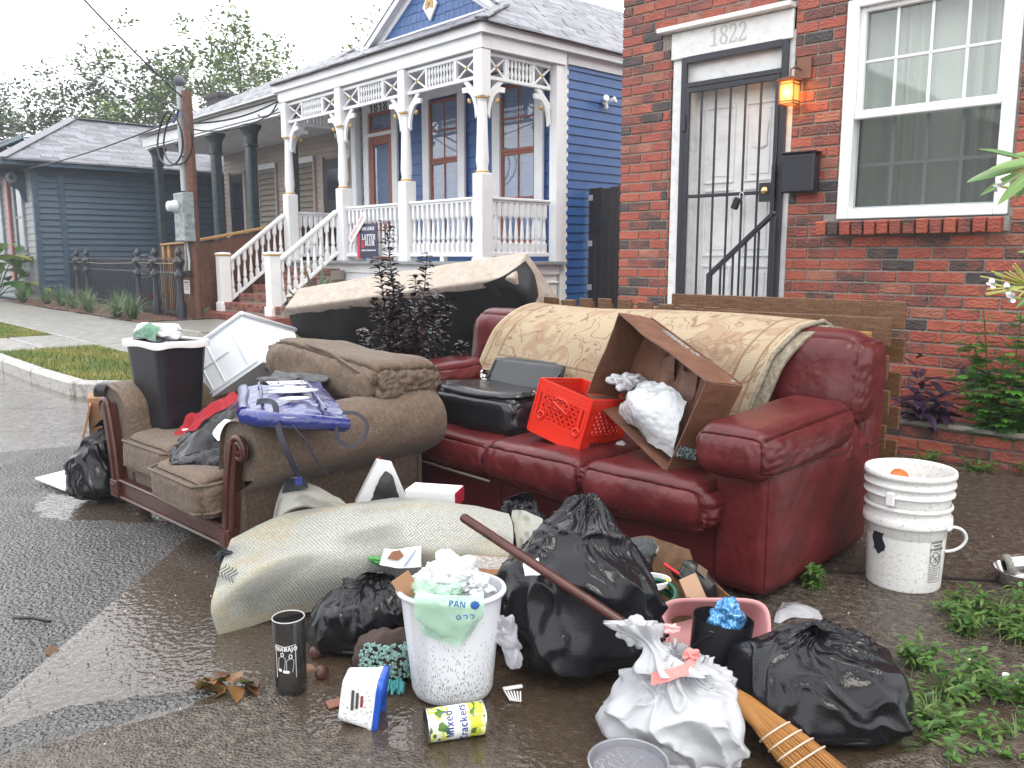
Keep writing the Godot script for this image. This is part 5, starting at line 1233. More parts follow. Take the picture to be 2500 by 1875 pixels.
func loveseat() -> void:
	M.damask = damask(120)
	var cherry := rich(noise(122, 0.02), [[0.0, S(0.035, 0.012, 0.009)], [1.0, S(0.10, 0.032, 0.022)]], 0.5, 0.3, noise(44, 0.05), 1.5, 256, false)
	cherry.uv1_scale = V(2, 8, 8)
	M.cherry = cherry
	var s := thing("brown_loveseat", "muddy brown damask loveseat with carved wooden scroll posts", "loveseat", V(-1.109, 0, -3.205), -43.5)
	var rl := put("front_rail", G.new().box(V(-0.53, 0.105, -0.01), V(1.0, 0.07, 0.04), 0.006), cherry, s)
	put("moulding", G.new().box(V(-0.53, 0.148, 0.002), V(1.0, 0.014, 0.045), 0.006).box(V(-0.53, 0.068, 0.002), V(1.0, 0.014, 0.05), 0.006), cherry, rl)
	var foot := G.new().lathe([Vector2(0.025, 0), Vector2(0.032, 0.015), Vector2(0.028, 0.025), Vector2(0.05, 0.04), Vector2(0.055, 0.055), Vector2(0.045, 0.075), Vector2(0.03, 0.085)], 20).mesh()
	for p in [V(-0.95, -0.004, -0.06), V(-0.10, -0.004, -0.06), V(-0.95, -0.004, -0.85), V(-0.10, -0.004, -0.85)]: put("foot", foot, cherry, s, p)
	# arms with their carved fronts
	for side in 2:
		var m := -1.0 if side == 0 else 1.0     # outward direction
		var xo := -1.07 if side == 0 else 0.0
		var a := put("arm", G.new().grid(40, 30, func(u: float, w: float) -> Vector3:
			# section: inner face up, over the roll, round and under, down the outer face
			var t := u * 5.0
			var p: Vector2
			var cx := 0.085; var cy := 0.468; var r := 0.135
			if t < 1.0: p = Vector2(-0.125 + 0.02 * t, lerpf(0.12, cy - 0.02, t))
			elif t < 4.0:
				var an := PI - (t - 1.0) / 3.0 * (PI * 1.36)
				p = Vector2(cx + cos(an) * r * (1.35 if cos(an) < 0.0 else 1.0), cy + sin(an) * r)
			else: p = Vector2(cx + cos(-PI * 0.36) * r, cy + sin(-PI * 0.36) * r).lerp(Vector2(0.03, 0.085), pow(t - 4.0, 0.8))
			if t > 4.0: p.x = lerpf(cx + cos(-PI * 0.36) * r, 0.022, smoothstep(0.0, 0.25, t - 4.0)); p.y = lerpf(0.345, 0.085, t - 4.0)
			var ww := n2.get_noise_3d(p.x * 0.8, p.y * 0.8 + 4.0 * side, w * 0.7) * 0.012
			var z := -0.015 - w * 0.95
			var pinch := smoothstep(0.0, 0.05, w) * smoothstep(0.0, 0.04, 1.0 - w)
			var ctr := Vector2(0.02, 0.3)
			p = ctr + (p - ctr) * lerpf(0.93, 1.0, pinch)
			return V(xo + m * (p.x + ww), p.y + ww, z), false, m > 0.0), M.damask, s)
		var capf := PackedVector2Array()
		for k in 21:
			var an := PI - k / 20.0 * PI * 1.36
			capf.append(Vector2(0.085 + cos(an) * 0.128 * (1.3 if cos(an) < 0.0 else 1.0), 0.468 + sin(an) * 0.128))
		capf.append(Vector2(0.03, 0.33)); capf.append(Vector2(0.03, 0.09)); capf.append(Vector2(-0.11, 0.09)); capf.append(Vector2(-0.095, 0.44))
		for z in [-0.035, -0.94]:
			put("arm_face", G.new().prism(capf, -0.02, Transform3D(Basis(V(m, 0, 0), V(0, 1, 0), V(0, 0, 1)), V(xo, 0, z))), M.damask, a)
		# carved post: a curved board ending in a scroll
		var pp := G.new()
		var cv := []
		for k in 25:
			var t := k / 24.0
			cv.append(V(xo + m * (0.0 + 0.055 * t * t + 0.02 * t), lerpf(0.09, 0.50, t), 0.0))
		for e in [-0.024, 0.024]:
			var c2 := []
			for q in cv: c2.append(q + V(e, 0, 0.012))
			pp.tube(c2, 0.012, 8)
		var flat := []
		for q in cv: flat.append(q)
		for k in 24: pp.bar(cv[k], cv[k + 1] + (cv[k + 1] - cv[k]) * 0.1, 0.062, 0.03, 0.0, V(0, 0, 1))
		var post := put("post", pp, cherry, s)
		var spiral := []; var rr := []
		for k in 44:
			var an := k / 43.0 * TAU * 1.9
			var ra := 0.052 * (1.0 - k / 43.0 * 0.82)
			spiral.append(V(xo + m * (0.105 - 0.0 + cos(PI - an) * ra), 0.475 + sin(PI - an) * ra, 0.008))
			rr.append(0.013 - k * 0.00012)
		put("scroll", G.new().tube(spiral, rr, 8), cherry, post)
		put("scroll_disc", G.new().lathe([Vector2(0, -0.01), Vector2(0.05, -0.01), Vector2(0.05, 0.0), Vector2(0, 0.004)], 20, Transform3D(Basis(V(1, 0, 0), PI / 2), V(xo + m * 0.105, 0.475, 0))), cherry, post)
		put("block", G.new().box(V(xo, 0.105, 0.01), V(0.075, 0.085, 0.05), 0.006).box(V(xo, 0.105, 0.036), V(0.045, 0.055, 0.008), 0.004), cherry, post)
	put("seat_deck", puff(V(-0.535, 0.15, -0.42), V(0.42, 0.075, 0.40), 0.02, 0.0, 0.006, 124, 20), M.damask, s)
	put("back", puff(V(-0.535, 0.38, -0.88), V(0.56, 0.26, 0.09), 0.075, 0.02, 0.012, 125, 30, 0.0, Basis(V(1, 0, 0), -0.1)), M.damask, s)
	for k in 2:
		var c := V(-0.735, 0.295, -0.33) if k == 0 else V(-0.275, 0.275, -0.25)
		var h := V(0.235, 0.078, 0.34)
		var bs := Basis(V(1, 0, 0), 0.06 if k else 0.0) * Basis(V(0, 1, 0), 0.0 if k == 0 else -0.03)
		var cu := put("seat_cushion", puff(c, h, 0.05, 0.024, 0.013, 126 + k, 34, 0.0, bs), M.damask, s)
		for y: float in [-0.052, 0.062]:
			var path := []
			for i in 17:
				var an := i / 16.0 * TAU + 0.2
				var q := V(clampf(cos(an) * 1.5, -1, 1), 0, clampf(sin(an) * 1.5, -1, 1))
				path.append(c + bs * V(q.x * (h.x + 0.012), y * (1.0 + 0.0), q.z * (h.z + 0.014)))
			put("piping", G.new().tube(path, 0.006, 6), M.damask, cu)
	# loose back cushion flopped over the back
	var lc := thing("back_cushion", "loose tufted damask cushion slumped on the brown loveseat's back", "cushion", V(-1.109, 0, -3.205), -43.5)
	put("cover", puff(V(-0.28, 0.655, -0.80), V(0.40, 0.10, 0.21), 0.085, 0.035, 0.03, 129, 40, 0.02, Basis(V(0, 1, 0), 0.06) * Basis(V(0, 0, 1), -0.09) * Basis(V(1, 0, 0), -0.12)), M.damask, lc)
	put("piping", G.new().tube([V(-0.62, 0.76, -0.68), V(-0.4, 0.795, -0.63), V(-0.2, 0.775, -0.62), V(-0.02, 0.73, -0.6), V(0.1, 0.68, -0.62)], 0.007, 6), M.damask, lc)

# ---------- discarded things ----------
func para(g: G, o: Vector3, a: Vector3, b: Vector3, c: Vector3) -> G:
	var m := o + (a + b + c) * 0.5
	g.oquad(o, o + a, o + a + b, o + b, m); g.oquad(o + c, o + a + c, o + a + b + c, o + b + c, m)
	g.oquad(o, o + a, o + a + c, o + c, m); g.oquad(o + b, o + a + b, o + a + b + c, o + b + c, m)
	g.oquad(o, o + b, o + b + c, o + c, m); g.oquad(o + a, o + a + b, o + a + b + c, o + a + c, m)
	return g

func cells(sd: int, f: float) -> FastNoiseLite:
	var n := FastNoiseLite.new()
	n.seed = sd; n.noise_type = FastNoiseLite.TYPE_CELLULAR; n.frequency = f
	n.cellular_return_type = FastNoiseLite.RETURN_DISTANCE2_SUB
	n.domain_warp_enabled = true; n.domain_warp_amplitude = 0.16 / f * 1.6; n.domain_warp_frequency = f * 0.8
	n.fractal_type = FastNoiseLite.FRACTAL_FBM; n.fractal_octaves = 2; n.fractal_gain = 0.45
	return n

# crumpled lump of half size h
func crumple(c: Vector3, h: Vector3, sd: int, amp: float, n := 26, f := 6.0, bas := Basis()) -> G:
	var a := cells(sd, f)
	var b := noise(sd + 7, 1.6 / h.length(), FastNoiseLite.TYPE_SIMPLEX_SMOOTH, 2)
	return G.new().soft(n, func(q: Vector3) -> Vector3:
		var d := q.normalized()
		var p := d * h
		var k := 1.0 + b.get_noise_3dv(p) * 0.35
		return c + bas * (p * k + d * amp * (a.get_noise_3dv(p * 1.0) * 1.6 + 0.6)))

# tied plastic sack: sits flat, sags in broad dented panels, and draws together towards its neck
func sack(h: Vector3, sd: int, neck: Vector3, n := 44, amp := 0.022, gather := 1.0, pinch := 0.62) -> G:
	var L := 1.0 / h.length()
	var b := noise(sd + 3, 0.75 * L, FastNoiseLite.TYPE_SIMPLEX_SMOOTH, 2)
	var r1 := noise(sd + 11, 0.62 * L, FastNoiseLite.TYPE_SIMPLEX_SMOOTH, 1)
	var r2 := noise(sd + 12, 1.35 * L, FastNoiseLite.TYPE_SIMPLEX_SMOOTH, 1)
	var r3 := noise(sd + 13, 3.0 * L, FastNoiseLite.TYPE_SIMPLEX_SMOOTH, 1)
	var f := noise(sd + 5, 1.0, FastNoiseLite.TYPE_SIMPLEX_SMOOTH, 1)
	return G.new().soft(n, func(q: Vector3) -> Vector3:
		var d := V(sin(q.x * 1.2) / 0.932, sin(q.y * 1.2) / 0.932, sin(q.z * 1.2) / 0.932).normalized()
		var p := V(d.x * h.x, d.y * h.y, d.z * h.z)
		# a flat, heavy bottom
		var low := smoothstep(0.2, -0.9, d.y)
		p.x *= 1.0 + 0.14 * low; p.z *= 1.0 + 0.14 * low
		if d.y < 0.0: p.y = -h.y * pow(-d.y, 0.6) * 0.98
		var t := smoothstep(0.3, 1.0, d.y)
		p = p.lerp(neck, pow(t, 1.5) * pinch)
		# creases run aslant towards the neck; between them the film is taut
		var w := V(p.x * 1.2 + p.y * 0.6, p.y * 0.5 - p.x * 0.2, p.z * 1.2 - p.y * 0.4)
		w += V(b.get_noise_3dv(p * 2.0), b.get_noise_3dv(p * 2.0 + V(5, 0, 0)), b.get_noise_3dv(p * 2.0 + V(0, 5, 0))) * 0.25 / L
		var c1 := pow(1.0 - minf(1.0, absf(r1.get_noise_3dv(w)) * 2.0), 2.0)
		var c2 := pow(1.0 - minf(1.0, absf(r2.get_noise_3dv(w)) * 2.2), 2.0)
		var c3 := pow(1.0 - minf(1.0, absf(r3.get_noise_3dv(w)) * 2.4), 2.0) * smoothstep(-0.1, 0.3, b.get_noise_3dv(p * 1.3 + V(9, 9, 9)) + 0.1)
		var ang := atan2(d.z, d.x) + b.get_noise_3dv(p * 1.7) * 1.2
		var fold := 1.0 - absf(f.get_noise_3d(cos(ang) * 3.0, sin(ang) * 3.0, d.y * 1.1 + 5.0)) * 3.0
		var k := b.get_noise_3dv(p) * 0.30
		var lift := amp * (c1 * 1.0 + c2 * 0.62 + c3 * 0.35 - 0.5 + maxf(fold, -0.5) * 0.8 * t * t * gather)
		if d.y < -0.55: lift *= 0.5
		return p + V(p.x, 0, p.z) * k + V(d.x, d.y * 0.6, d.z) * lift)

func trash_bag(called: String, label: String, at: Vector3, h: Vector3, sd: int, neck: Vector3, turn := 0.0, n := 46, amp := 0.022, pinch_top := 0.66) -> Node3D:
	var t := thing(called, label, "garbage bag", at, turn, "black garbage bags")
	put("bag", sack(h, sd, neck, n, amp), M.bag, t, V(0, h.y * 0.98, 0))
	var kp := neck * pinch_top + V(0, h.y * 0.98 + 0.012, 0)
	put("knot", crumple(kp, V(0.042, 0.03, 0.034) * (h.x / 0.19), sd + 20, 0.016, 18, 12.0), M.bag, t)
	put("torn_tail", G.new().sheet([[kp + V(-0.03, 0.0, 0.0), kp + V(0, 0.015, 0.02), kp + V(0.03, 0.005, 0.0)], [kp + V(-0.06, 0.03, 0.02), kp + V(-0.01, 0.05, 0.035), kp + V(0.03, 0.035, 0.01)], [kp + V(-0.09, 0.02, 0.05), kp + V(-0.03, 0.06, 0.06), kp + V(0.02, 0.05, 0.03)]], 22, 16, 0.001, wavy(sd + 21, 0.016, 12.0)), M.bag, t)
	return t

func wavy(sd: int, amp: float, f: float) -> Callable:
	var a := cells(sd, f)
	var b := noise(sd + 1, f * 0.5, FastNoiseLite.TYPE_SIMPLEX_SMOOTH, 3)
	return func(p: Vector3, u: float, w: float) -> Vector3:
		return p + V(b.get_noise_3d(p.x + 9, p.y, p.z), 1.0, b.get_noise_3d(p.x, p.y + 7, p.z)) * amp * (b.get_noise_3dv(p) * 1.4 + a.get_noise_3dv(p) * 0.9)

func on_loveseat() -> void:
	# black waste bin with a white liner
	var b := thing("black_bin", "tall black plastic bin with white liner standing on the loveseat", "bin", V(-1.66, 0.365, -4.03), -40.0)
	var pl := mat(0.011, 0.012, 0.016, 0.38)
	put("body", puff(V(0, 0.21, 0), V(0.135, 0.21, 0.10), 0.05, 0.0, 0.0, 1, 16), pl, b)
	var gb := G.new()
	gb.grid(40, 12, func(u: float, w: float) -> Vector3:
		var a := u * TAU
		var k := lerpf(0.78, 1.06, w)
		var q := V(clampf(cos(a) * 1.35, -1, 1) * 0.155 * k, w * 0.43, clampf(sin(a) * 1.35, -1, 1) * 0.115 * k)
		return q, true)
	put("shell", gb, pl, b)
	put("rim", G.new().tube(ring_path(0.165, 0.123, 0.43), 0.009, 6, false), pl, b)
	put("liner", G.new().grid(48, 3, func(u: float, w: float) -> Vector3:
		var a := u * TAU
		var o: float = [0.96, 1.06, 1.10, 1.09][int(round(w * 3))]
		return V(clampf(cos(a) * 1.35, -1, 1) * 0.166 * o, [0.41, 0.447, 0.44, 0.415][int(round(w * 3))] + 0.004 * sin(a * 5.0) * w, clampf(sin(a) * 1.35, -1, 1) * 0.124 * o), true), mat(0.68, 0.68, 0.66, 0.35), b)
	var wr := thing("chip_bag", "torn white and green snack wrapper sticking out of the black bin", "wrapper", V(-1.66, 0.82, -4.03), -40.0)
	put("white_part", crumple(V(-0.04, 0.02, 0.0), V(0.16, 0.06, 0.10), 140, 0.03, 24, 7.0), mat(0.72, 0.74, 0.76, 0.35), wr)
	put("green_part", G.new().sheet([[V(-0.11, 0.0, 0.1), V(-0.02, 0.015, 0.11), V(0.12, 0.0, 0.11)], [V(-0.10, 0.04, 0.1), V(0.0, 0.055, 0.1), V(0.11, 0.035, 0.1)], [V(-0.04, 0.065, 0.07), V(0.02, 0.075, 0.07), V(0.08, 0.06, 0.06)]], 14, 10, 0.002, wavy(141, 0.008, 14.0)), rich(noise(142, 0.03), [[0.0, S(0.01, 0.06, 0.03)], [0.5, S(0.02, 0.14, 0.06)], [1.0, S(0.25, 0.35, 0.3)]], 0.2, 0.3, null, 1.0, 256, false), wr)
	# clear storage tote tipped on its side
	var K := V(-1.241, 0.681, -4.169); var e1 := V(-0.132, 0.216, -0.095); var e2 := V(-0.367, -0.245, -0.048); var e3 := V(0.128, -0.109, -0.427)
	var clear := mat(0.80, 0.84, 0.88, 0.28)
	clear.transparency = BaseMaterial3D.TRANSPARENCY_ALPHA; clear.albedo_color.a = 0.82
	clear.roughness_texture = ntex(noise(143, 0.03), 128, [[0.0, Color(0.5, 0.5, 0.5)], [1.0, Color(1, 1, 1)]])
	var t := thing("storage_tote", "translucent clear plastic storage tote tipped over on the loveseat", "storage box", K, 0.0)
	var w := 0.006
	var g := G.new()
	var d1 := e1.normalized(); var d2 := e2.normalized(); var d3 := e3.normalized()
	# walls flare a little towards the rim
	var lo := [Vector3.ZERO, e2, e2 + e3, e3]
	var hi := [e1 - d2 * 0.022 - d3 * 0.022, e1 + e2 + d2 * 0.022 - d3 * 0.022, e1 + e2 + e3 + d2 * 0.022 + d3 * 0.022, e1 + e3 - d2 * 0.022 + d3 * 0.022]
	for k in 4:
		var j := (k + 1) % 4
		g.sheet([[lo[k], lo[k].lerp(lo[j], 0.5), lo[j]], [lo[k].lerp(hi[k], 0.5), lo[k].lerp(hi[j], 0.5).lerp(lo[j].lerp(hi[k], 0.5), 0.5), lo[j].lerp(hi[j], 0.5)], [hi[k], hi[k].lerp(hi[j], 0.5), hi[j]]], 10, 8, 0.004)
	para(g, Vector3.ZERO, e2, e3, d1 * w)
	put("walls", g, clear, t)
	var rim := []
	var oc := [e1 - d2 * 0.03 - d3 * 0.03, e1 + e2 + d2 * 0.03 - d3 * 0.03, e1 + e2 + e3 + d2 * 0.03 + d3 * 0.03, e1 + e3 - d2 * 0.03 + d3 * 0.03]
	for k in 5: rim.append(oc[k % 4])
	put("rim", G.new().tube(rim, 0.011, 8), clear, t)
	var rb := G.new()
	for k in 5:
		var q := e2 * (0.15 + k * 0.175)
		if k != 1: rb.bar(q - d3 * 0.012 + e1 * 0.1, q - d3 * 0.024 + e1 * 0.9, 0.004, 0.006)
	rb.bar(e2 * 0.3 + e1 * 0.55 - d3 * 0.016, e2 * 0.72 + e1 * 0.55 - d3 * 0.016, 0.004, 0.006)
	rb.bar(d1 * 0.02 + d2 * 0.02 - d3 * 0.008, e2 + d1 * 0.02 - d2 * 0.02 - d3 * 0.008, 0.005, 0.008)
	put("ribs", rb, clear, t)
	var hd := G.new()
	hd.tube([e1 + e2 * 0.94 - d3 * 0.03, e1 * 0.97 + e2 * 1.02 - d3 * 0.02, e1 * 0.86 + e2 * 1.06 - d3 * 0.01], 0.007, 6)
	put("handle", hd, clear, t)
	# red cloth
	var rc := rich(noise(144, 0.1), [[0.0, S(0.22, 0.006, 0.012)], [1.0, S(0.36, 0.014, 0.025)]], 0.3, 0.85, noise(145, 0.25), 2.0, 256, false)
	tag(put("red_cloth", G.new().sheet([[V(-1.58, 0.385, -3.70), V(-1.56, 0.44, -3.90), V(-1.43, 0.52, -3.93), V(-1.27, 0.60, -3.88), V(-1.10, 0.60, -3.78)], [V(-1.56, 0.39, -3.66), V(-1.49, 0.475, -3.78), V(-1.38, 0.545, -3.82), V(-1.24, 0.61, -3.76), V(-1.09, 0.62, -3.68)], [V(-1.52, 0.385, -3.62), V(-1.43, 0.46, -3.68), V(-1.33, 0.50, -3.70), V(-1.21, 0.57, -3.64), V(-1.09, 0.59, -3.58)], [V(-1.47, 0.38, -3.60), V(-1.39, 0.40, -3.62), V(-1.29, 0.44, -3.60), V(-1.19, 0.50, -3.56), V(-1.08, 0.55, -3.52)]], 90, 50, 0.005, wavy(146, 0.045, 8.5)), rc), "crumpled bright red cloth beside the black bin on the loveseat", "cloth")
	# limp black sack lying over the cushions
	tag(put("black_sack", G.new().sheet([[V(-1.52, 0.40, -3.62), V(-1.43, 0.46, -3.66), V(-1.28, 0.55, -3.66), V(-1.15, 0.60, -3.60), V(-1.02, 0.60, -3.52)], [V(-1.47, 0.395, -3.52), V(-1.38, 0.45, -3.56), V(-1.24, 0.50, -3.56), V(-1.12, 0.56, -3.50), V(-1.00, 0.58, -3.42)], [V(-1.43, 0.385, -3.45), V(-1.33, 0.42, -3.46), V(-1.21, 0.45, -3.45), V(-1.09, 0.49, -3.40), V(-0.98, 0.52, -3.34)], [V(-1.40, 0.375, -3.42), V(-1.30, 0.385, -3.38), V(-1.18, 0.395, -3.34), V(-1.08, 0.41, -3.29), V(-0.99, 0.44, -3.25)], [V(-1.37, 0.36, -3.42), V(-1.28, 0.35, -3.36), V(-1.17, 0.35, -3.31), V(-1.08, 0.37, -3.26), V(-1.0, 0.40, -3.22)]], 90, 70, 0.003, wavy(147, 0.035, 7.0)), M.bag), "limp torn black plastic sack draped over the loveseat seat cushions", "plastic sack")
	tag(put("white_paper", G.new().sheet([[V(-1.285, 0.465, -3.56), V(-1.24, 0.52, -3.56), V(-1.18, 0.535, -3.52)], [V(-1.27, 0.455, -3.51), V(-1.22, 0.485, -3.50), V(-1.165, 0.50, -3.47)], [V(-1.24, 0.445, -3.47), V(-1.20, 0.46, -3.45), V(-1.15, 0.47, -3.42)]], 16, 14, 0.002, wavy(148, 0.012, 12.0)), M.paper), "crumpled white paper lying on the limp black sack", "paper")
	tag(put("white_plastic_piece", G.new().box(Vector3.ZERO, V(0.07, 0.012, 0.03), 0.004), M.paper, self, V(-1.49, 0.41, -3.83), Basis(V(0, 1, 0), 0.3)), "thin white plastic strip at the black bin's foot", "scrap")
	# blue insulated bag on the near arm
	var bm := rich(noise(149, 0.02), [[0.0, S(0.010, 0.016, 0.115)], [1.0, S(0.018, 0.028, 0.19)]], 0.5, 0.2, noise(150, 0.03, FastNoiseLite.TYPE_SIMPLEX_SMOOTH, 4), 5.0, 256, false)
	bm.clearcoat_enabled = true; bm.clearcoat = 0.6; bm.clearcoat_roughness = 0.12
	var bb := thing("blue_bag", "shiny blue vinyl shoulder bag marked 2004 with white bird emblem", "bag", V(-0.85, 0.6, -3.25), 0.0)
	var o := V(-0.85, 0.6, -3.25)
	var pts := [[V(-1.126, 0.66, -3.533), V(-1.008, 0.672, -3.519), V(-0.92, 0.672, -3.559), V(-0.846, 0.66, -3.668)], [V(-1.07, 0.662, -3.38), V(-0.955, 0.672, -3.36), V(-0.865, 0.668, -3.41), V(-0.776, 0.648, -3.50)], [V(-1.0, 0.662, -3.15), V(-0.885, 0.668, -3.11), V(-0.78, 0.655, -3.17), V(-0.68, 0.625, -3.26)], [V(-0.95, 0.655, -3.03), V(-0.845, 0.66, -2.985), V(-0.735, 0.64, -3.05), V(-0.62, 0.605, -3.14)]]
	for r in pts:
		for k in 4: r[k] = r[k] - o
	put("body", G.new().sheet(pts, 60, 60, 0.055, wavy(151, 0.012, 9.0)), bm, bb)
	put("rolled_edge", G.new().tube([pts[3][0] + V(-0.03, -0.03, 0.0), pts[3][0] + V(0.03, -0.035, 0.025), pts[3][1] + V(0, -0.035, 0.03), pts[3][2] + V(0, -0.035, 0.03), pts[3][3] + V(0.0, -0.03, 0.02)], [0.03, 0.034, 0.03, 0.03, 0.024], 12), bm, bb)
	put("side_fold", G.new().tube([pts[0][0] + V(-0.01, -0.02, 0), pts[1][0] + V(-0.015, -0.02, 0), pts[2][0] + V(-0.02, -0.02, 0), pts[3][0] + V(-0.03, -0.02, 0)], 0.026, 10), bm, bb)
	var at := func(u: float, w: float) -> Vector3:
		var y := w * 3.0; var j := mini(int(y), 2); var x := u * 3.0; var i := mini(int(x), 2)
		var a: Vector3 = pts[j][i].lerp(pts[j][i + 1], x - i); var c: Vector3 = pts[j + 1][i].lerp(pts[j + 1][i + 1], x - i)
		return a.lerp(c, y - j)
	for u: float in [0.16, 0.80]:
		put("welt", G.new().tube([at.call(u, 0.0) + V(0, 0.006, 0), at.call(u, 0.35) + V(0, 0.008, 0), at.call(u, 0.7) + V(0, 0.008, 0), at.call(u, 0.95) + V(0, 0.008, 0)], 0.006, 6), bm, bb)
	var X: Vector3 = (at.call(0.6, 0.3) - at.call(0.4, 0.3)).normalized(); var Y: Vector3 = (at.call(0.5, 0.2) - at.call(0.5, 0.5)).normalized()
	var nn := X.cross(Y).normalized()
	var bs := Basis(-X, -nn.cross(X).normalized(), nn)
	var wm := mat(0.72, 0.72, 0.74, 0.35)
	var c0: Vector3 = at.call(0.5, 0.19) + nn * 0.014
	lettering("number", "2004", 0.042, wm, bb, c0, bs, true, false, 0.004)
	put("number_frame", G.new().box(V(0, 0.033, 0), V(0.15, 0.005, 0.004)).box(V(0, -0.033, 0), V(0.15, 0.005, 0.004)).box(V(0.0725, 0, 0), V(0.005, 0.061, 0.004)).box(V(-0.0725, 0, 0), V(0.005, 0.061, 0.004)), wm, bb, c0, bs)
	put("emblem", G.new().prism(PackedVector2Array([Vector2(-0.075, 0.03), Vector2(-0.03, 0.03), Vector2(-0.02, 0.055), Vector2(0.01, 0.055), Vector2(0.015, 0.025), Vector2(0.075, 0.025), Vector2(0.055, 0.0), Vector2(0.035, -0.02), Vector2(0.06, -0.045), Vector2(0.1, -0.055), Vector2(0.05, -0.075), Vector2(0.0, -0.085), Vector2(-0.05, -0.075), Vector2(-0.10, -0.05), Vector2(-0.07, -0.035), Vector2(-0.045, -0.02)]), 0.006, Transform3D(Basis(bs.x, -bs.y, bs.z * -1.0), at.call(0.52, 0.40) + nn * 0.013)), wm, bb)
	put("badge", G.new().prism(PackedVector2Array([Vector2(-0.06, 0), Vector2(-0.03, 0.018), Vector2(0.0, 0.024), Vector2(0.03, 0.018), Vector2(0.06, 0), Vector2(0.03, -0.018), Vector2(0, -0.024), Vector2(-0.03, -0.018)]), 0.006, Transform3D(Basis(bs.x, -bs.y, bs.z * -1.0), at.call(0.53, 0.66) + nn * 0.013)), wm, bb)
	var wb := mat(0.008, 0.009, 0.022, 0.6)
	var strap := func(path: Array, wd: float) -> G:
		var q := G.new()
		var ps := []
		for k in path.size() - 1:
			var d: Vector3 = path[k + 1] - path[k]
			var s := d.cross(V(-0.3, 0.55, 0.78)).normalized() * wd
			ps.append([path[k] - s, path[k], path[k] + s])
			if k == path.size() - 2: ps.append([path[k + 1] - s, path[k + 1], path[k + 1] + s])
		return q.sheet(ps, 4, path.size() * 4, 0.003)
	put("strap", strap.call([V(-0.935, 0.672, -3.05) - o, V(-0.89, 0.68, -3.03) - o, V(-0.85, 0.672, -2.985) - o, V(-0.83, 0.615, -2.935) - o, V(-0.80, 0.55, -2.895) - o, V(-0.775, 0.49, -2.89) - o, V(-0.755, 0.43, -2.90) - o], 0.011), wb, bb)
	put("strap_tip", G.new().box(V(-0.755, 0.415, -2.9) - o, V(0.026, 0.03, 0.006), 0.002, Basis(V(0, 1, 0), 0.5)), bm, bb)
	put("strap", strap.call([V(-0.64, 0.615, -3.14) - o, V(-0.58, 0.62, -3.10) - o, V(-0.535, 0.59, -3.06) - o, V(-0.545, 0.54, -3.03) - o, V(-0.59, 0.515, -3.01) - o, V(-0.635, 0.54, -3.02) - o, V(-0.645, 0.58, -3.05) - o], 0.007), wb, bb)
	put("cord", G.new().tube([V(-0.78, 0.61, -2.94) - o, V(-0.73, 0.56, -2.92) - o, V(-0.69, 0.48, -2.92) - o, V(-0.66, 0.42, -2.95) - o], 0.004, 5), wb, bb)
	tag(put("grey_rag", crumple(V(-0.98, 0.66, -3.72), V(0.16, 0.04, 0.09), 152, 0.025, 24, 9.0), rich(noise(153, 0.08), [[0.0, S(0.02, 0.02, 0.022)], [0.6, S(0.08, 0.08, 0.085)], [1.0, S(0.5, 0.5, 0.5)]], 0.3, 0.7, null, 1.0, 128, false)), "grey and white crumpled rag behind the blue bag", "rag")

func ring_path(a: float, b: float, y: float) -> Array:
	var p := []
	for k in 41:
		var an := k / 40.0 * TAU
		p.append(V(clampf(cos(an) * 1.35, -1, 1) * a, y, clampf(sin(an) * 1.35, -1, 1) * b))
	return p

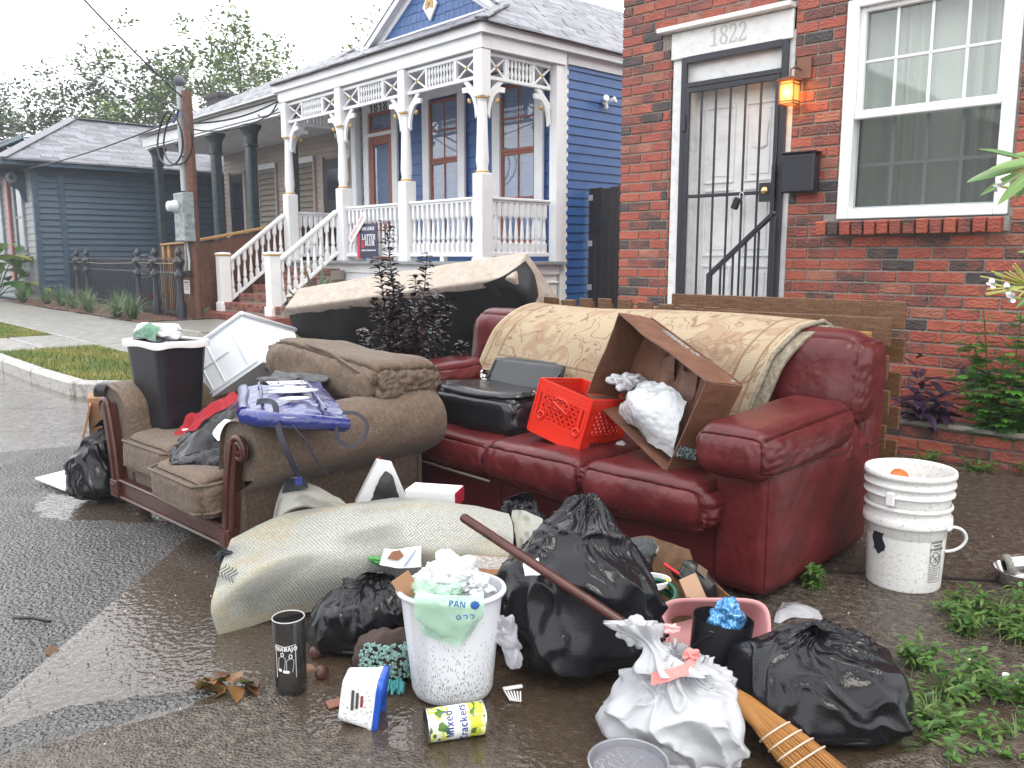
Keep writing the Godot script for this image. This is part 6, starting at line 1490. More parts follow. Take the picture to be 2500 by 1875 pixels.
func on_sofa() -> void:
	# beige patterned carpet folded over the back
	var pat := painted(Vector2i(768, 480), func(u: float, w: float) -> Color:
		var x := u * 11.0; var y := w * 6.9
		var wx := x + n1.get_noise_2d(x * 1.5, y * 1.5) * 0.9; var wy := y + n1.get_noise_2d(x * 1.5 + 40.0, y * 1.5) * 0.9
		var a := absf(sin(wx * 2.6) * cos(wy * 2.9) + 0.5 * sin(wx * 4.1 + wy * 2.0))
		var b := absf(n2.get_noise_2d(wx * 0.075, wy * 0.075)) * 3.0
		var line := maxf(1.0 - smoothstep(0.0, 0.10, a), 1.0 - smoothstep(0.0, 0.22, b))
		var c := Color(0.70, 0.63, 0.52).lerp(Color(0.50, 0.38, 0.30), line * 0.75)
		var big := smoothstep(0.1, 0.25, n1.get_noise_2d(wx * 1.1 + 90.0, wy * 1.1))
		c = c.lerp(Color(0.62, 0.50, 0.40), big * 0.55)
		var e := minf(minf(u, 1.0 - u) * 6.0, (1.0 - w) * 3.75)
		if (e > 0.22 and e < 0.27) or (e > 0.55 and e < 0.6): c = c.lerp(Color(0.48, 0.36, 0.28), 0.6)
		if e < 0.08: c = Color(0.74, 0.68, 0.57)
		return c * (0.92 + 0.10 * sin(w * 900.0)))
	var rm := StandardMaterial3D.new()
	rm.albedo_texture = pat; rm.roughness = 0.9
	rm.normal_enabled = true; rm.normal_texture = nbump(noise(160, 0.4), 512, 1.0); rm.uv1_scale = V(1, 1, 1)
	var edge_m := rich(noise(161, 0.1), [[0.0, S(0.30, 0.25, 0.17)], [1.0, S(0.44, 0.38, 0.28)]], 0.2, 0.9, noise(162, 0.3), 4.0, 128, false)
	var cp := thing("beige_carpet", "beige carpet with brown scroll pattern folded over the sofa's back", "carpet", V(0.874, 0, -2.78), -44.5)
	var rows := []
	var prof := [[0.66, -1.03], [0.885, -1.0], [0.94, -0.88], [0.915, -0.72], [0.80, -0.60], [0.67, -0.55], [0.57, -0.53]]
	for k in prof.size():
		var r := []
		for i in 5:
			var f := i / 4.0
			var xl := lerpf(-1.88, -2.02, smoothstep(2.0, 6.0, k)); var xr := lerpf(-0.24, -0.40, smoothstep(2.0, 6.0, k))
			r.append(V(lerpf(xl, xr, f), prof[k][0] + (0.03 * (1.0 - f) if k > 3 else 0.0) - (0.05 * f if k > 4 else 0.0) + 0.008 * sin(f * 9.0 + k), prof[k][1] + 0.012 * sin(f * 5.0 + k)))
		rows.append(r)
	put("pile", G.new().sheet(rows, 90, 70, 0.0), rm, cp)
	put("backing", G.new().sheet(rows, 90, 70, 0.016, func(p: Vector3, u: float, w: float) -> Vector3: return p + V(0, -0.0015, -0.0015)), edge_m, cp)
	var r2 := []
	for r in rows:
		var q := []
		for i in 5: q.append(r[i] + V(0.035 if i == 4 else 0.0, -0.02, -0.014) + (V(0.02, 0.0, 0) if i == 4 else Vector3.ZERO))
		r2.append(q)
	put("lower_fold", G.new().sheet(r2, 60, 50, 0.014), edge_m, cp)
	var bd := []
	for k in rows.size(): bd.append(rows[k][4] + V(0.004, 0.0, 0.002))
	put("binding", G.new().tube(bd, 0.010, 8), edge_m, cp)
	# open black vinyl carrier
	var bv := mat(0.012, 0.012, 0.014, 0.22)
	var tb := thing("black_vinyl_carrier", "open black vinyl carrier with torn white edging on left seat", "carrier", frame_of(V(0.874, 0, -2.78), -44.5) * V(-1.60, 0.375, -0.30), -44.5)
	put("body", puff(V(0, 0.085, 0.02), V(0.29, 0.10, 0.19), 0.07, 0.012, 0.010, 163, 30), bv, tb)
	put("hollow", G.new().grid(40, 5, func(u: float, w: float) -> Vector3:
		var a := u * TAU
		var k: float = [1.03, 1.0, 0.93, 0.86, 0.5, 0.0][int(round(w * 5))]
		return V(clampf(cos(a) * 1.25, -1, 1) * 0.275 * k, [0.18, 0.20, 0.195, 0.17, 0.165, 0.168][int(round(w * 5))] + 0.008 * sin(a * 3.0), 0.02 + clampf(sin(a) * 1.25, -1, 1) * 0.175 * k), true), mat(0.02, 0.022, 0.026, 0.2), tb)
	put("back_flap", puff(V(0.03, 0.215, -0.13), V(0.235, 0.095, 0.016), 0.015, 0.008, 0.006, 164, 22, 0.0, Basis(V(1, 0, 0), -0.5)), mat(0.02, 0.022, 0.027, 0.22), tb)
	put("frame_edge", G.new().tube([V(-0.21, 0.20, -0.10), V(-0.20, 0.28, -0.17), V(-0.14, 0.305, -0.185), V(0.2, 0.305, -0.185), V(0.26, 0.28, -0.17), V(0.275, 0.22, -0.06), V(0.27, 0.195, 0.06)], 0.007, 6), bv, tb)
	var sc := G.new()
	for k in 14:
		var p := V(0.275, 0.20 + R(-0.01, 0.01), -0.02 + k * 0.012) if k < 8 else V(-0.22 + R(-0.02, 0.02), 0.215 + R(-0.02, 0.03), -0.09)
		sc.box(p, V(0.012, 0.006, 0.012) * R(0.6, 1.5), 0.002, Basis.from_euler(V(R(0, 3), R(0, 3), R(0, 3))))
	var scn := put("torn_edging", sc, M.paper, tb)
	scn.set_meta("kind", "stuff")
	# red milk crate
	var red := mat(0.62, 0.022, 0.008, 0.35)
	var Kc := V(0.272, 0.397, -3.41)
	var c1 := V(0.054, 0.21, 0.015); var c2 := V(-0.202, 0.065, -0.187); var c3 := V(0.192, -0.034, -0.219)
	c1 *= 1.06
	var ct := thing("milk_crate", "bright red plastic milk crate with diamond lattice tilted on sofa", "crate", Kc, 0.0)
	var wall := func(o: Vector3, u: Vector3, called: String) -> void:
		var ul := u.length(); var ud := u / ul; var vl := c1.length(); var vd := c1 / vl
		var nd := ud.cross(vd)
		var P := func(x: float, y: float) -> Vector3: return o + ud * x * ul + vd * y * vl
		var g := G.new()
		para(g, o - nd * 0.002, u, c1 * 0.30, nd * 0.006)
		for y: float in [0.0, 0.30, 0.80, 0.86, 0.92, 0.985]: g.bar(P.call(0, y), P.call(1, y), 0.008, 0.012, 0.0, nd)
		for x: float in [0.0, 0.05, 0.13, 0.87, 0.95, 1.0]: g.bar(P.call(x, 0.0), P.call(x, 1.0), 0.007, 0.012, 0.0, nd)
		for k in 8: g.bar(P.call(0.13 + k * 0.106, 0.80), P.call(0.13 + k * 0.106, 0.99), 0.005, 0.01, 0.0, nd)
		for k in 15:
			# diagonals clipped to the middle field
			var a0 := -0.37 + k * 0.106
			for s: float in [1.0, -1.0]:
				var xa := a0 if s > 0.0 else a0 + 0.37; var xb := a0 + 0.37 if s > 0.0 else a0
				var ya := 0.30; var yb := 0.80
				if xa < 0.13: ya += (0.13 - xa) / (xb - xa) * 0.5; xa = 0.13
				if xb < 0.13: yb = ya + (xa - 0.13) / (xa - xb) * 0.5; xb = 0.13
				if xb > 0.87: yb = ya + (0.87 - xa) / (xb - xa) * 0.5; xb = 0.87
				if xa > 0.87: ya = yb - (0.87 - xb) / (xa - xb) * 0.5; xa = 0.87
				if xa < 0.129 or xa > 0.871 or yb - ya < 0.03: continue
				g.bar(P.call(xa, ya), P.call(xb, yb), 0.006, 0.008, 0.0, nd)
		put(called, g, red, ct)
	wall.call(Vector3.ZERO, c2, "wall"); wall.call(Vector3.ZERO, c3, "wall"); wall.call(c2, c3, "wall"); wall.call(c3, c2, "wall")
	put("bottom", para(G.new(), Vector3.ZERO, c2, c3, c1 * 0.03), red, ct)
	var pg := []
	for k in 6:
		var q: Vector2 = [Vector2(0.36, 0.56), Vector2(0.34, 0.72), Vector2(0.44, 0.79), Vector2(0.58, 0.79), Vector2(0.66, 0.70), Vector2(0.36, 0.56)][k]
		pg.append(c2 * q.x + c1 * q.y - c3.normalized() * 0.006)
	put("grip", G.new().tube(pg, 0.006, 6), red, ct)
	for q: Vector2 in [Vector2(0.12, 0.34), Vector2(0.82, 0.36)]:
		put("boss", G.new().lathe([Vector2(0.012, -0.004), Vector2(0.02, 0.0), Vector2(0.02, 0.006), Vector2(0.014, 0.009), Vector2(0.012, 0.0)], 16, Transform3D(Basis(c2.normalized(), -c3.normalized(), c1.normalized()), c2 * q.x + c1 * q.y - c3.normalized() * 0.004)), red, ct)
	var d3 := c3.normalized(); var u1 := c1.normalized()
	lettering("dairy_name", "Kleinpeter", 0.026, mat(0.05, 0.005, 0.004, 0.5), ct, c3 * 0.52 + c1 * 0.14 - c2.normalized() * 0.009, Basis(d3, u1, d3.cross(u1)), true, true, 0.003)
	# shallow brown carton leaning open
	var K := V(0.691, 0.769, -2.97); var e1 := V(-0.251, 0.206, -0.526); var e2 := V(-0.119, -0.35, -0.08); var e3 := V(0.150, -0.028, -0.088)
	var cb := rich(noise(165, 0.02, FastNoiseLite.TYPE_SIMPLEX_SMOOTH, 4), [[0.0, S(0.085, 0.035, 0.019)], [0.5, S(0.135, 0.058, 0.032)], [1.0, S(0.20, 0.095, 0.055)]], 0.7, 0.55, noise(166, 0.03), 3.0, 256, false)
	var bx := thing("brown_carton", "big wet brown cardboard carton leaning open against the sofa back", "box", K, 0.0)
	var n3 := e3.normalized() * 0.005
	put("bottom", para(G.new(), e3, e1, e2, n3), cb, bx)
	var wl := func(o: Vector3, u: Vector3, nin: Vector3, sd: int) -> void:
		put("flap_wall", G.new().sheet([[o, o + u * 0.33, o + u * 0.66, o + u], [o + e3 * 0.5 , o + u * 0.33 + e3 * 0.5, o + u * 0.66 + e3 * 0.5, o + u + e3 * 0.5], [o + e3, o + u * 0.33 + e3, o + u * 0.66 + e3, o + u + e3]], 24, 8, 0.005, wavy(sd, 0.008, 5.0)), cb, bx)
	wl.call(Vector3.ZERO, e1, e2, 167); wl.call(Vector3.ZERO, e2, e1, 168); wl.call(e2, e1, -e2, 169); wl.call(e1, e2, -e1, 170)
	for k in 3:
		put("inner_crease", G.new().sheet([[e3 * 0.9 + e1 * (0.1 + 0.25 * k) + e2 * 0.1, e3 * 0.86 + e1 * (0.2 + 0.25 * k) + e2 * 0.2, e3 * 0.93 + e1 * (0.3 + 0.22 * k) + e2 * 0.12], [e3 * 0.93 + e1 * (0.1 + 0.2 * k) + e2 * 0.5, e3 * 0.84 + e1 * (0.2 + 0.2 * k) + e2 * 0.55, e3 * 0.92 + e1 * (0.32 + 0.2 * k) + e2 * 0.5], [e3 * 0.94 + e1 * (0.15 + 0.2 * k) + e2 * 0.85, e3 * 0.9 + e1 * (0.22 + 0.2 * k) + e2 * 0.9, e3 * 0.93 + e1 * (0.3 + 0.2 * k) + e2 * 0.86]], 14, 14, 0.003, wavy(171 + k, 0.02, 9.0)), cb, bx)
	var tape := rich(noise(175, 0.05, FastNoiseLite.TYPE_CELLULAR, 1), [[0.0, S(0.02, 0.025, 0.03)], [0.35, S(0.04, 0.05, 0.055)], [0.45, S(0.28, 0.38, 0.38)], [1.0, S(0.36, 0.45, 0.45)]], 0.14, 0.3, null, 1.0, 256, false)
	put("tape", G.new().sheet([[e2 * 0.70 + e3 * 0.05 - e1 * 0.012, e2 * 0.72 + e3 * 0.6 - e1 * 0.02, e2 * 0.66 + e3 * 1.2 - e1 * 0.02], [e2 * 0.82 + e3 * 0.02 - e1 * 0.012, e2 * 0.83 + e3 * 0.6 - e1 * 0.03, e2 * 0.76 + e3 * 1.15 - e1 * 0.02]], 12, 6, 0.001, wavy(176, 0.006, 14.0)), tape, bx)
	put("tape", G.new().sheet([[e3 * 0.97 + e1 * 0.1 + e2 * 0.985, e3 * 0.97 + e1 * 0.4 + e2 * 0.985, e3 * 0.97 + e1 * 0.75 + e2 * 0.985], [e3 * 0.7 + e1 * 0.1 + e2 * 0.98, e3 * 0.7 + e1 * 0.4 + e2 * 0.98, e3 * 0.74 + e1 * 0.75 + e2 * 0.98]], 12, 4, 0.001), tape, bx)
	put("tape", G.new().sheet([[e3 * 0.96 + e1 * 0.03 + e2 * 0.015, e3 * 0.96 + e1 * 0.5 + e2 * 0.015, e3 * 0.96 + e1 * 0.8 + e2 * 0.015], [e3 * 0.8 + e1 * 0.03 + e2 * 0.017, e3 * 0.8 + e1 * 0.5 + e2 * 0.017, e3 * 0.8 + e1 * 0.8 + e2 * 0.017]], 12, 4, 0.001), tape, bx)
	var bw := mat(0.62, 0.64, 0.66, 0.18)
	bw.transparency = BaseMaterial3D.TRANSPARENCY_ALPHA; bw.albedo_color.a = 0.72
	bw.roughness_texture = ntex(noise(177, 0.1), 128, [[0.0, Color(0.6, 0.6, 0.6)], [1.0, Color(1, 1, 1)]])
	var cn := FastNoiseLite.new()
	cn.noise_type = FastNoiseLite.TYPE_CELLULAR; cn.frequency = 0.05; cn.seed = 178; cn.fractal_type = FastNoiseLite.FRACTAL_NONE; cn.cellular_jitter = 0.8
	bw.normal_enabled = true; bw.normal_texture = nbump(cn, 512, -5.0); bw.uv1_triplanar = true; bw.uv1_scale = Vector3.ONE / 0.62
	var wrp := thing("bubble_wrap", "crumpled sheet of clear bubble wrap lying inside the brown carton", "packing", K, 0.0)
	put("wrap", G.new().sheet([[e1 * 0.80 + e2 * 0.75 + e3 * 0.55, e1 * 0.72 + e2 * 0.52 + e3 * 0.4, e1 * 0.52 + e2 * 0.36 + e3 * 0.35, e1 * 0.22 + e2 * 0.36 + e3 * 0.45], [e1 * 0.78 + e2 * 0.85 + e3 * 0.35, e1 * 0.66 + e2 * 0.72 + e3 * 0.05, e1 * 0.45 + e2 * 0.55 + e3 * -0.1, e1 * 0.15 + e2 * 0.52 + e3 * 0.25], [e1 * 0.70 + e2 * 0.96 + e3 * 0.4, e1 * 0.58 + e2 * 0.88 + e3 * 0.1, e1 * 0.36 + e2 * 0.72 + e3 * -0.15, e1 * 0.1 + e2 * 0.72 + e3 * 0.2], [e1 * 0.62 + e2 * 0.98 + e3 * 0.7, e1 * 0.48 + e2 * 0.96 + e3 * 0.4, e1 * 0.28 + e2 * 0.90 + e3 * 0.15, e1 * 0.12 + e2 * 0.9 + e3 * 0.3]], 60, 50, 0.004, wavy(179, 0.03, 8.0)), bw, wrp)
	put("tag_end", crumple(e1 * 0.84 + e2 * 0.7 + e3 * 0.55, V(0.09, 0.05, 0.07), 180, 0.03, 20, 12.0), bw, wrp)
	tag(put("white_crumb", crumple(V(0.46, 0.415, -3.50), V(0.025, 0.016, 0.02), 181, 0.006, 10, 20.0), M.paper), "small white crumpled scrap on the seat under the carton", "scrap")

func behind_sofa() -> void:
	# box spring tilted against the shrub
	var A := V(0.0, 1.075, -5.08); var B := V(-1.76, 0.80, -6.50)
	var L := (B - A)
	var s := V(0.525, -0.708, -0.473); s = (s - L.normalized() * s.dot(L.normalized())).normalized()
	var nrm := L.normalized().cross(s).normalized()
	if nrm.y < 0: nrm = -nrm
	var tick := rich(noise(200, 0.02, FastNoiseLite.TYPE_SIMPLEX_SMOOTH, 4), [[0.0, S(0.34, 0.28, 0.23)], [0.6, S(0.43, 0.365, 0.31)], [1.0, S(0.52, 0.46, 0.41)]], 1.0, 0.8, noise(201, 0.03), 4.0, 512, false)
	var m := thing("box_spring", "beige box spring with ragged black underside leaning behind the dark shrub", "mattress", A, 0.0)
	var bas := Basis(L.normalized(), nrm, s)
	if bas.determinant() < 0: bas = Basis(L.normalized(), nrm, -s)
	var l := L.length()
	put("cover", puff(L * 0.5 + s * 0.68 + nrm * 0.12, V(l * 0.5, 0.115, 0.68), 0.02, 0.002, 0.004, 202, 44, 0.0, bas), tick, m)
	put("black_lining", G.new().sheet([[L * 0.01 + s * 0.03, L * 0.3 + s * 0.05, L * 0.7 + s * 0.04, L * 0.99 + s * 0.05], [L * 0.02 + s * 0.3 - nrm * 0.05, L * 0.3 + s * 0.3 - nrm * 0.03, L * 0.7 + s * 0.32 - nrm * 0.06, L * 0.97 + s * 0.2 - nrm * 0.09], [L * 0.03 + s * 0.7 - nrm * 0.04, L * 0.35 + s * 0.7 - nrm * 0.06, L * 0.66 + s * 0.7 - nrm * 0.05, L * 0.95 + s * 0.6 - nrm * 0.03], [L * 0.03 + s * 1.3 - nrm * 0.01, L * 0.35 + s * 1.3 - nrm * 0.01, L * 0.66 + s * 1.3 - nrm * 0.01, L * 0.97 + s * 1.3 - nrm * 0.01]], 70, 60, 0.004, wavy(203, 0.03, 3.0)), mat(0.008, 0.008, 0.009, 0.75), m)
	put("corner_guard", G.new().sheet([[L * -0.015 + nrm * 0.14, L * 0.03 + nrm * 0.02 - s * 0.01, L * 0.10 - nrm * 0.015], [L * -0.02 + nrm * 0.12 + s * 0.10, L * -0.005 + s * 0.13, L * 0.06 + s * 0.14 - nrm * 0.03], [L * -0.015 + nrm * 0.06 + s * 0.22, L * 0.0 + s * 0.24 - nrm * 0.01, L * 0.03 + s * 0.22 - nrm * 0.03]], 16, 16, 0.006), mat(0.025, 0.025, 0.028, 0.5), m)
	for k in 5:
		var u := L * (0.08 + k * 0.2)
		put("frame_slat", G.new().bar(u + s * 0.06 + nrm * 0.02, u + s * 1.3 + nrm * 0.02, 0.03, 0.05, 0.0, nrm), M.wood, m)
	# pallets standing behind the sofa
	var pa := thing("slatted_pallet", "brown wooden pallet with jagged slat ends behind the beige carpet", "pallet", BR * V(0.25, 0.02, 1.62), -44.1)
	for k in 12:
		put("slat", G.new().box(V(0.06 + k * 0.142, 0.475 + R(-0.012, 0.012), 0.05), V(0.095, 0.91, 0.016), 0.003), M.wood, pa)
		put("slat", G.new().box(V(0.13 + k * 0.142, 0.46 + R(-0.012, 0.012), -0.06), V(0.095, 0.90, 0.016), 0.003), M.wood, pa)
	for y: float in [0.1, 0.45, 0.80]: put("stringer", G.new().box(V(0.85, y, -0.005), V(1.7, 0.04, 0.09), 0.003), M.wood, pa)
	var pb := thing("open_pallet", "long brown pallet standing on edge behind the sofa's right end", "pallet", BR * V(1.45, -0.03, 1.50), -44.1)
	for z: float in [0.07, -0.07]:
		for k in 6:
			put("deck_board", G.new().box(V(0.66 + R(-0.015, 0.015), 0.06 + k * 0.165 + (0.07 if z < 0.0 else 0.0), z), V(1.30, 0.115 if k < 5 else 0.13, 0.018), 0.003), M.wood, pb)
	for x: float in [0.1, 0.42, 0.80, 1.2]: put("stringer", G.new().box(V(x, 0.47, 0.0), V(0.04, 0.94, 0.12), 0.003), M.wood, pb)
	var gp := thing("mildewed_board", "mildewed grey panel with brown wooden edge standing behind the sofa's right end", "panel", BR * V(2.60, 0.0, 1.72), -44.1)
	put("face", G.new().box(V(0.0, 0.42, 0.0), V(0.16, 0.84, 0.09), 0.004), rich(noise(204, 0.03, FastNoiseLite.TYPE_SIMPLEX_SMOOTH, 5), [[0.0, S(0.03, 0.028, 0.022)], [0.4, S(0.13, 0.125, 0.105)], [1.0, S(0.26, 0.25, 0.22)]], 0.5, 0.8, null, 1.0, 256, false), gp)
	put("edge_strip", G.new().box(V(0.095, 0.42, 0.0), V(0.022, 0.86, 0.10), 0.004).box(V(0.0, 0.85, 0.0), V(0.212, 0.022, 0.10), 0.004), M.yellowwood, gp)
	# carton standing between the two seats
	var cd := rich(noise(205, 0.03), [[0.0, S(0.16, 0.075, 0.03)], [1.0, S(0.32, 0.17, 0.075)]], 0.5, 0.7, null, 1.0, 128, false)
	var cb := thing("flat_carton", "long flat cardboard box lying behind the gap between the two sofas", "box", V(-0.385, 0.475, -4.60), 37.0)
	put("side", G.new().box(V(0.0, 0.05, 0.1), V(0.50, 0.14, 0.015), 0.003), cd, cb)
	put("top", G.new().box(V(0.0, 0.13, -0.02), V(0.50, 0.012, 0.24), 0.003, Basis(V(1, 0, 0), 0.1)), cd, cb)
	put("tape", G.new().box(V(0.0, 0.142, 0.03), V(0.40, 0.004, 0.05), 0.001, Basis(V(1, 0, 0), 0.1)), mat(0.55, 0.5, 0.42, 0.3), cb)
	put("under", G.new().box(V(0.0, -0.22, 0.0), V(0.46, 0.42, 0.18), 0.004), cd, cb)

func grain_label(sd: int) -> ImageTexture:
	return painted(Vector2i(256, 256), func(u: float, w: float) -> Color:
		var a := n1.get_noise_2d(u * 7.0 + sd, w * 5.0)
		var b := n1.get_noise_2d(u * 12.0 + 50.0, w * 8.0 + sd)
		var c := Color(0.80, 0.82, 0.74)
		if a > 0.02 or w > 0.72: c = Color(0.76, 0.77, 0.24)
		if a > 0.30: c = Color(0.90, 0.90, 0.62)
		if b > 0.24: c = Color(0.28, 0.42, 0.16)
		if w > 0.36 and w < 0.68: c = Color(0.86, 0.87, 0.84)
		return c)

func heap() -> void:
	# stiff rug, backing side up
	var weave := Image.create(640, 640, false, Image.FORMAT_RGBA8)
	for y in 640:
		for x in 640:
			var v := 0.5 + 0.4 * sin(x * TAU / 5.0) * (1.0 if (y / 5) % 2 else -1.0) * R(0.5, 1.0)
			weave.set_pixel(x, y, Color(v, v, v))
	weave.bump_map_to_normal_map(3.0)
	var rugm := StandardMaterial3D.new()
	rugm.roughness = 0.9
	rugm.albedo_texture = painted(Vector2i(640, 640), func(u: float, w: float) -> Color:
		var th := 0.5 + 0.5 * sin(u * 640.0 * TAU / 7.0) * (1.0 if int(w * 640.0 / 7.0) % 2 else -1.0)
		var st := smoothstep(0.10, 0.5, n1.get_noise_2d(u * 2.6 + 11.0, w * 7.0) + 0.25 * n2.get_noise_2d(u, w * 2.0))
		var gr := smoothstep(0.0, 0.5, n1.get_noise_2d(u * 4.0 + 70.0, w * 5.0))
		var c := Color(0.78, 0.78, 0.74).lerp(Color(0.42, 0.425, 0.405), th * 0.6)
		c = c.lerp(Color(0.70, 0.64, 0.50), st * 0.45)
		c = c.lerp(Color(0.42, 0.43, 0.41), gr * 0.5)
		return c * (0.66 + 0.46 * rng.randf()))
	rugm.normal_enabled = true; rugm.normal_texture = ImageTexture.create_from_image(weave); rugm.normal_scale = 0.5
	# the weave repeats, the stains do not: the detail normal rides on its own scale through uv
	var navy := rich(noise(210, 0.12), [[0.0, S(0.012, 0.016, 0.022)], [1.0, S(0.05, 0.065, 0.08)]], 0.2, 0.95, noise(211, 0.3), 6.0, 128, false)
	var rug := thing("grey_rug", "stiff grey woven rug lying backing side up before the sofas", "rug", Vector3.ZERO, 0.0)
	var rows := [
		[V(-1.03, 0.10, -3.16), V(-0.86, 0.20, -3.16), V(-0.63, 0.27, -3.10), V(-0.40, 0.31, -3.07), V(-0.16, 0.30, -3.02), V(-0.02, 0.27, -2.98)],
		[V(-1.045, 0.175, -3.03), V(-0.845, 0.262, -3.02), V(-0.62, 0.315, -2.97), V(-0.40, 0.345, -2.95), V(-0.17, 0.335, -2.90), V(-0.015, 0.315, -2.87)],
		[V(-1.0, 0.175, -2.82), V(-0.80, 0.235, -2.79), V(-0.59, 0.305, -2.78), V(-0.38, 0.335, -2.77), V(-0.165, 0.33, -2.75), V(0.0, 0.30, -2.75)],
		[V(-0.955, 0.17, -2.60), V(-0.80, 0.225, -2.62), V(-0.60, 0.265, -2.64), V(-0.38, 0.285, -2.64), V(-0.16, 0.28, -2.63), V(0.005, 0.26, -2.63)],
		[V(-0.955, 0.11, -2.535), V(-0.815, 0.155, -2.58), V(-0.62, 0.185, -2.62), V(-0.39, 0.20, -2.63), V(-0.16, 0.19, -2.62), V(0.0, 0.18, -2.62)],
		[V(-0.945, 0.004, -2.555), V(-0.84, 0.02, -2.625), V(-0.66, 0.04, -2.68), V(-0.42, 0.05, -2.68), V(-0.18, 0.05, -2.66), V(-0.02, 0.05, -2.65)]]
	var bend := wavy(212, 0.014, 3.0)
	put("backing", G.new().sheet(rows, 120, 90, 0.0, bend), rugm, rug)
	put("pile", G.new().sheet(rows, 80, 60, 0.014, func(p: Vector3, u: float, w: float) -> Vector3: return bend.call(p, u, w) - V(0, 0.0018, 0.0012)), navy, rug)
	var fr := G.new()
	for k in 70:
		var w := R(0.02, 0.55)
		var p: Vector3 = rows[0][0].lerp(rows[2][0], w / 0.55) + V(0, 0.005, 0)
		var d := V(-R(0.02, 0.045), R(-0.03, 0.01), R(-0.02, 0.02))
		fr.tube([p + V(0.02, -0.004, 0), p + d * 0.5, p + d + V(0, -0.02, 0)], 0.0022, 4, false)
	var frn := put("fringe", fr, navy, rug)
	frn.set_meta("kind", "stuff")
	var th := G.new()
	for k in 5:
		var p := V(-0.955 + k * 0.014, 0.182 - k * 0.001, -2.70 + k * 0.01)
		th.tube([p, p + V(0.01, 0.006, 0.035), p + V(-0.004, 0.004, 0.07), p + V(0.012, -0.004, 0.10)], 0.0014, 5)
	put("loose_threads", th, navy, rug)
	var rug2 := thing("curled_rug_strip", "curled strip of dark-fringed grey rug against the loveseat's outer arm", "rug", Vector3.ZERO, 0.0)
	put("strip", G.new().sheet([[V(-0.95, 0.16, -3.20), V(-0.90, 0.33, -3.24), V(-0.80, 0.34, -3.20), V(-0.66, 0.29, -3.14)], [V(-0.93, 0.14, -3.13), V(-0.89, 0.30, -3.14), V(-0.78, 0.325, -3.12), V(-0.62, 0.27, -3.08)], [V(-0.91, 0.13, -3.06), V(-0.86, 0.25, -3.06), V(-0.76, 0.29, -3.05), V(-0.60, 0.25, -3.0)]], 40, 24, 0.010, wavy(213, 0.008, 8.0)), rugm, rug2)
	put("navy_band", G.new().sheet([[V(-0.885, 0.342, -3.23), V(-0.80, 0.352, -3.20)], [V(-0.88, 0.312, -3.13), V(-0.775, 0.337, -3.11)]], 10, 10, 0.004, wavy(214, 0.004, 12.0)), navy, rug2)
	tag(put("rug_offcut", G.new().sheet([[V(0.0, 0.30, -2.96), V(0.05, 0.31, -2.92), V(0.11, 0.285, -2.88)], [V(0.01, 0.27, -2.80), V(0.05, 0.265, -2.80), V(0.10, 0.25, -2.80)], [V(0.02, 0.2, -2.70), V(0.05, 0.2, -2.72), V(0.09, 0.2, -2.74)]], 16, 16, 0.012, wavy(215, 0.008, 10.0)), rugm), "small pale rug offcut between the grey rug and tall black bag", "rug")
	# sacks
	trash_bag("garbage_bag", "tall black garbage bag with a broom handle slung across it", V(0.185, -0.005, -2.40), V(0.235, 0.225, 0.235), 221, V(0.06, 0.29, -0.09), 0.0, 70, 0.028)
	trash_bag("garbage_bag", "low black garbage bag between the glass vase and white bin", V(-0.475, -0.005, -2.50), V(0.165, 0.105, 0.125), 222, V(0.11, 0.135, -0.05), 0.0, 60, 0.02)
	trash_bag("garbage_bag", "black garbage bag at the right beside the weeds and black pot", V(0.80, -0.005, -2.06), V(0.215, 0.125, 0.165), 223, V(0.0, 0.135, -0.03), -15.0, 64, 0.022)
	trash_bag("garbage_bag", "black garbage bag on the street left of the loveseat", V(-2.06, -0.005, -4.13), V(0.145, 0.165, 0.145), 224, V(0.12, 0.27, 0.0), 0.0, 46, 0.02)
	trash_bag("garbage_bag", "small black garbage bag peeking out between the grey rug and red sofa", V(0.02, 0.05, -3.02), V(0.11, 0.13, 0.08), 225, V(0.04, 0.17, 0.02), 0.0, 30, 0.02)
	var tp := thing("torn_plastic", "torn clear plastic and white scrap on the tall black bag's left side", "scrap", V(0, 0, 0), 0.0)
	var film := mat(0.55, 0.55, 0.6, 0.22)
	film.transparency = BaseMaterial3D.TRANSPARENCY_ALPHA; film.albedo_color.a = 0.45
	film.roughness_texture = ntex(noise(226, 0.05), 64, [[0.0, Color(0.8, 0.8, 0.8)], [1.0, Color(1, 1, 1)]])
	put("film", crumple(V(-0.015, 0.17, -2.17), V(0.045, 0.09, 0.03), 227, 0.016, 24, 14.0, Basis(V(0, 0, 1), 0.35)), film, tp)
	put("white_scrap", G.new().sheet([[V(0.03, 0.36, -2.26), V(0.075, 0.375, -2.27)], [V(0.035, 0.335, -2.22), V(0.085, 0.345, -2.23)]], 8, 8, 0.002, wavy(228, 0.01, 14.0)), M.paper, tp)
	# broom
	var br := thing("broom", "straw broom with dark brown wooden handle lying across black bag", "broom", Vector3.ZERO, 0.0)
	var hm := rich(noise(229, 0.03), [[0.0, S(0.05, 0.012, 0.009)], [1.0, S(0.10, 0.025, 0.018)]], 0.4, 0.28, null, 1.0, 128, false)
	var h0 := V(-0.142, 0.475, -2.30); var h1 := V(0.575, 0.105, -1.955)
	put("handle", G.new().tube([h0, h0.lerp(h1, 0.01), h0.lerp(h1, 0.5), h1], [0.010, 0.0135, 0.0135, 0.0135], 14), hm, br)
	var straw := rich(noise(230, 0.1), [[0.0, S(0.12, 0.045, 0.008)], [0.5, S(0.33, 0.14, 0.026)], [1.0, S(0.48, 0.26, 0.07)]], 0.06, 0.6, null, 1.0, 256, false)
	var dir := (V(0.725, 0.03, -1.76) - h1).normalized()
	var sx := dir.cross(Vector3.UP).normalized(); var sy := sx.cross(dir)
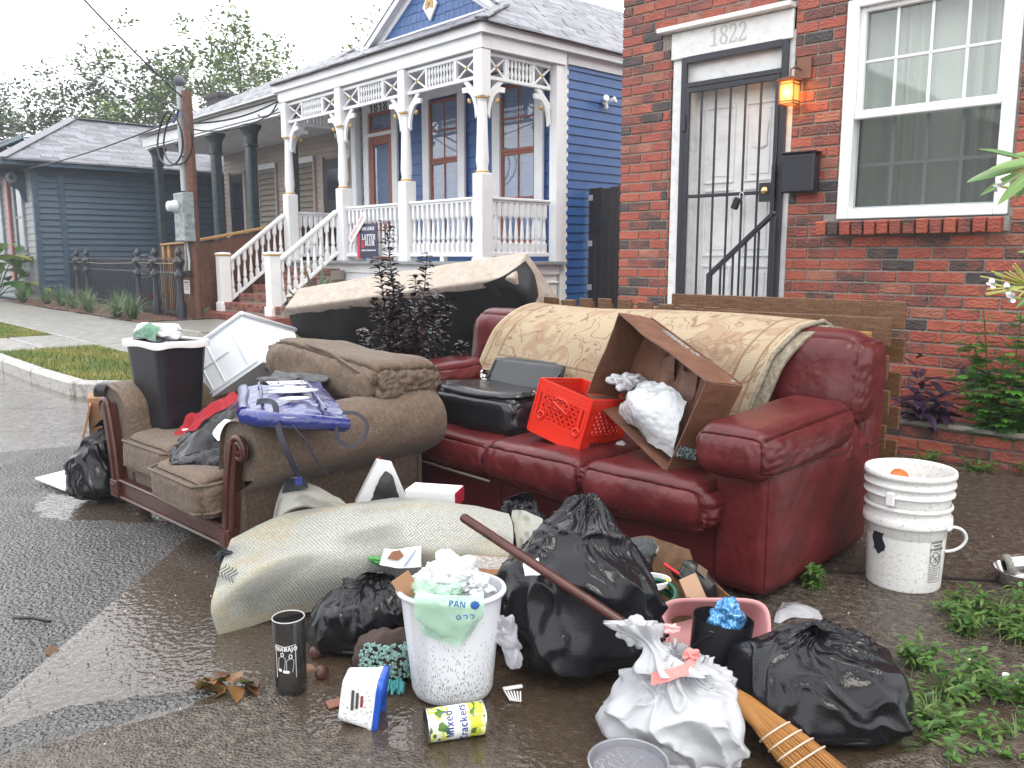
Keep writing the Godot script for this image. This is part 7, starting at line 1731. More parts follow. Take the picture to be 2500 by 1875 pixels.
	put("brush_core", G.new().grid(24, 10, func(u: float, w: float) -> Vector3:
		var a := u * TAU
		var ww := lerpf(0.018, 0.062, sqrt(w)); var hh := lerpf(0.018, 0.026, w)
		return h1 + dir * (w * 0.30 - 0.03) + sx * cos(a) * ww + sy * (sin(a) * hh - 0.012 * w * w), true), straw, br)
	var sg := G.new()
	for k in 420:
		var a := R(0, TAU); var f := sqrt(R(0.4, 1))
		var q := h1 + dir * -0.02 + (sx * cos(a) + sy * sin(a)) * 0.016
		var e := h1 + dir * R(0.27, 0.36) + sx * cos(a) * R(0.055, 0.078) * f + sy * (sin(a) * R(0.02, 0.034) * f - 0.014)
		var mm := q.lerp(e, 0.5) + (sx * cos(a) * 0.015 + sy * sin(a) * 0.008)
		sg.tube([q, mm, e], 0.0021, 4, false)
	var sgn := put("straw", sg, straw, br)
	sgn.set_meta("kind", "stuff")
	for w: float in [0.10, 0.13, 0.16, 0.19]:
		var p := []
		for k in 25:
			var a := k / 24.0 * TAU
			p.append(h1 + dir * (w + 0.012 * sin(a)) + sx * cos(a) * lerpf(0.03, 0.07, w / 0.2) + sy * (sin(a) * 0.033 - 0.006))
		put("stitching", G.new().tube(p, 0.0025, 5, false), mat(0.5, 0.42, 0.34, 0.7), br)
	put("neck_wire", G.new().tube([h1 - dir * 0.03 + sx * 0.02, h1 - dir * 0.03 + sy * 0.02, h1 - dir * 0.03 - sx * 0.02], 0.006, 6), hm, br)
	# white kitchen bin stuffed with plastic bags
	var wm := StandardMaterial3D.new()
	wm.roughness = 0.35
	wm.albedo_texture = painted(Vector2i(512, 256), func(u: float, w: float) -> Color:
		var c := Color(0.83, 0.84, 0.86)
		var dirt := n2.get_noise_2d(u * 20.0, w * 10.0)
		var low := smoothstep(0.55, 0.0, w) * 0.5
		if dirt > 0.80 - low * 1.5 - 0.2 * maxf(0.0, n1.get_noise_2d(u * 8.0, w * 2.0)): c = c.lerp(Color(0.20, 0.18, 0.15), clampf((dirt - 0.3 + low) * 1.6, 0.0, 0.85))
		return c.lerp(Color(0.66, 0.65, 0.63), smoothstep(0.1, 0.5, n1.get_noise_2d(u * 10.0, w * 2.0 + 33.0)) * 0.35))
	var kb := thing("white_bin", "dirt-splashed white oval plastic bin stuffed with bags", "bin", V(-0.165, 0.0, -2.19), 0.0)
	put("shell", G.new().lathe([Vector2(0.0, 0.003), Vector2(0.095, 0.003), Vector2(0.105, 0.012), Vector2(0.112, 0.03), Vector2(0.12, 0.12), Vector2(0.13, 0.21), Vector2(0.138, 0.295), Vector2(0.147, 0.298), Vector2(0.151, 0.306), Vector2(0.147, 0.314), Vector2(0.136, 0.312), Vector2(0.128, 0.20), Vector2(0.118, 0.10)], 64, Transform3D(), 0.82), wm, kb)
	var wf := mat(0.60, 0.62, 0.63, 0.28)
	wf.backlight_enabled = true; wf.backlight = Color(0.4, 0.4, 0.4)
	var gf := mat(0.45, 0.70, 0.52, 0.25)
	gf.transparency = BaseMaterial3D.TRANSPARENCY_ALPHA; gf.albedo_color.a = 0.42
	gf.roughness_texture = ntex(noise(231, 0.05), 64, [[0.0, Color(0.9, 0.9, 0.9)], [1.0, Color(1, 1, 1)]])
	var pb := thing("plastic_bags", "crumpled white and pale green plastic bags bulging from the white bin", "plastic bags", V(-0.165, 0.31, -2.19), 0.0)
	put("white_film", crumple(V(-0.015, 0.025, -0.01), V(0.105, 0.075, 0.085), 232, 0.05, 40, 8.0), wf, pb)
	put("white_film", crumple(V(0.075, 0.012, 0.01), V(0.065, 0.05, 0.075), 233, 0.04, 34, 10.0), wf, pb)
	put("green_film", crumple(V(-0.04, 0.012, 0.045), V(0.08, 0.045, 0.06), 234, 0.035, 34, 10.0), gf, pb)
	put("green_film", G.new().sheet([[V(-0.08, 0.03, 0.07), V(-0.03, 0.04, 0.10), V(0.04, 0.03, 0.105), V(0.09, 0.03, 0.09)], [V(-0.085, 0.02, 0.112), V(-0.03, 0.018, 0.135), V(0.04, 0.018, 0.135), V(0.09, 0.015, 0.118)], [V(-0.08, -0.04, 0.113), V(-0.03, -0.045, 0.128), V(0.035, -0.045, 0.129), V(0.08, -0.03, 0.114)], [V(-0.065, -0.085, 0.105), V(-0.03, -0.09, 0.12), V(0.03, -0.09, 0.121), V(0.06, -0.075, 0.109)]], 40, 30, 0.001, wavy(235, 0.014, 12.0)), gf, pb)
	var blu := mat(0.03, 0.10, 0.35, 0.5)
	for k in 3: put("print_dot", G.new().lathe([Vector2(0.004, 0), Vector2(0.0065, 0.0), Vector2(0.0065, 0.001), Vector2(0.004, 0.001)], 12, Transform3D(Basis(V(1, 0, 0), PI / 2), V(0.028 + k * 0.017, -0.025, 0.138 - k * 0.003))), blu, pb)
	put("print_flower", G.new().lathe([Vector2(0.0, 0), Vector2(0.012, 0.0), Vector2(0.010, 0.002), Vector2(0, 0.002)], 9, Transform3D(Basis(V(1, 0, 0), PI / 2), V(0.07, 0.005, 0.132))), blu, pb)
	lettering("print", "PAN", 0.016, blu, pb, V(0.025, 0.012, 0.142), Basis(V(0, 0, 1), -0.1), true, false, 0.001)
	tag(put("brown_card", G.new().box(Vector3.ZERO, V(0.055, 0.065, 0.004), 0.001), M.board, self, V(-0.285, 0.325, -2.16), Basis.from_euler(V(-0.2, 0.3, 0.5))), "brown cardboard flap on the white bin's left rim", "cardboard")
	# what lies between the bags
	var ob := rich(noise(236, 0.03), [[0.0, S(0.22, 0.075, 0.014)], [1.0, S(0.38, 0.14, 0.03)]], 0.4, 0.35, null, 1.0, 128, false)
	var dw := thing("wooden_case", "orange-brown wooden case with peeling grey top behind white bin", "case", V(-0.055, 0.0, -2.52), -8.0)
	put("body", G.new().box(V(0, 0.13, 0), V(0.21, 0.25, 0.14), 0.01), ob, dw)
	put("peeling_top", G.new().sheet([[V(-0.075, 0.262, -0.045), V(0, 0.259, -0.048), V(0.08, 0.262, -0.045)], [V(-0.085, 0.258, 0.05), V(0, 0.26, 0.055), V(0.08, 0.258, 0.045)]], 16, 8, 0.003, wavy(237, 0.003, 20.0)), rich(noise(238, 0.05), [[0.0, S(0.20, 0.15, 0.12)], [1.0, S(0.5, 0.46, 0.42)]], 0.15, 0.6, null, 1.0, 128, false), dw)
	var cd := rich(noise(239, 0.03), [[0.0, S(0.10, 0.05, 0.022)], [1.0, S(0.24, 0.125, 0.058)]], 0.4, 0.7, null, 1.0, 128, false)
	var cb := thing("open_carton", "soggy open cardboard box holding hose and odds and ends", "box", V(0.50, 0.0, -2.64), 10.0)
	put("panel", G.new().sheet([[V(-0.14, 0.02, -0.13), V(0.0, 0.02, -0.15), V(0.17, 0.02, -0.13)], [V(-0.15, 0.14, -0.15), V(0.0, 0.15, -0.17), V(0.17, 0.13, -0.14)], [V(-0.13, 0.22, -0.17), V(0.0, 0.245, -0.19), V(0.15, 0.20, -0.16)]], 20, 14, 0.004, wavy(240, 0.01, 6.0)), cd, cb)
	put("panel", G.new().sheet([[V(-0.13, 0.0, 0.12), V(0.0, 0.0, 0.14), V(0.14, 0.0, 0.13)], [V(-0.14, 0.06, 0.13), V(0.0, 0.06, 0.15), V(0.15, 0.06, 0.14)], [V(-0.13, 0.12, 0.12), V(0.0, 0.115, 0.14), V(0.14, 0.11, 0.13)]], 20, 10, 0.004, wavy(241, 0.008, 6.0)), cd, cb)
	put("panel", G.new().box(V(-0.14, 0.08, 0), V(0.005, 0.16, 0.27)).box(V(0.165, 0.07, 0), V(0.005, 0.14, 0.27)).box(V(0, 0.012, 0), V(0.3, 0.006, 0.27)), cd, cb)
	var hs := thing("garden_hose", "coiled dark green garden hose on the open cardboard box", "hose", V(0.452, 0.115, -2.545), 0.0)
	var gh_ := mat(0.010, 0.085, 0.05, 0.25)
	for k in 5:
		var p := []
		for i in 37:
			var a := i / 36.0 * TAU + k
			var rr := 0.064 + 0.0035 * (k % 2)
			p.append(Basis(V(1, 0, 0), 0.30) * V(cos(a) * rr, k * 0.0105, sin(a) * rr * 0.95))
		put("coil", G.new().tube(p, 0.0075, 8, false), gh_, hs)
	put("hose_end", G.new().tube([V(0.055, 0.0, 0.02), V(0.075, 0.0, 0.05), V(0.09, 0.01, 0.02), V(0.11, 0.012, 0.0)], 0.007, 8), gh_, hs)
	put("coupling", G.new().box(V(-0.03, -0.005, 0.075), V(0.018, 0.016, 0.012), 0.003), M.black, hs)
	var wc := thing("cable_coil", "white cable coil with yellow ties inside the green hose ring", "cable", V(0.44, 0.155, -2.60), 0.0)
	for k in 4:
		var p := []
		for i in 33:
			var a := i / 32.0 * TAU
			p.append(V(cos(a) * (0.058 + 0.004 * k), 0.005 * k, sin(a) * 0.052))
		put("turn", G.new().tube(p, 0.004, 6, false), M.paper, wc)
	for a: float in [0.4, 2.2, 4.4]: put("yellow_tie", G.new().box(V(cos(a) * 0.064, 0.008, sin(a) * 0.055), V(0.012, 0.03, 0.018), 0.002), mat(0.65, 0.48, 0.03, 0.4), wc)
	tag(put("red_pen", G.new().tube([V(0.50, 0.20, -2.66), V(0.545, 0.175, -2.63)], 0.006, 8), mat(0.5, 0.015, 0.015, 0.35)), "short bright red tube leaning in the open cardboard box", "tube")
	tag(put("torn_card", G.new().box(Vector3.ZERO, V(0.07, 0.09, 0.006), 0.001), mat(0.42, 0.27, 0.17, 0.7), self, V(0.585, 0.135, -2.60), Basis.from_euler(V(-0.5, 0.4, 0.2))), "torn pale cardboard piece beside the black shoe", "cardboard")
	var sh := thing("black_shoe", "worn black shoe standing toe-down between carton and sofa", "shoe", V(0.645, 0.005, -2.66), 0.0)
	var sb := Basis(V(0, 0, 1), -0.75) * Basis(V(1, 0, 0), -0.3)
	put("upper", G.new().soft(20, func(q: Vector3) -> Vector3:
		var d := q.normalized()
		var p := V(d.x * 0.125, d.y * 0.045, d.z * 0.042)
		p.y += 0.02 * smoothstep(0.0, -0.125, p.x); p.z *= 1.0 + 0.2 * smoothstep(0.0, 0.1, p.x)
		if d.y < -0.3: p.y = -0.02
		return sb * p + V(0, 0.10, 0)), mat(0.016, 0.015, 0.015, 0.3), sh)
	put("sole", G.new().soft(14, func(q: Vector3) -> Vector3:
		var d := q.normalized()
		return sb * V(d.x * 0.14, clampf(d.y, -0.5, 0.5) * 0.022 - 0.027, d.z * (0.05 + 0.006 * sin(d.x * 3.0))) + V(0, 0.10, 0)), mat(0.012, 0.012, 0.012, 0.5), sh)
	put("worn_patch", G.new().sheet([[sb * V(-0.09, 0.045, 0.02) + V(0, 0.10, 0), sb * V(-0.05, 0.05, 0.02) + V(0, 0.10, 0)], [sb * V(-0.09, 0.02, 0.045) + V(0, 0.10, 0), sb * V(-0.05, 0.02, 0.046) + V(0, 0.10, 0)]], 6, 6, 0.001), mat(0.11, 0.08, 0.05, 0.7), sh)
	var dn := thing("denim_bundle", "rolled bundle of dark denim against the sofa front", "cloth", V(0.42, 0.20, -2.80), 20.0)
	put("roll", G.new().grid(24, 14, func(u: float, w: float) -> Vector3:
		var a := u * TAU
		var r := 0.042 * (1.0 + 0.14 * sin(a * 3.0 + w * 4.0)) * (1.0 if w < 0.9 else 0.85)
		return V(-0.07 + w * 0.14, sin(a) * r * 0.8, cos(a) * r), true), rich(noise(242, 0.15), [[0.0, S(0.02, 0.024, 0.028)], [1.0, S(0.09, 0.10, 0.105)]], 0.1, 0.9, null, 1.0, 128, false), dn)
	put("frayed_end", G.new().grid(20, 3, func(u: float, w: float) -> Vector3:
		var a := u * TAU
		return V(0.072 + 0.006 * sin(a * 5.0), sin(a) * 0.034 * (1.05 - w * 0.3), cos(a) * 0.042 * (1.05 - w * 0.3)), true), mat(0.42, 0.44, 0.42, 0.9), dn)
	put("under", puff(V(-0.01, -0.1, 0.0), V(0.07, 0.1, 0.05), 0.04, 0.01, 0.01, 243, 14), M.black, dn)
	# glove boxes by the sofa's corner
	var gbx := thing("glove_box", "open white carton of black gloves standing behind the grey rug", "box", V(-0.52, 0.22, -3.30), 0.0)
	var P := PackedVector2Array([Vector2(-0.11, 0), Vector2(-0.02, 0.17), Vector2(0.04, 0.155), Vector2(0.10, 0.0)])
	put("carton", G.new().prism(P, -0.05, Transform3D(Basis(V(0, 1, 0), 0.25), V(0, 0, 0))), M.paper, gbx)
	put("opening", G.new().sheet([[V(-0.05, 0.02, 0.010), V(0.0, 0.015, 0.016), V(0.065, 0.015, 0.0)], [V(-0.03, 0.075, 0.008), V(0.01, 0.08, 0.018), V(0.055, 0.06, 0.002)], [V(-0.015, 0.12, 0.008), V(0.01, 0.135, 0.008), V(0.035, 0.12, 0.003)]], 18, 18, 0.003, wavy(244, 0.012, 16.0)), mat(0.03, 0.03, 0.032, 0.6), gbx)
	put("red_edge", G.new().bar(V(-0.112, 0.0, -0.03), V(-0.02, 0.17, -0.055), 0.006, 0.04), mat(0.4, 0.02, 0.03, 0.5), gbx)
	var gb2 := thing("flat_glove_box", "white and red box lying flat beside the glove box", "box", V(-0.30, 0.27, -3.16), -14.0)
	put("carton", G.new().box(V(0, 0.02, 0), V(0.20, 0.06, 0.11), 0.003), M.paper, gb2)
	put("red_end", G.new().box(V(0.102, 0.02, 0), V(0.004, 0.058, 0.108), 0.001), mat(0.38, 0.02, 0.04, 0.5), gb2)
	# paper packet on the low bag
	var mg := thing("photo_packet", "white printed packet with brown picture tucked behind low black bag", "packet", V(-0.36, 0.235, -2.58), 0.0)
	put("card", G.new().sheet([[V(-0.06, 0.0, 0.02), V(0.0, 0.0, 0.03), V(0.07, 0.0, 0.01)], [V(-0.045, 0.05, 0.0), V(0.0, 0.055, 0.01), V(0.07, 0.06, -0.01)]], 12, 8, 0.002, wavy(245, 0.008, 12.0)), M.paper, mg)
	put("picture", G.new().prism(PackedVector2Array([Vector2(-0.035, 0.022), Vector2(-0.02, 0.045), Vector2(0.005, 0.05), Vector2(0.018, 0.032), Vector2(0.0, 0.018)]), 0.002, Transform3D(Basis(V(1, 0, 0), -0.35), V(0.0, 0.0, 0.034))), mat(0.22, 0.09, 0.045, 0.6), mg)
	put("blue_stripe", G.new().bar(V(0.02, 0.0, 0.036), V(0.055, 0.045, 0.014), 0.012, 0.002, 0.0, V(0, 0.3, 1)), mat(0.04, 0.16, 0.42, 0.5), mg)
	tag(put("green_wrapper", crumple(V(-0.43, 0.235, -2.60), V(0.04, 0.02, 0.02), 246, 0.01, 12, 18.0), mat(0.05, 0.22, 0.04, 0.4)), "small bright green wrapper under the grey rug's edge", "wrapper")

# lettering wrapped round an upright cylinder of radius r whose axis is y
func bent(called: String, words: String, high: float, r: float, m: Material, parent: Node, y: float, ang: float, xf := Transform3D(), serif := false, squeeze := 1.0) -> void:
	var f := SystemFont.new()
	f.font_names = PackedStringArray(["Droid Serif" if serif else "Droid Sans"]); f.font_weight = 700
	var t := TextMesh.new()
	t.font = f; t.text = words; t.font_size = 64; t.pixel_size = high / 46.0; t.depth = 0.0006
	var A := t.get_mesh_arrays()
	var v: PackedVector3Array = A[Mesh.ARRAY_VERTEX]
	var g := G.new()
	for p in v:
		var a := ang + p.x * squeeze / r
		g.pt(xf * V(sin(a) * (r + p.z), y + p.y, cos(a) * (r + p.z)))
	g.ix = A[Mesh.ARRAY_INDEX]
	put(called, g, m, parent)

func line_on(r: float, pts: Array, wd: float) -> G:
	# a painted line on a cylinder, points are (angle * r, height)
	var g := G.new()
	var path := []
	for k in pts.size() - 1:
		for i in 6:
			var q: Vector2 = pts[k].lerp(pts[k + 1], i / 6.0)
			path.append(V(sin(q.x / r) * r, q.y, cos(q.x / r) * r))
	var e: Vector2 = pts[-1]
	path.append(V(sin(e.x / r) * r, e.y, cos(e.x / r) * r))
	return g.tube(path, wd, 4)

func front_things() -> void:
	# glass vase
	var va := thing("glass_vase", "dirty smoked-glass cylinder vase printed TRABAJO with two figures", "vase", V(-0.617, 0.0, -2.205), 0.0)
	var gm := mat(0.025, 0.024, 0.023, 0.06)
	gm.transparency = BaseMaterial3D.TRANSPARENCY_ALPHA; gm.albedo_color.a = 0.62; gm.metallic_specular = 0.7
	put("glass", G.new().lathe([Vector2(0.0, 0.003), Vector2(0.038, 0.003), Vector2(0.043, 0.01), Vector2(0.0445, 0.03), Vector2(0.0445, 0.216), Vector2(0.0435, 0.219), Vector2(0.0415, 0.216), Vector2(0.041, 0.03), Vector2(0.036, 0.012), Vector2(0.0, 0.012)], 48), gm, va)
	put("rim", G.new().tube(ring_round(0.0432, 0.218), 0.0017, 6, false), mat(0.45, 0.45, 0.45, 0.1), va)
	var mud := mat(0.16, 0.11, 0.065, 0.5)
	mud.transparency = BaseMaterial3D.TRANSPARENCY_ALPHA; mud.albedo_color.a = 0.9
	mud.roughness_texture = M.mottle
	put("muddy_water", G.new().lathe([Vector2(0.0, 0.013), Vector2(0.036, 0.013), Vector2(0.0405, 0.03), Vector2(0.0405, 0.05), Vector2(0.0, 0.048)], 32), mud, va)
	var wp := mat(0.72, 0.72, 0.72, 0.5)
	var r := 0.0449
	for e: Array in [[[Vector2(-0.028, 0.06), Vector2(-0.028, 0.155), Vector2(0, 0.15), Vector2(0.028, 0.155), Vector2(0.028, 0.06)], 0.0008]]: put("print_frame", line_on(r, e[0], e[1]), wp, va)
	bent("print_word", "TRABAJO", 0.0115, r, wp, va, 0.1435, 0.0)
	var fig := G.new()
	for f: Array in [[-0.009, 0.128, 0.0055, 0.09], [0.014, 0.122, 0.006, 0.088]]:
		var c: float = f[0]; var h: float = f[1]; var q: float = f[2]
		var ell := []
		for k in 11: ell.append(Vector2(c + cos(k * TAU / 10.0) * q * 0.7, h + sin(k * TAU / 10.0) * q))
		var g1 := line_on(r, ell, 0.0012)
		for g2 in [g1, line_on(r, [Vector2(c - 0.003, h - q), Vector2(c - 0.011, h - q - 0.006), Vector2(c - 0.012, h - 0.042), Vector2(c - 0.008, h - 0.045)], 0.0006), line_on(r, [Vector2(c + 0.003, h - q), Vector2(c + 0.009, h - q - 0.006), Vector2(c + 0.007, h - 0.03), Vector2(c + 0.004, h - 0.045)], 0.0006)]:
			var off := fig.v.size()
			fig.v.append_array(g2.v); fig.uv.append_array(g2.uv)
			for i in g2.ix: fig.ix.append(i + off)
	put("print_figures", fig, wp, va)
	for p: Vector2 in [Vector2(-0.016, 0.083), Vector2(-0.003, 0.079), Vector2(0.005, 0.078)]:
		put("print_hands", G.new().soft(4, func(q: Vector3) -> Vector3:
			var d := q.normalized()
			var a := (p.x + d.x * 0.0055) / r
			return V(sin(a) * (r + 0.0004), p.y + d.y * 0.0045, cos(a) * (r + 0.0004) + d.z * 0.0003)), wp, va)
	# ice-cream tub on its side
	var tub := thing("food_tub", "white plastic food tub with blue lid lying on its side", "tub", V(-0.395, 0.068, -2.055), -2.0)
	var wpl = M.white
	var tr := Basis(V(0, 0, 1), -0.14)
	var box := func(x: float, k: float) -> Array:
		var p := []
		for i in 33:
			var a := i / 32.0 * TAU
			p.append(tr * V(x, clampf(sin(a) * 1.3, -1, 1) * 0.066 * k, clampf(cos(a) * 1.3, -1, 1) * 0.05 * k))
		return p
	var secs := [box.call(-0.045, 0.1), box.call(-0.045, 0.80), box.call(-0.04, 0.86), box.call(0.035, 1.0), box.call(0.036, 1.06), box.call(0.046, 1.06)]
	put("body", G.new().grid(32, 5, func(u: float, w: float) -> Vector3: return secs[int(round(w * 5))][int(round(u * 32))], true, true), wm_dirty(), tub)
	var bl := mat(0.012, 0.075, 0.42, 0.3)
	var ls := [box.call(0.046, 1.10), box.call(0.060, 1.10), box.call(0.062, 1.02), box.call(0.054, 0.95), box.call(0.052, 0.05)]
	put("lid", G.new().grid(32, 4, func(u: float, w: float) -> Vector3: return ls[int(round(w * 4))][int(round(u * 32))] + V(0.006 * sin(u * 17.0) if w > 0.6 else 0.0, 0, 0), true, true), bl, tub)
	var ink := mat(0.06, 0.06, 0.06, 0.6)
	for k in 3: put("label_print", G.new().box(tr * V(-0.012 + k * 0.012, 0.012, 0.0485), V(0.007, 0.055 - k * 0.012, 0.001), 0.0, tr * Basis(V(0, 0, 1), 0.05)), ink if k != 2 else mat(0.25, 0.03, 0.03, 0.6), tub)
	# cracker can
	var can := thing("cracker_can", "empty yellow Mixed Crackers can lying before the white bin", "can", Vector3.ZERO, 0.0)
	var ca := V(-0.214, 0.042, -1.955); var cbx := V(-0.072, 0.042, -1.995)
	var ax := (cbx - ca).normalized()
	var cz := ax.cross(Vector3.UP).normalized()
	var bs := Basis(cz, ax, cz.cross(ax)).orthonormalized()
	var cx := Transform3D(bs, ca)
	var lm := StandardMaterial3D.new()
	lm.albedo_texture = grain_label(3); lm.roughness = 0.25; lm.uv1_scale = V(1, 1, 1)
	var l := ca.distance_to(cbx)
	put("label", G.new().grid(40, 8, func(u: float, w: float) -> Vector3:
		var a := u * TAU
		return cx * V(cos(a) * 0.0405, 0.004 + w * (l - 0.008), sin(a) * 0.0405), true), lm, can)
	for y: float in [0.002, l - 0.002]: put("rim", G.new().lathe([Vector2(0.039, y - 0.003), Vector2(0.0425, y - 0.002), Vector2(0.0425, y + 0.002), Vector2(0.039, y + 0.003)], 40, cx), M.steel, can)
	put("inside", G.new().lathe([Vector2(0.0395, 0.0), Vector2(0.0392, l - 0.01), Vector2(0.0, l - 0.012)], 32, cx), mat(0.10, 0.09, 0.08, 0.35, 0.6), can)
	put("end", G.new().lathe([Vector2(0.0, l - 0.006), Vector2(0.0395, l - 0.006), Vector2(0.0395, l), Vector2(0.0, l - 0.004)], 32, cx), M.steel, can)
	var nb := mat(0.02, 0.035, 0.22, 0.4)
	var side := Transform3D(bs, ca)
	for e: Array in [["Mixed", 0.36], ["Crackers", 0.60]]:
		var f := SystemFont.new()
		f.font_names = PackedStringArray(["Droid Sans"]); f.font_weight = 800
		var t := TextMesh.new()
		t.font = f; t.text = e[0]; t.font_size = 64; t.pixel_size = 0.019 / 46.0; t.depth = 0.0006
		var A := t.get_mesh_arrays()
		var g := G.new()
		for p: Vector3 in A[Mesh.ARRAY_VERTEX]:
			# baseline runs round the can, letters stand along its axis
			var a := 0.42 + p.x * 0.92 / 0.041
			g.pt(side * V(cos(a) * (0.0409 + p.z), l * e[1] - p.y, sin(a) * (0.0409 + p.z)))
		g.ix = A[Mesh.ARRAY_INDEX]
		put("lettering", g, nb, can)
	# bath mat
	var bm := thing("bath_mat", "crumpled brown bath mat with teal shag patches and fringe", "mat", Vector3.ZERO, 0.0)
	var brown := mat(0.055, 0.035, 0.028, 0.95); var teal := mat(0.20, 0.33, 0.30, 0.95)
	put("base", crumple(V(-0.355, 0.055, -2.30), V(0.095, 0.085, 0.075), 251, 0.012, 24, 8.0), brown, bm)
	var sh := G.new()
	var lump := func(c: Vector3, s: float) -> void:
		var e := Basis.from_euler(V(R(0, 6), R(0, 6), R(0, 6)))
		sh.tube([c, c + e * V(0, s * 0.8, s * 0.4), c + e * V(s * 0.3, s * 1.4, 0)], [s * 0.55, s * 0.6, s * 0.25], 5)
	for k in 520:
		var a := R(-0.9, 1.0); var b := R(-0.35, 0.75)
		if n2.get_noise_2d(a * 0.35, b * 0.35) < -0.2: continue
		var d := V(sin(a) * cos(b), sin(b), cos(a) * cos(b))
		lump.call(V(-0.355, 0.055, -2.30) + V(d.x * 0.10, d.y * 0.092, d.z * 0.083), R(0.005, 0.008))
	var shn := put("shag", sh, teal, bm)
	shn.set_meta("kind", "stuff")
	var fr := G.new()
	for k in 34:
		var p := V(-0.385 + k * 0.0035, 0.02 + R(0, 0.012), -2.205 + R(-0.012, 0.008))
		if k > 24: p = V(-0.465 + (k - 24) * 0.002, 0.02, -2.275 + (k - 24) * 0.004)
		fr.tube([p, p + V(R(-0.004, 0.004), -0.01, 0.014), p + V(R(-0.006, 0.006), -0.016, 0.028)], [0.0045, 0.0042, 0.0036], 6)
	var frn := put("fringe", fr, mat(0.05, 0.24, 0.25, 0.9), bm)
	frn.set_meta("kind", "stuff")
	# loose furniture feet
	var kn := G.new().lathe([Vector2(0, -0.012), Vector2(0.016, -0.011), Vector2(0.021, -0.004), Vector2(0.021, 0.004), Vector2(0.017, 0.012), Vector2(0, 0.014)], 20).mesh()
	for e: Array in [[V(-0.548, 0.019, -2.275), 1.3, 0.5, "round dark brown wooden disc on the asphalt crack, nearer the camera"], [V(-0.592, 0.019, -2.40), 1.25, -0.3, "round dark brown wooden disc at the low black bag's foot"]]:
		tag(put("wooden_disc", kn, M.cherry, self, e[0], Basis.from_euler(V(e[1], e[2], 0))), e[3], "disc", "loose wooden discs")
	# leaf litter
	var lf := thing("leaf_litter", "little heap of wet brown dead leaves beside the vase", "leaves", V(-0.80, 0.006, -2.19), 0.0)
	var dead := [leafmat(0.09, 0.035, 0.014, 0.45), leafmat(0.16, 0.07, 0.02, 0.45), leafmat(0.05, 0.02, 0.012, 0.4)]
	for k in 22:
		var lg := R(0.03, 0.065)
		put("leaf", leaf_shape(lg, lg * 0.45, R(0.2, 0.9)), dead[k % 3], lf, V(R(-0.085, 0.085), R(0.004, 0.03), R(-0.03, 0.03)), Basis.from_euler(V(R(-0.5, 0.5), R(0, TAU), R(-0.6, 0.6))))
	for e: Array in [[V(-1.435, 0.008, -2.449), 0, "single curled brown dead leaf on the wet asphalt at the left"], [V(-0.62, 0.008, -2.33), 1, "small orange leaf lying between vase and low black bag"]]:
		tag(put("dead_leaf", leaf_shape(0.055, 0.02, 0.7), dead[e[1]], self, e[0], Basis.from_euler(V(0.1, 1.1, 0.2))), e[2], "leaf")
	tag(put("brown_flat_scrap", G.new().box(Vector3.ZERO, V(0.05, 0.006, 0.035), 0.001), mat(0.20, 0.075, 0.045, 0.5), self, V(-0.475, 0.008, -2.125), Basis.from_euler(V(0.08, 0.5, 0))), "flat reddish-brown scrap on the wet ground left of food tub", "scrap")
	var cm := thing("plastic_comb", "broken white plastic comb between white bin and tall black bag", "comb", V(0.0, 0.02, -2.165), 0.0)
	for k in 6: put("tooth", G.new().box(V(-0.012 + k * 0.007, -0.006, 0.012 + k * 0.001), V(0.004, 0.004, 0.036), 0.001, Basis.from_euler(V(0.35, 0.5 - k * 0.1, 0))), M.paper, cm)
	put("spine", G.new().box(V(0.002, 0.006, -0.01), V(0.055, 0.006, 0.012), 0.001, Basis(V(0, 1, 0), 0.3)), M.paper, cm)
	tag(put("black_twig", G.new().tube([V(-1.66, 0.012, -2.66), V(-1.59, 0.016, -2.65), V(-1.52, 0.013, -2.63)], 0.006, 6), M.blackwood), "short black twig lying on the wet asphalt at the left edge", "twig")
	# white tied bag
	var wb := thing("white_trash_bag", "bulging white trash bag tied with a pale red drawstring", "garbage bag", V(0.405, -0.005, -1.90), 0.0)
	var wfm := mat(0.43, 0.44, 0.46, 0.24)
	wfm.backlight_enabled = true; wfm.backlight = Color(0.25, 0.25, 0.25)
	wfm.normal_enabled = true; wfm.normal_texture = M.bag.normal_texture; wfm.normal_scale = 1.0; wfm.uv1_triplanar = true; wfm.uv1_scale = Vector3.ONE / 0.3
	put("bag", sack(V(0.155, 0.115, 0.14), 261, V(-0.03, 0.185, 0.02), 74, 0.034, 1.6, 0.7), wfm, wb, V(0, 0.122, 0))
	put("gathered_neck", G.new().grid(48, 10, func(u: float, w: float) -> Vector3:
		var a := u * TAU
		var rr := lerpf(0.085, 0.022, smoothstep(0.0, 0.55, w)) + 0.045 * smoothstep(0.6, 1.0, w)
		rr *= 1.0 + 0.18 * sin(a * 7.0) + 0.1 * sin(a * 13.0 + w * 4.0)
		return V(-0.015, 0.235, 0.03) + V(-0.10 * w, 0.10 * w, -0.05 * w) + V(cos(a) * rr, sin(a) * rr * 0.25, sin(a) * rr * 0.8), true), wfm, wb)
	put("gathered_ear", crumple(V(-0.095, 0.31, -0.02), V(0.055, 0.05, 0.04), 262, 0.022, 30, 12.0), wfm, wb)
	var pk := mat(0.72, 0.22, 0.20, 0.3)
	put("drawstring", G.new().sheet([[V(-0.085, 0.262, 0.075), V(-0.05, 0.275, 0.09), V(-0.01, 0.285, 0.08), V(0.015, 0.29, 0.06)], [V(-0.085, 0.235, 0.088), V(-0.05, 0.25, 0.102), V(-0.01, 0.262, 0.094), V(0.015, 0.27, 0.075)]], 20, 6, 0.001, wavy(263, 0.006, 16.0)), pk, wb)
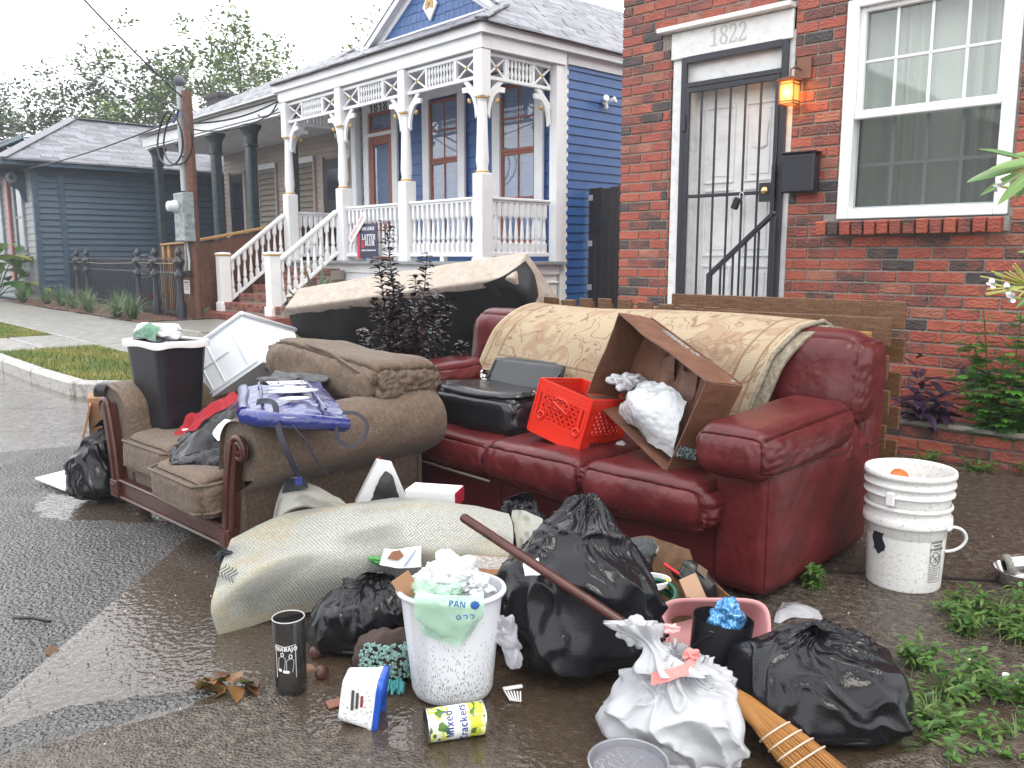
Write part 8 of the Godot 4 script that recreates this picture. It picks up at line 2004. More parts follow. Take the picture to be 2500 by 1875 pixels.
	put("drawstring_knot", crumple(V(0.012, 0.285, 0.055), V(0.026, 0.024, 0.018), 264, 0.012, 16, 20.0), pk, wb)
	put("drawstring_loop", crumple(V(-0.025, 0.335, 0.01), V(0.025, 0.018, 0.014), 265, 0.01, 14, 20.0), mat(0.75, 0.38, 0.36, 0.3), wb)
	# pan of rain water
	var pn := thing("water_pan", "grey metal pan brimming with rain water in front", "pan", V(0.252, 0.0, -1.685), 0.0)
	var pm := mat(0.33, 0.33, 0.36, 0.32, 0.6)
	put("wall", G.new().lathe([Vector2(0.0, 0.0), Vector2(0.074, 0.0), Vector2(0.08, 0.008), Vector2(0.0835, 0.115), Vector2(0.088, 0.118), Vector2(0.088, 0.122), Vector2(0.081, 0.121), Vector2(0.078, 0.02)], 56), pm, pn)
	var wt := mat(0.16, 0.16, 0.18, 0.02)
	wt.metallic_specular = 0.5
	wt.normal_enabled = true; wt.normal_texture = nbump(noise(266, 0.018, FastNoiseLite.TYPE_SIMPLEX_SMOOTH, 2), 512, 5.0); wt.uv1_triplanar = true; wt.uv1_scale = Vector3.ONE / 0.16
	put("water", G.new().lathe([Vector2(0.0805, 0.106), Vector2(0.04, 0.1055), Vector2(0.0, 0.106)], 48, Transform3D(Basis.from_scale(V(1, 1, -1)), Vector3.ZERO)), wt, pn)
	# left of the loveseat
	var cl := thing("small_carton", "brown cardboard box behind the black bag left of the loveseat", "box", V(-2.13, 0.0, -4.42), 25.0)
	put("box", G.new().box(V(0, 0.24, 0), V(0.22, 0.48, 0.20), 0.004), M.board, cl)
	put("flap", G.new().box(V(-0.12, 0.36, 0.1), V(0.012, 0.20, 0.2), 0.002, Basis(V(0, 0, 1), -0.25)), M.board, cl)
	tag(put("plastic_dish", puff(V(-2.10, 0.50, -4.38), V(0.09, 0.05, 0.06), 0.04, 0.0, 0.004, 267, 14), M.black), "black rounded plastic dish on the small brown cardboard box", "dish")
	tag(put("white_board", G.new().box(Vector3.ZERO, V(0.30, 0.012, 0.26), 0.002), M.paper, self, V(-2.36, 0.02, -4.42), Basis.from_euler(V(0.04, -0.6, -0.06))), "flat white board lying on the flooded street at the left", "board")
	tag(put("grey_film", crumple(V(-1.47, 0.035, -3.66), V(0.07, 0.035, 0.05), 268, 0.025, 22, 10.0), film_mat()), "crumpled translucent plastic film under the brown loveseat", "plastic film")
	# grit and crumbs on the wet ground
	var st := G.new().soft(2, func(q: Vector3) -> Vector3: return q.normalized() * V(1, 0.7, 0.8)).mesh()
	var xf := []; var cs := []
	for k in 2600:
		var z := R(-3.6, -1.35); var x := R(-2.2, 2.4)
		xf.append(Transform3D(Basis.from_euler(V(R(0, 6), R(0, 6), R(0, 6))).scaled(Vector3.ONE * R(0.0012, 0.0042)), V(x, ground_high(x, z) * 0.9 + 0.009 , z)))
		var t := R(0.02, 0.16) if rng.randf() < 0.9 else R(0.3, 0.6)
		cs.append(Color(t, t * 0.92, t * 0.84))
	var grm := mat(1, 1, 1, 0.5)
	grm.vertex_color_use_as_albedo = true
	many("gravel", st, grm, xf, self, cs)

func film_mat() -> StandardMaterial3D:
	var film := mat(0.5, 0.5, 0.52, 0.22)
	film.transparency = BaseMaterial3D.TRANSPARENCY_ALPHA; film.albedo_color.a = 0.5
	film.roughness_texture = M.mottle
	return film

func wm_dirty() -> StandardMaterial3D:
	return rich(noise(270, 0.06, FastNoiseLite.TYPE_SIMPLEX_SMOOTH, 4), [[0.0, S(0.12, 0.11, 0.09)], [0.22, S(0.3, 0.28, 0.25)], [0.32, S(0.74, 0.75, 0.75)], [1.0, S(0.8, 0.81, 0.82)]], 0.16, 0.35, null, 1.0, 256, false)

func ring_round(r: float, y: float) -> Array:
	var p := []
	for k in 41: p.append(V(cos(k / 40.0 * TAU) * r, y, sin(k / 40.0 * TAU) * r))
	return p

func leaf_shape(l: float, w: float, curl: float, n := 6) -> ArrayMesh:
	return G.new().grid(4, n, func(u: float, t: float) -> Vector3:
		var x := (u - 0.5) * 2.0
		var ww := w * pow(sin(PI * clampf(t * 0.97 + 0.03, 0, 1)), 0.8)
		return V(x * ww, absf(x) * ww * 0.35 - curl * l * t * t * 0.6, t * l)).mesh()

func right_side() -> void:
	# nested paint buckets
	var bk := thing("bucket_stack", "nested dirty white plastic buckets with a bail handle beside sofa", "buckets", V(1.455, 0.0, -3.0), 0.0)
	var pl := rich(noise(280, 0.05, FastNoiseLite.TYPE_SIMPLEX_SMOOTH, 5), [[0.0, S(0.10, 0.09, 0.08)], [0.17, S(0.35, 0.33, 0.30)], [0.27, S(0.66, 0.655, 0.63)], [1.0, S(0.78, 0.78, 0.76)]], 0.4, 0.35, null, 1.0, 512, false)
	put("lower_bucket", G.new().lathe([Vector2(0.0, 0.004), Vector2(0.122, 0.002), Vector2(0.127, 0.01), Vector2(0.136, 0.235), Vector2(0.148, 0.24), Vector2(0.152, 0.25), Vector2(0.150, 0.272), Vector2(0.142, 0.276), Vector2(0.143, 0.30), Vector2(0.150, 0.303), Vector2(0.150, 0.312), Vector2(0.143, 0.316)], 64), pl, bk)
	var upb := put("upper_bucket", G.new().lathe([Vector2(0.137, 0.30), Vector2(0.141, 0.345), Vector2(0.152, 0.350), Vector2(0.154, 0.358), Vector2(0.144, 0.364), Vector2(0.1445, 0.380), Vector2(0.154, 0.384), Vector2(0.155, 0.394), Vector2(0.146, 0.398), Vector2(0.147, 0.414), Vector2(0.156, 0.418), Vector2(0.157, 0.428), Vector2(0.154, 0.436), Vector2(0.149, 0.436), Vector2(0.145, 0.42), Vector2(0.135, 0.20), Vector2(0.0, 0.19)], 64), pl, bk)
	put("inner_rim", G.new().tube(ring_round(0.152, 0.436), 0.003, 6, false), M.white, upb)
	var hp := []
	for k in 17:
		var a := k / 16.0 * PI
		hp.append(V(0.105 + 0.065 * sin(a), 0.25 - 0.10 * (1.0 - cos(a)) * 0.5, 0.112 - 0.03 * k / 16.0))
	put("bail", G.new().tube(hp, 0.0055, 8), M.paper, bk)
	put("ear", G.new().box(V(0.095, 0.258, 0.118), V(0.03, 0.04, 0.014), 0.004, Basis(V(0, 1, 0), 0.7)).box(V(-0.115, 0.35, 0.105), V(0.03, 0.05, 0.014), 0.004, Basis(V(0, 1, 0), -0.8)), M.paper, bk)
	# printed warning panel
	var ink := mat(0.06, 0.06, 0.06, 0.5)
	var r := 0.1345
	var cen := 0.055
	for e: Array in [[[Vector2(-0.026, 0.05), Vector2(-0.026, 0.205), Vector2(0.026, 0.205), Vector2(0.026, 0.05), Vector2(-0.026, 0.05)], 0.0008], [[Vector2(-0.026, 0.188), Vector2(0.026, 0.188)], 0.0006], [[Vector2(-0.026, 0.175), Vector2(0.026, 0.175)], 0.0006], [[Vector2(-0.026, 0.162), Vector2(0.026, 0.162)], 0.0006], [[Vector2(-0.026, 0.107), Vector2(0.026, 0.107)], 0.0006], [[Vector2(-0.016, 0.152), Vector2(0.016, 0.118)], 0.0014]]:
		put("warning_print", line_on(r, e[0], e[1]), ink, bk, Vector3.ZERO, Basis(V(0, 1, 0), cen / r))
	var circ := []
	for k in 21: circ.append(Vector2(cos(k * TAU / 20.0) * 0.022, 0.135 + sin(k * TAU / 20.0) * 0.024))
	put("warning_ring", line_on(r, circ, 0.0014), ink, bk, Vector3.ZERO, Basis(V(0, 1, 0), cen / r))
	put("warning_figure", line_on(r, [Vector2(-0.008, 0.122), Vector2(-0.009, 0.135), Vector2(0.003, 0.135), Vector2(0.002, 0.122), Vector2(-0.008, 0.122)], 0.001), ink, bk, Vector3.ZERO, Basis(V(0, 1, 0), cen / r))
	put("warning_child", line_on(r, [Vector2(0.0, 0.137), Vector2(0.004, 0.146), Vector2(0.012, 0.147), Vector2(0.013, 0.139), Vector2(0.009, 0.13)], 0.001), ink, bk, Vector3.ZERO, Basis(V(0, 1, 0), cen / r))
	for k in 3: bent("warning_word", ["WARNING", "AVISO", "ATTENTION"][k], 0.0085, r + 0.0004, ink, bk, 0.197 - k * 0.0132, (cen + 0.004) / r)
	for k in 7: put("small_print", line_on(r, [Vector2(-0.023, 0.101 - k * 0.0068), Vector2(0.022 - 0.006 * (k % 3), 0.101 - k * 0.0068)], 0.0009), ink, bk, Vector3.ZERO, Basis(V(0, 1, 0), cen / r))
	put("black_label", G.new().grid(10, 10, func(u: float, w: float) -> Vector3:
		var a := -1.35 + u * 0.36 + 0.05 * sin(w * 9.0)
		return V(sin(a) * (r + 0.001 - w * 0.0), 0.14 + w * 0.095 + 0.008 * sin(u * 8.0), cos(a) * (r + 0.001))), mat(0.02, 0.02, 0.03, 0.4), bk)
	var ol := thing("orange_cap", "orange and white round cap lying inside the top bucket", "cap", V(1.445, 0.375, -3.07), 0.0)
	put("cap", G.new().lathe([Vector2(0.0, 0.03), Vector2(0.03, 0.028), Vector2(0.036, 0.0)], 20, Transform3D(Basis(V(1, 0, 0), 0.5), Vector3.ZERO)), mat(0.6, 0.16, 0.04, 0.4), ol)
	put("collar", G.new().lathe([Vector2(0.03, 0.0), Vector2(0.045, 0.002), Vector2(0.045, -0.012)], 20, Transform3D(Basis(V(1, 0, 0), 0.5), Vector3.ZERO)), M.paper, ol)
	# steel bowl and cup
	tag(put("steel_bowl", G.new().lathe([Vector2(0.0, 0.0), Vector2(0.06, 0.0), Vector2(0.085, 0.02), Vector2(0.095, 0.062), Vector2(0.10, 0.064), Vector2(0.094, 0.066), Vector2(0.08, 0.024), Vector2(0.0, 0.006)], 48), M.steel, self, V(1.87, 0.004, -2.955)), "round stainless steel bowl on the wet concrete at the right edge", "bowl")
	var cp := thing("steel_cup", "steel cup with crusty rim tipped over in the steel bowl", "cup", V(1.87, 0.085, -2.955), 0.0)
	put("shell", G.new().lathe([Vector2(0.034, 0.0), Vector2(0.038, 0.0), Vector2(0.038, 0.11), Vector2(0.0, 0.112)], 32, Transform3D(Basis(V(0, 0, 1), -1.35) * Basis(V(1, 0, 0), 0.15), V(-0.075, 0.005, 0.02))), M.steel, cp)
	put("crust", G.new().lathe([Vector2(0.02, -0.004), Vector2(0.040, -0.003), Vector2(0.040, 0.016), Vector2(0.038, 0.018)], 24, Transform3D(Basis(V(0, 0, 1), -1.35) * Basis(V(1, 0, 0), 0.15), V(-0.075, 0.005, 0.02))), rich(noise(281, 0.2), [[0.0, S(0.05, 0.04, 0.03)], [1.0, S(0.4, 0.38, 0.35)]], 0.05, 0.8, null, 1.0, 128, false), cp)
	# plastic pouch by the sofa corner
	tag(put("clear_pouch", G.new().sheet([[V(0.86, 0.012, -2.62), V(0.95, 0.02, -2.67), V(1.03, 0.014, -2.66)], [V(0.89, 0.02, -2.69), V(0.96, 0.05, -2.72), V(1.03, 0.035, -2.71)], [V(0.94, 0.012, -2.79), V(0.99, 0.02, -2.79), V(1.04, 0.012, -2.78)]], 20, 20, 0.002, wavy(282, 0.014, 9.0)), film_mat()), "clear plastic pouch lying at the red sofa's front corner", "plastic pouch")
	# pink wash basin propped up
	var bs := thing("pink_basin", "pink plastic wash basin propped on edge behind the black pot", "basin", V(0.612, 0.068, -2.37), 0.0)
	var tilt := Basis(V(1, 0, 0), 0.98)
	var pink := mat(0.62, 0.29, 0.30, 0.32)
	var sec := func(y: float, kx: float, kz: float) -> Array:
		var p := []
		for i in 49:
			var a := i / 48.0 * TAU
			var cx := signf(cos(a)) * pow(absf(cos(a)), 0.42); var sz := signf(sin(a)) * pow(absf(sin(a)), 0.42)
			p.append(tilt * V(cx * kx * (1.0 - 0.10 * sz), y, sz * kz))
		return p
	var rings := [sec.call(-0.10, 0.01, 0.01), sec.call(-0.10, 0.115, 0.085), sec.call(-0.095, 0.122, 0.092), sec.call(0.0, 0.143, 0.112), sec.call(0.004, 0.158, 0.126), sec.call(0.0, 0.160, 0.128), sec.call(-0.006, 0.156, 0.125), sec.call(-0.004, 0.146, 0.114), sec.call(-0.10, 0.125, 0.095), sec.call(-0.104, 0.01, 0.01)]
	put("shell", G.new().grid(48, 9, func(u: float, w: float) -> Vector3: return rings[int(round(w * 9))][int(round(u * 48))], true, true), pink, bs)
	for s: float in [-1.0, 1.0]:
		for k in 2: put("grip", G.new().box(tilt * V(s * 0.158, -0.012, -0.01 + k * 0.04), V(0.012, 0.02, 0.03), 0.004, tilt), mat(0.62, 0.17, 0.17, 0.4), bs)
	# black pot with blue foil ball
	var bp := thing("black_pot", "tall black plastic plant pot leaning against the pink basin", "pot", V(0.572, 0.0, -2.235), 0.0)
	var pt := Basis(V(0, 0, 1), -0.11) * Basis(V(1, 0, 0), -0.04)
	put("pot", G.new().lathe([Vector2(0.0, 0.004), Vector2(0.076, 0.004), Vector2(0.079, 0.01), Vector2(0.084, 0.20), Vector2(0.0815, 0.20), Vector2(0.076, 0.03), Vector2(0, 0.03)], 48, Transform3D(pt, Vector3.ZERO)), M.black, bp)
	put("tab", G.new().box(pt * V(-0.048, 0.175, 0.068), V(0.018, 0.018, 0.006), 0.002, pt * Basis(V(0, 1, 0), -0.6)), M.black, bp)
	put("wire_handle", G.new().tube([pt * V(-0.05, 0.175, 0.072), pt * V(-0.075, 0.15, 0.06), pt * V(-0.093, 0.11, 0.03), pt * V(-0.09, 0.07, 0.02)], 0.0016, 5), M.iron, bp)
	var foil := rich(noise(283, 0.05, FastNoiseLite.TYPE_SIMPLEX_SMOOTH, 4), [[0.0, S(0.01, 0.10, 0.30)], [0.6, S(0.03, 0.22, 0.50)], [0.72, S(0.5, 0.6, 0.65)], [1.0, S(0.03, 0.25, 0.55)]], 0.12, 0.18, null, 1.0, 256, false)
	foil.metallic = 0.35
	tag(put("blue_foil_ball", crumple(V(0.592, 0.212, -2.215), V(0.052, 0.05, 0.048), 284, 0.005, 30, 9.0), foil), "crumpled shiny blue foil ball sitting in the black pot", "foil")

# ---------- plants ----------
func blades(n: int, l: float, w: float, spread: float, arch: float) -> ArrayMesh:
	var g := G.new()
	for k in n:
		var a := R(0, TAU); var ln := l * R(0.6, 1.15); var s := R(0.15, 1.0) * spread
		var d := V(cos(a), 0, sin(a)); var side := V(-sin(a), 0, cos(a)) * w
		var o := d * R(0.0, 0.04)
		var P := func(t: float) -> Vector3: return o + d * (s * ln * t * (0.6 + 0.4 * t)) + V(0, ln * (t * (1.0 - 0.25 * s) - arch * s * t * t * t), 0)
		for j in 4:
			var t0 := j / 4.0; var t1 := (j + 1) / 4.0
			var w0 := side * (1.0 - t0 * t0); var w1 := side * (1.0 - t1 * t1)
			g.tri(P.call(t0) - w0, P.call(t1) - w1, P.call(t0) + w0)
			if j < 3: g.tri(P.call(t0) + w0, P.call(t1) - w1, P.call(t1) + w1)
	return g.mesh()

# leafy stems: path list, each leaf a copy of the given meshes
func leaves_on(parent: Node3D, paths: Array, leafs: Array, per: int, from: float, reach: float, called := "leaf", singles := 0) -> void:
	var xf := []; var cs := []
	for p: Array in paths:
		for k in per:
			var t := lerpf(from, 1.0, (k + R(0, 0.9)) / per) * (p.size() - 1)
			var i := mini(int(t), p.size() - 2)
			var q: Vector3 = p[i].lerp(p[i + 1], t - i)
			var b := Basis(V(0, 1, 0), k * 2.4 + R(-0.5, 0.5)) * Basis(V(1, 0, 0), R(-0.7, 0.25))
			xf.append(Transform3D(b.scaled(Vector3.ONE * R(0.7, 1.2) * (1.0 - 0.25 * (t / p.size()))), q + b * V(0, 0, reach)))
	for k in xf.size():
		if k < singles: put(called, leafs[k % leafs.size()][0], leafs[k % leafs.size()][1], parent, xf[k].origin, xf[k].basis)
	if xf.size() > singles:
		for m in leafs.size():
			var sub := []
			for k in range(singles, xf.size()):
				if k % leafs.size() == m: sub.append(xf[k])
			many("foliage", leafs[m][0], leafs[m][1], sub, parent)

func stem(a: Vector3, b: Vector3, wob: float, n := 7) -> Array:
	var p := []
	for k in n + 1:
		var t := float(k) / n
		p.append(a.lerp(b, t) + V(R(-1, 1), R(-0.3, 0.3), R(-1, 1)) * wob * sin(PI * minf(t * 1.2, 1.0)))
	return p

func plants() -> void:
	rng.seed = 4242
	# dark shrub between the sofas
	var sb := thing("dark_shrub", "young dark purple-leaved shrub in front of the tilted box spring", "shrub", V(-0.57, 0.0, -4.78), 0.0)
	var paths := []
	for e in [V(-0.13, 1.40, 0.0), V(0.10, 1.22, 0.05), V(-0.20, 0.98, 0.1), V(0.22, 0.95, -0.02), V(-0.05, 1.05, 0.12), V(0.05, 0.9, 0.2), V(-0.28, 0.80, 0.05), V(0.30, 0.72, 0.1), V(-0.12, 1.12, -0.05), V(0.16, 1.0, 0.1), V(-0.02, 0.75, 0.25), V(0.02, 1.1, -0.08), V(-0.18, 1.2, 0.03)]:
		paths.append(stem(V(R(-0.05, 0.05), 0, R(-0.05, 0.05)), e, 0.035))
	var st := G.new()
	for p in paths: st.tube(p, [0.009, 0.008, 0.007, 0.006, 0.005, 0.004, 0.003, 0.002], 5)
	put("stems", st, M.blackwood, sb)
	var d1 := leafmat(0.020, 0.010, 0.013, 0.4); d1.backlight = Color(0.05, 0.03, 0.03)
	var d2 := leafmat(0.045, 0.014, 0.018, 0.4); d2.backlight = Color(0.05, 0.03, 0.03)
	var lf := [[leaf_shape(0.065, 0.019, 0.3), d1], [leaf_shape(0.055, 0.018, 0.1), d1], [leaf_shape(0.06, 0.017, 0.5), d2]]
	leaves_on(sb, paths, lf, 150, 0.34, 0.006)
	# bed along the iron fence
	struct(put("mulch_bed", G.new().grid(60, 8, func(u: float, w: float) -> Vector3: return BL * V(lerpf(-15.0, -5.3, u), 0.115 + n2.get_noise_2d(u * 9.0, w * 2.0) * 0.02, lerpf(1.5, 3.12, w))), rich(noise(301, 0.1), [[0.0, S(0.03, 0.016, 0.01)], [1.0, S(0.13, 0.055, 0.03)]], 0.5, 0.9, null, 1.0, 128)))
	var cl := [blades(120, 0.66, 0.010, 0.9, 0.75), blades(120, 0.60, 0.010, 1.0, 0.8)]
	var lm := leafmat(0.055, 0.10, 0.045, 0.4)
	var k := 0
	for e: Array in [[-13.4, 3.0, "at the far left beside the big-leaved plant"], [-12.3, 2.75, "second from the far left"], [-11.3, 2.7, "third from the far left"], [-10.3, 2.75, "in the middle of the row"], [-9.3, 2.75, "left of the broken pavement corner"], [-8.5, 2.95, "standing forward over the pavement's edge"], [-7.5, 2.7, "behind the two foremost clumps"], [-6.7, 3.0, "largest, before the fence posts"], [-6.05, 2.95, "nearest the yellow wooden fence"]]:
		var t := thing("grass_clump", "arching strap-leaved grass clump along the iron fence, " + e[2], "grass clump", BL * V(e[0], 0.1, e[1]), R(0, 360), "grass clumps along the iron fence")
		put("blades", cl[k % 2], lm, t)
		k += 1
	var rf := []; var rc := []
	for i in 90:
		rf.append(Transform3D(Basis.from_euler(V(R(-1, 1), R(0, 6), R(-1, 1))).scaled(Vector3.ONE * R(0.5, 1.0)), BL * V(R(-9.0, -5.9), R(0.2, 0.45), R(0.9, 1.9))))
		rc.append(Color(0.5, 0.03, 0.02) if i % 3 else Color(0.05, 0.12, 0.03))
	many("flower_bed", leafy(0.09, 8, 0.09), M.tint, rf, self, rc)
	# big-leaved plant at the far left
	var hs := thing("broad_leaf_plant", "broad-leaved green plant at the slate-blue cottage's front corner", "plant", BL * V(-16.2, 0.1, 3.05), 0.0)
	var big := [leaf_shape(0.85, 0.30, 0.35, 8), leaf_shape(0.7, 0.27, 0.6, 8)]
	var gm := [leafmat(0.06, 0.16, 0.04, 0.35), leafmat(0.11, 0.22, 0.05, 0.35), leafmat(0.26, 0.26, 0.06, 0.4)]
	var ps := G.new()
	for i in 34:
		var a := i * 2.4; var h := R(0.15, 1.35); var rr := R(0.1, 1.0)
		var tip := V(cos(a) * rr, h, sin(a) * rr)
		ps.tube([V(cos(a) * 0.05, 0, sin(a) * 0.05), tip * V(0.5, 0.8, 0.5), tip], 0.012, 5)
		put("leaf", big[i % 2], gm[i % 2 if i % 7 else 2], hs, tip, Basis(V(0, 1, 0), PI / 2 - a) * Basis(V(1, 0, 0), R(-0.7, 0.35)))
	put("stalks", ps, gm[0], hs)
	# strap plant by the blue steps
	var ag := thing("strap_plant", "dark green strap-leaved plant behind the box spring near the brick steps", "plant", V(-2.6, 0.2, -11.4), 0.0)
	put("blades", blades(26, 1.0, 0.045, 0.8, 0.45), leafmat(0.025, 0.07, 0.025, 0.4), ag)
	# weeds against the brick wall
	var wd := thing("tall_weed", "tall bright green lobed weed growing from the brick planter", "weed", BR * V(2.95, 0.18, 0.24), -44.1)
	var wp := []
	for e in [V(-0.16, 0.72, 0.05), V(-0.02, 0.5, 0.12), V(0.12, 0.6, 0.06), V(-0.26, 0.35, 0.12), V(0.2, 0.4, 0.1), V(0.28, 0.72, 0.0), V(-0.08, 0.3, 0.16), V(0.1, 0.25, 0.18), V(-0.2, 0.5, 0.02), V(0.35, 0.5, 0.06), V(0.4, 0.3, 0.1), V(0.02, 0.72, 0.02), V(0.2, 0.62, 0.08), V(-0.24, 0.55, 0.08), V(0.3, 0.25, 0.16), V(0.05, 0.42, 0.14)]: wp.append(stem(V(R(-0.1, 0.1), -0.08, 0), e, 0.03))
	var wg := G.new()
	for p in wp: wg.tube(p, 0.004, 5)
	put("stems", wg, leafmat(0.07, 0.10, 0.03, 0.5), wd)
	var lob := G.new()
	for i in 5:
		var a := (i - 2) * 0.55
		var bs := Basis(V(0, 1, 0), a)
		var ln := 0.095 * (1.0 - 0.14 * absf(i - 2.0))
		lob.tri(V(0, 0, 0.005), bs * V(-0.02, 0.004, ln * 0.55), bs * V(0, -0.006, ln)); lob.tri(V(0, 0, 0.005), bs * V(0, -0.006, ln), bs * V(0.02, 0.004, ln * 0.55))
	var lobm := lob.mesh()
	leaves_on(wd, wp, [[lobm, leafmat(0.055, 0.17, 0.025, 0.4)], [lobm, leafmat(0.09, 0.24, 0.03, 0.4)], [lobm, leafmat(0.04, 0.11, 0.03, 0.4)]], 24, 0.2, 0.01)
	var ph := thing("purple_plant", "purple-leaved trailing plant spilling over the low brick planter", "plant", BR * V(2.52, 0.2, 0.25), -44.1)
	var pp := []
	for e in [V(-0.16, 0.14, 0.06), V(-0.04, 0.3, 0.04), V(0.1, 0.22, 0.1), V(0.2, 0.3, 0.03), V(-0.1, 0.42, -0.04), V(0.02, 0.1, 0.14), V(0.14, 0.1, 0.1), V(-0.05, 0.2, 0.1)]: pp.append(stem(V(R(-0.08, 0.08), 0, 0), e, 0.03))
	var pm := leafmat(0.028, 0.014, 0.034, 0.35); pm.backlight = Color(0.06, 0.02, 0.06)
	var pm2 := leafmat(0.05, 0.028, 0.056, 0.35); pm2.backlight = Color(0.06, 0.02, 0.06)
	leaves_on(ph, pp, [[leaf_shape(0.17, 0.028, 0.5), pm], [leaf_shape(0.14, 0.025, 0.2), pm2]], 13, 0.15, 0.0, "leaf", 104)
	# creeping weeds: small clumps on the wet ground, each its own plant
	var broad := [[leaf_shape(0.034, 0.010, 0.3), leafmat(0.035, 0.10, 0.018, 0.4)], [leaf_shape(0.027, 0.009, 0.1), leafmat(0.06, 0.15, 0.022, 0.4)], [leaf_shape(0.045, 0.006, 0.5), leafmat(0.085, 0.14, 0.03, 0.4)]]
	var gb := blades(46, 0.13, 0.0022, 1.3, 0.7)
	var where := ["under the planter by the buckets", "at the planter's foot below the tall weed", "at the planter's foot near the right edge", "right of the bucket stack", "left of the steel bowl's shadow", "before the steel bowl", "yellowish, right of the old kerb's end", "at the right edge above the old kerb", "beside the right black bag's top", "between the black bag and old kerb", "along the old kerb's middle", "large, at the right black bag's side", "in the lower right corner", "at the bottom edge right of the black bag", "at the right edge below the old kerb", "thin, by the sofa's right corner"]
	var spots := [[2.40, -4.80, 0.10], [2.62, -4.62, 0.12], [2.86, -4.52, 0.12], [1.52, -2.72, 0.10], [1.62, -2.64, 0.11], [1.74, -2.68, 0.11], [1.46, -2.56, 0.06], [1.62, -2.52, 0.10], [1.20, -2.34, 0.06], [1.20, -2.17, 0.09], [1.31, -2.20, 0.09], [1.10, -2.03, 0.11], [1.20, -1.88, 0.11], [1.05, -1.87, 0.10], [1.40, -2.10, 0.08], [1.10, -2.95, 0.03]]
	for i in spots.size():
		var s: Array = spots[i]
		var t := thing("weed_clump", "low green weed clump " + where[i], "weed", V(s[0], 0.004, s[1]), 0.0, "weeds on the wet concrete")
		var wps := []
		for j in 10:
			var a := R(0, TAU)
			wps.append(stem(Vector3.ZERO, V(cos(a) * s[2] * R(0.5, 1.2), R(0.02, 0.10), sin(a) * s[2] * R(0.5, 1.2)), 0.015, 4))
		leaves_on(t, wps, broad, 16, 0.1, 0.0)
		if i > 2: put("grass_blades", gb, broad[2][1], t, V(R(-0.03, 0.03), 0, R(-0.03, 0.03)), Basis(V(0, 1, 0), R(0, 6)).scaled(Vector3.ONE * s[2] * 9.0))
	for i in 9: tag(put("white_petal", leaf_shape(0.022, 0.01, 0.6), M.paper, self, V([1.42, 1.45, 1.38, 1.5, 1.12, 1.15, 1.75, 1.36, 1.05][i], 0.02, [-2.27, -2.25, -2.22, -2.18, -1.86, -1.85, -3.4, -2.35, -2.28][i]), Basis.from_euler(V(R(-0.4, 0.4), R(0, 6), R(-0.4, 0.4)))), "fallen white petal " + ["beside the old kerb, upper one", "beside the old kerb, right of the upper one", "beside the old kerb, lowest one", "by the old kerb near the right edge", "at the bottom edge right of the black bag", "at the bottom edge, rightmost one", "on the open concrete right of the buckets", "between the weeds above the old kerb", "beside the right black bag"][i], "petal", "fallen petals")
	# oleander reaching in from the right
	var ol := thing("oleander", "oleander branch with narrow leaves and white flowers entering from the right", "shrub", V(1.36, 0.0, -2.0), 0.0)
	var o := V(1.36, 0, -2.0)
	var og := G.new()
	og.tube(stem(V(0, 0, 0), V(-0.08, 1.42, 0.0), 0.02), 0.008, 6)
	og.tube([V(-0.02, 0.95, 0), V(-0.07, 1.08, 0.0), V(-0.15, 1.12, 0.0)], 0.004, 5)
	put("stems", og, leafmat(0.10, 0.16, 0.05, 0.5), ol)
	var olm := [leafmat(0.08, 0.17, 0.045, 0.3), leafmat(0.13, 0.24, 0.06, 0.3)]
	var rib := leafmat(0.35, 0.45, 0.16, 0.4)
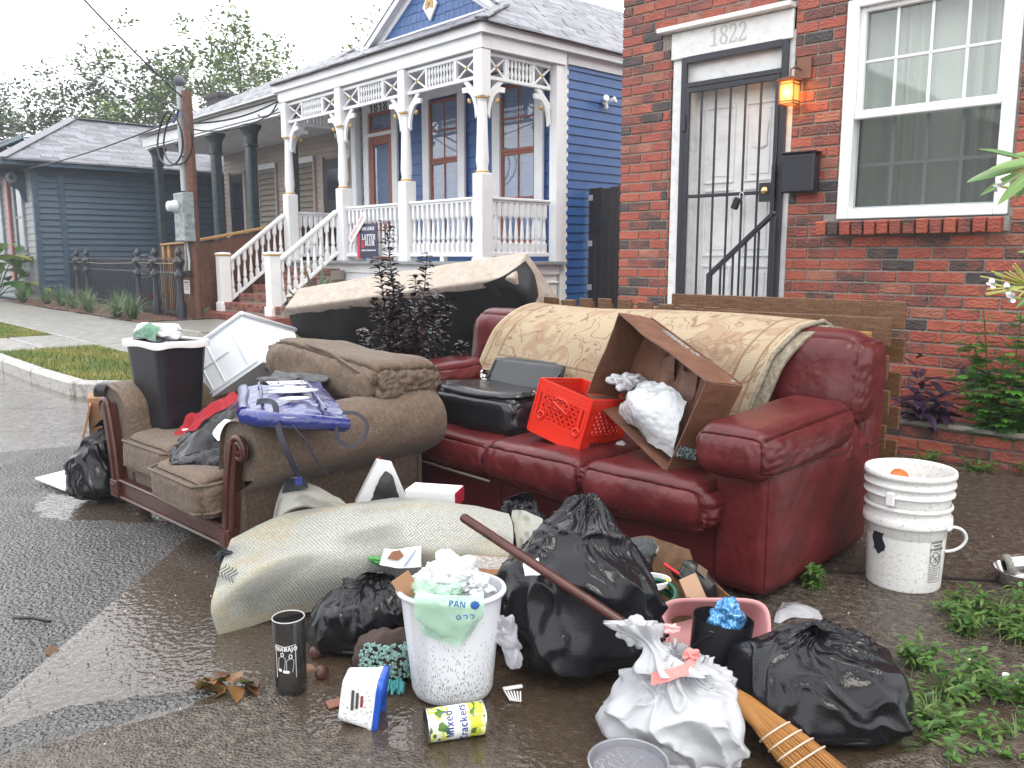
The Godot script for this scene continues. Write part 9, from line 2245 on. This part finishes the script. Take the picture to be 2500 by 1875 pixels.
	for e: Array in [[V(1.19, 1.42, -2.0), V(1.085, 1.452, -2.02)], [V(1.22, 1.42, -1.98), V(1.083, 1.400, -1.97)], [V(1.20, 1.41, -2.0), V(1.041, 1.374, -1.98)], [V(1.20, 1.405, -1.97), V(1.099, 1.318, -1.95)], [V(1.2, 1.40, -2.02), V(1.10, 1.345, -2.03)], [V(1.22, 1.40, -2.0), V(1.16, 1.33, -1.99)], [V(1.25, 1.44, -2.0), V(1.15, 1.433, -2.02)], [V(1.25, 1.40, -2.0), V(1.185, 1.28, -1.98)], [V(1.28, 1.44, -2.0), V(1.22, 1.56, -2.0)], [V(1.29, 1.2, -2.0), V(1.185, 1.215, -2.0)], [V(1.29, 1.15, -2.0), V(1.18, 1.085, -1.98)], [V(1.29, 1.10, -2.0), V(1.22, 1.0, -2.0)], [V(1.33, 1.3, -2.0), V(1.25, 1.22, -1.95)]]:
		var a: Vector3 = e[0] - o; var d: Vector3 = e[1] - e[0]
		var f := d.normalized(); var up := (V(0.1, 0.8, 0.6) - f * f.dot(V(0.1, 0.8, 0.6))).normalized()
		var bs := Basis(up.cross(f), up, f)
		var leaf := put("leaf", leaf_shape(d.length(), d.length() * 0.095, 0.08, 10), olm[rng.randi() % 2], ol, a, bs)
		put("midrib", G.new().tube([V(0, 0.001, 0), V(0, -0.004, d.length() * 0.5), V(0, -d.length() * 0.045, d.length() * 0.97)], [0.0016, 0.0013, 0.0006], 4), rib, leaf)
	var pet := leaf_shape(0.018, 0.007, -0.5)
	for c: Vector3 in [V(1.135, 1.135, -2.0), V(1.165, 1.125, -1.99), V(1.185, 1.105, -2.0), V(1.12, 1.36, -1.98)]:
		var fl := put("flower", G.new().tube([V(0.05, -0.01, 0), V(0.02, -0.004, 0), V(0, 0, 0)], [0.002, 0.003, 0.004], 5), leafmat(0.4, 0.42, 0.12, 0.4), ol, c - o)
		for i in 5: put("petal", pet, M.paper, fl, Vector3.ZERO, Basis(V(1, 0, 0), i * TAU / 5.0) * Basis(V(0, 1, 0), -0.6))
	var bud := G.new()
	for i in 16: bud.tube([V(1.22, 1.13, -2.0) - o, V(R(1.10, 1.19), R(1.10, 1.19), -2.0 + R(-0.03, 0.03)) - o], [0.0025, 0.0018], 4)
	put("bud_stalks", bud, leafmat(0.38, 0.40, 0.10, 0.4), ol)
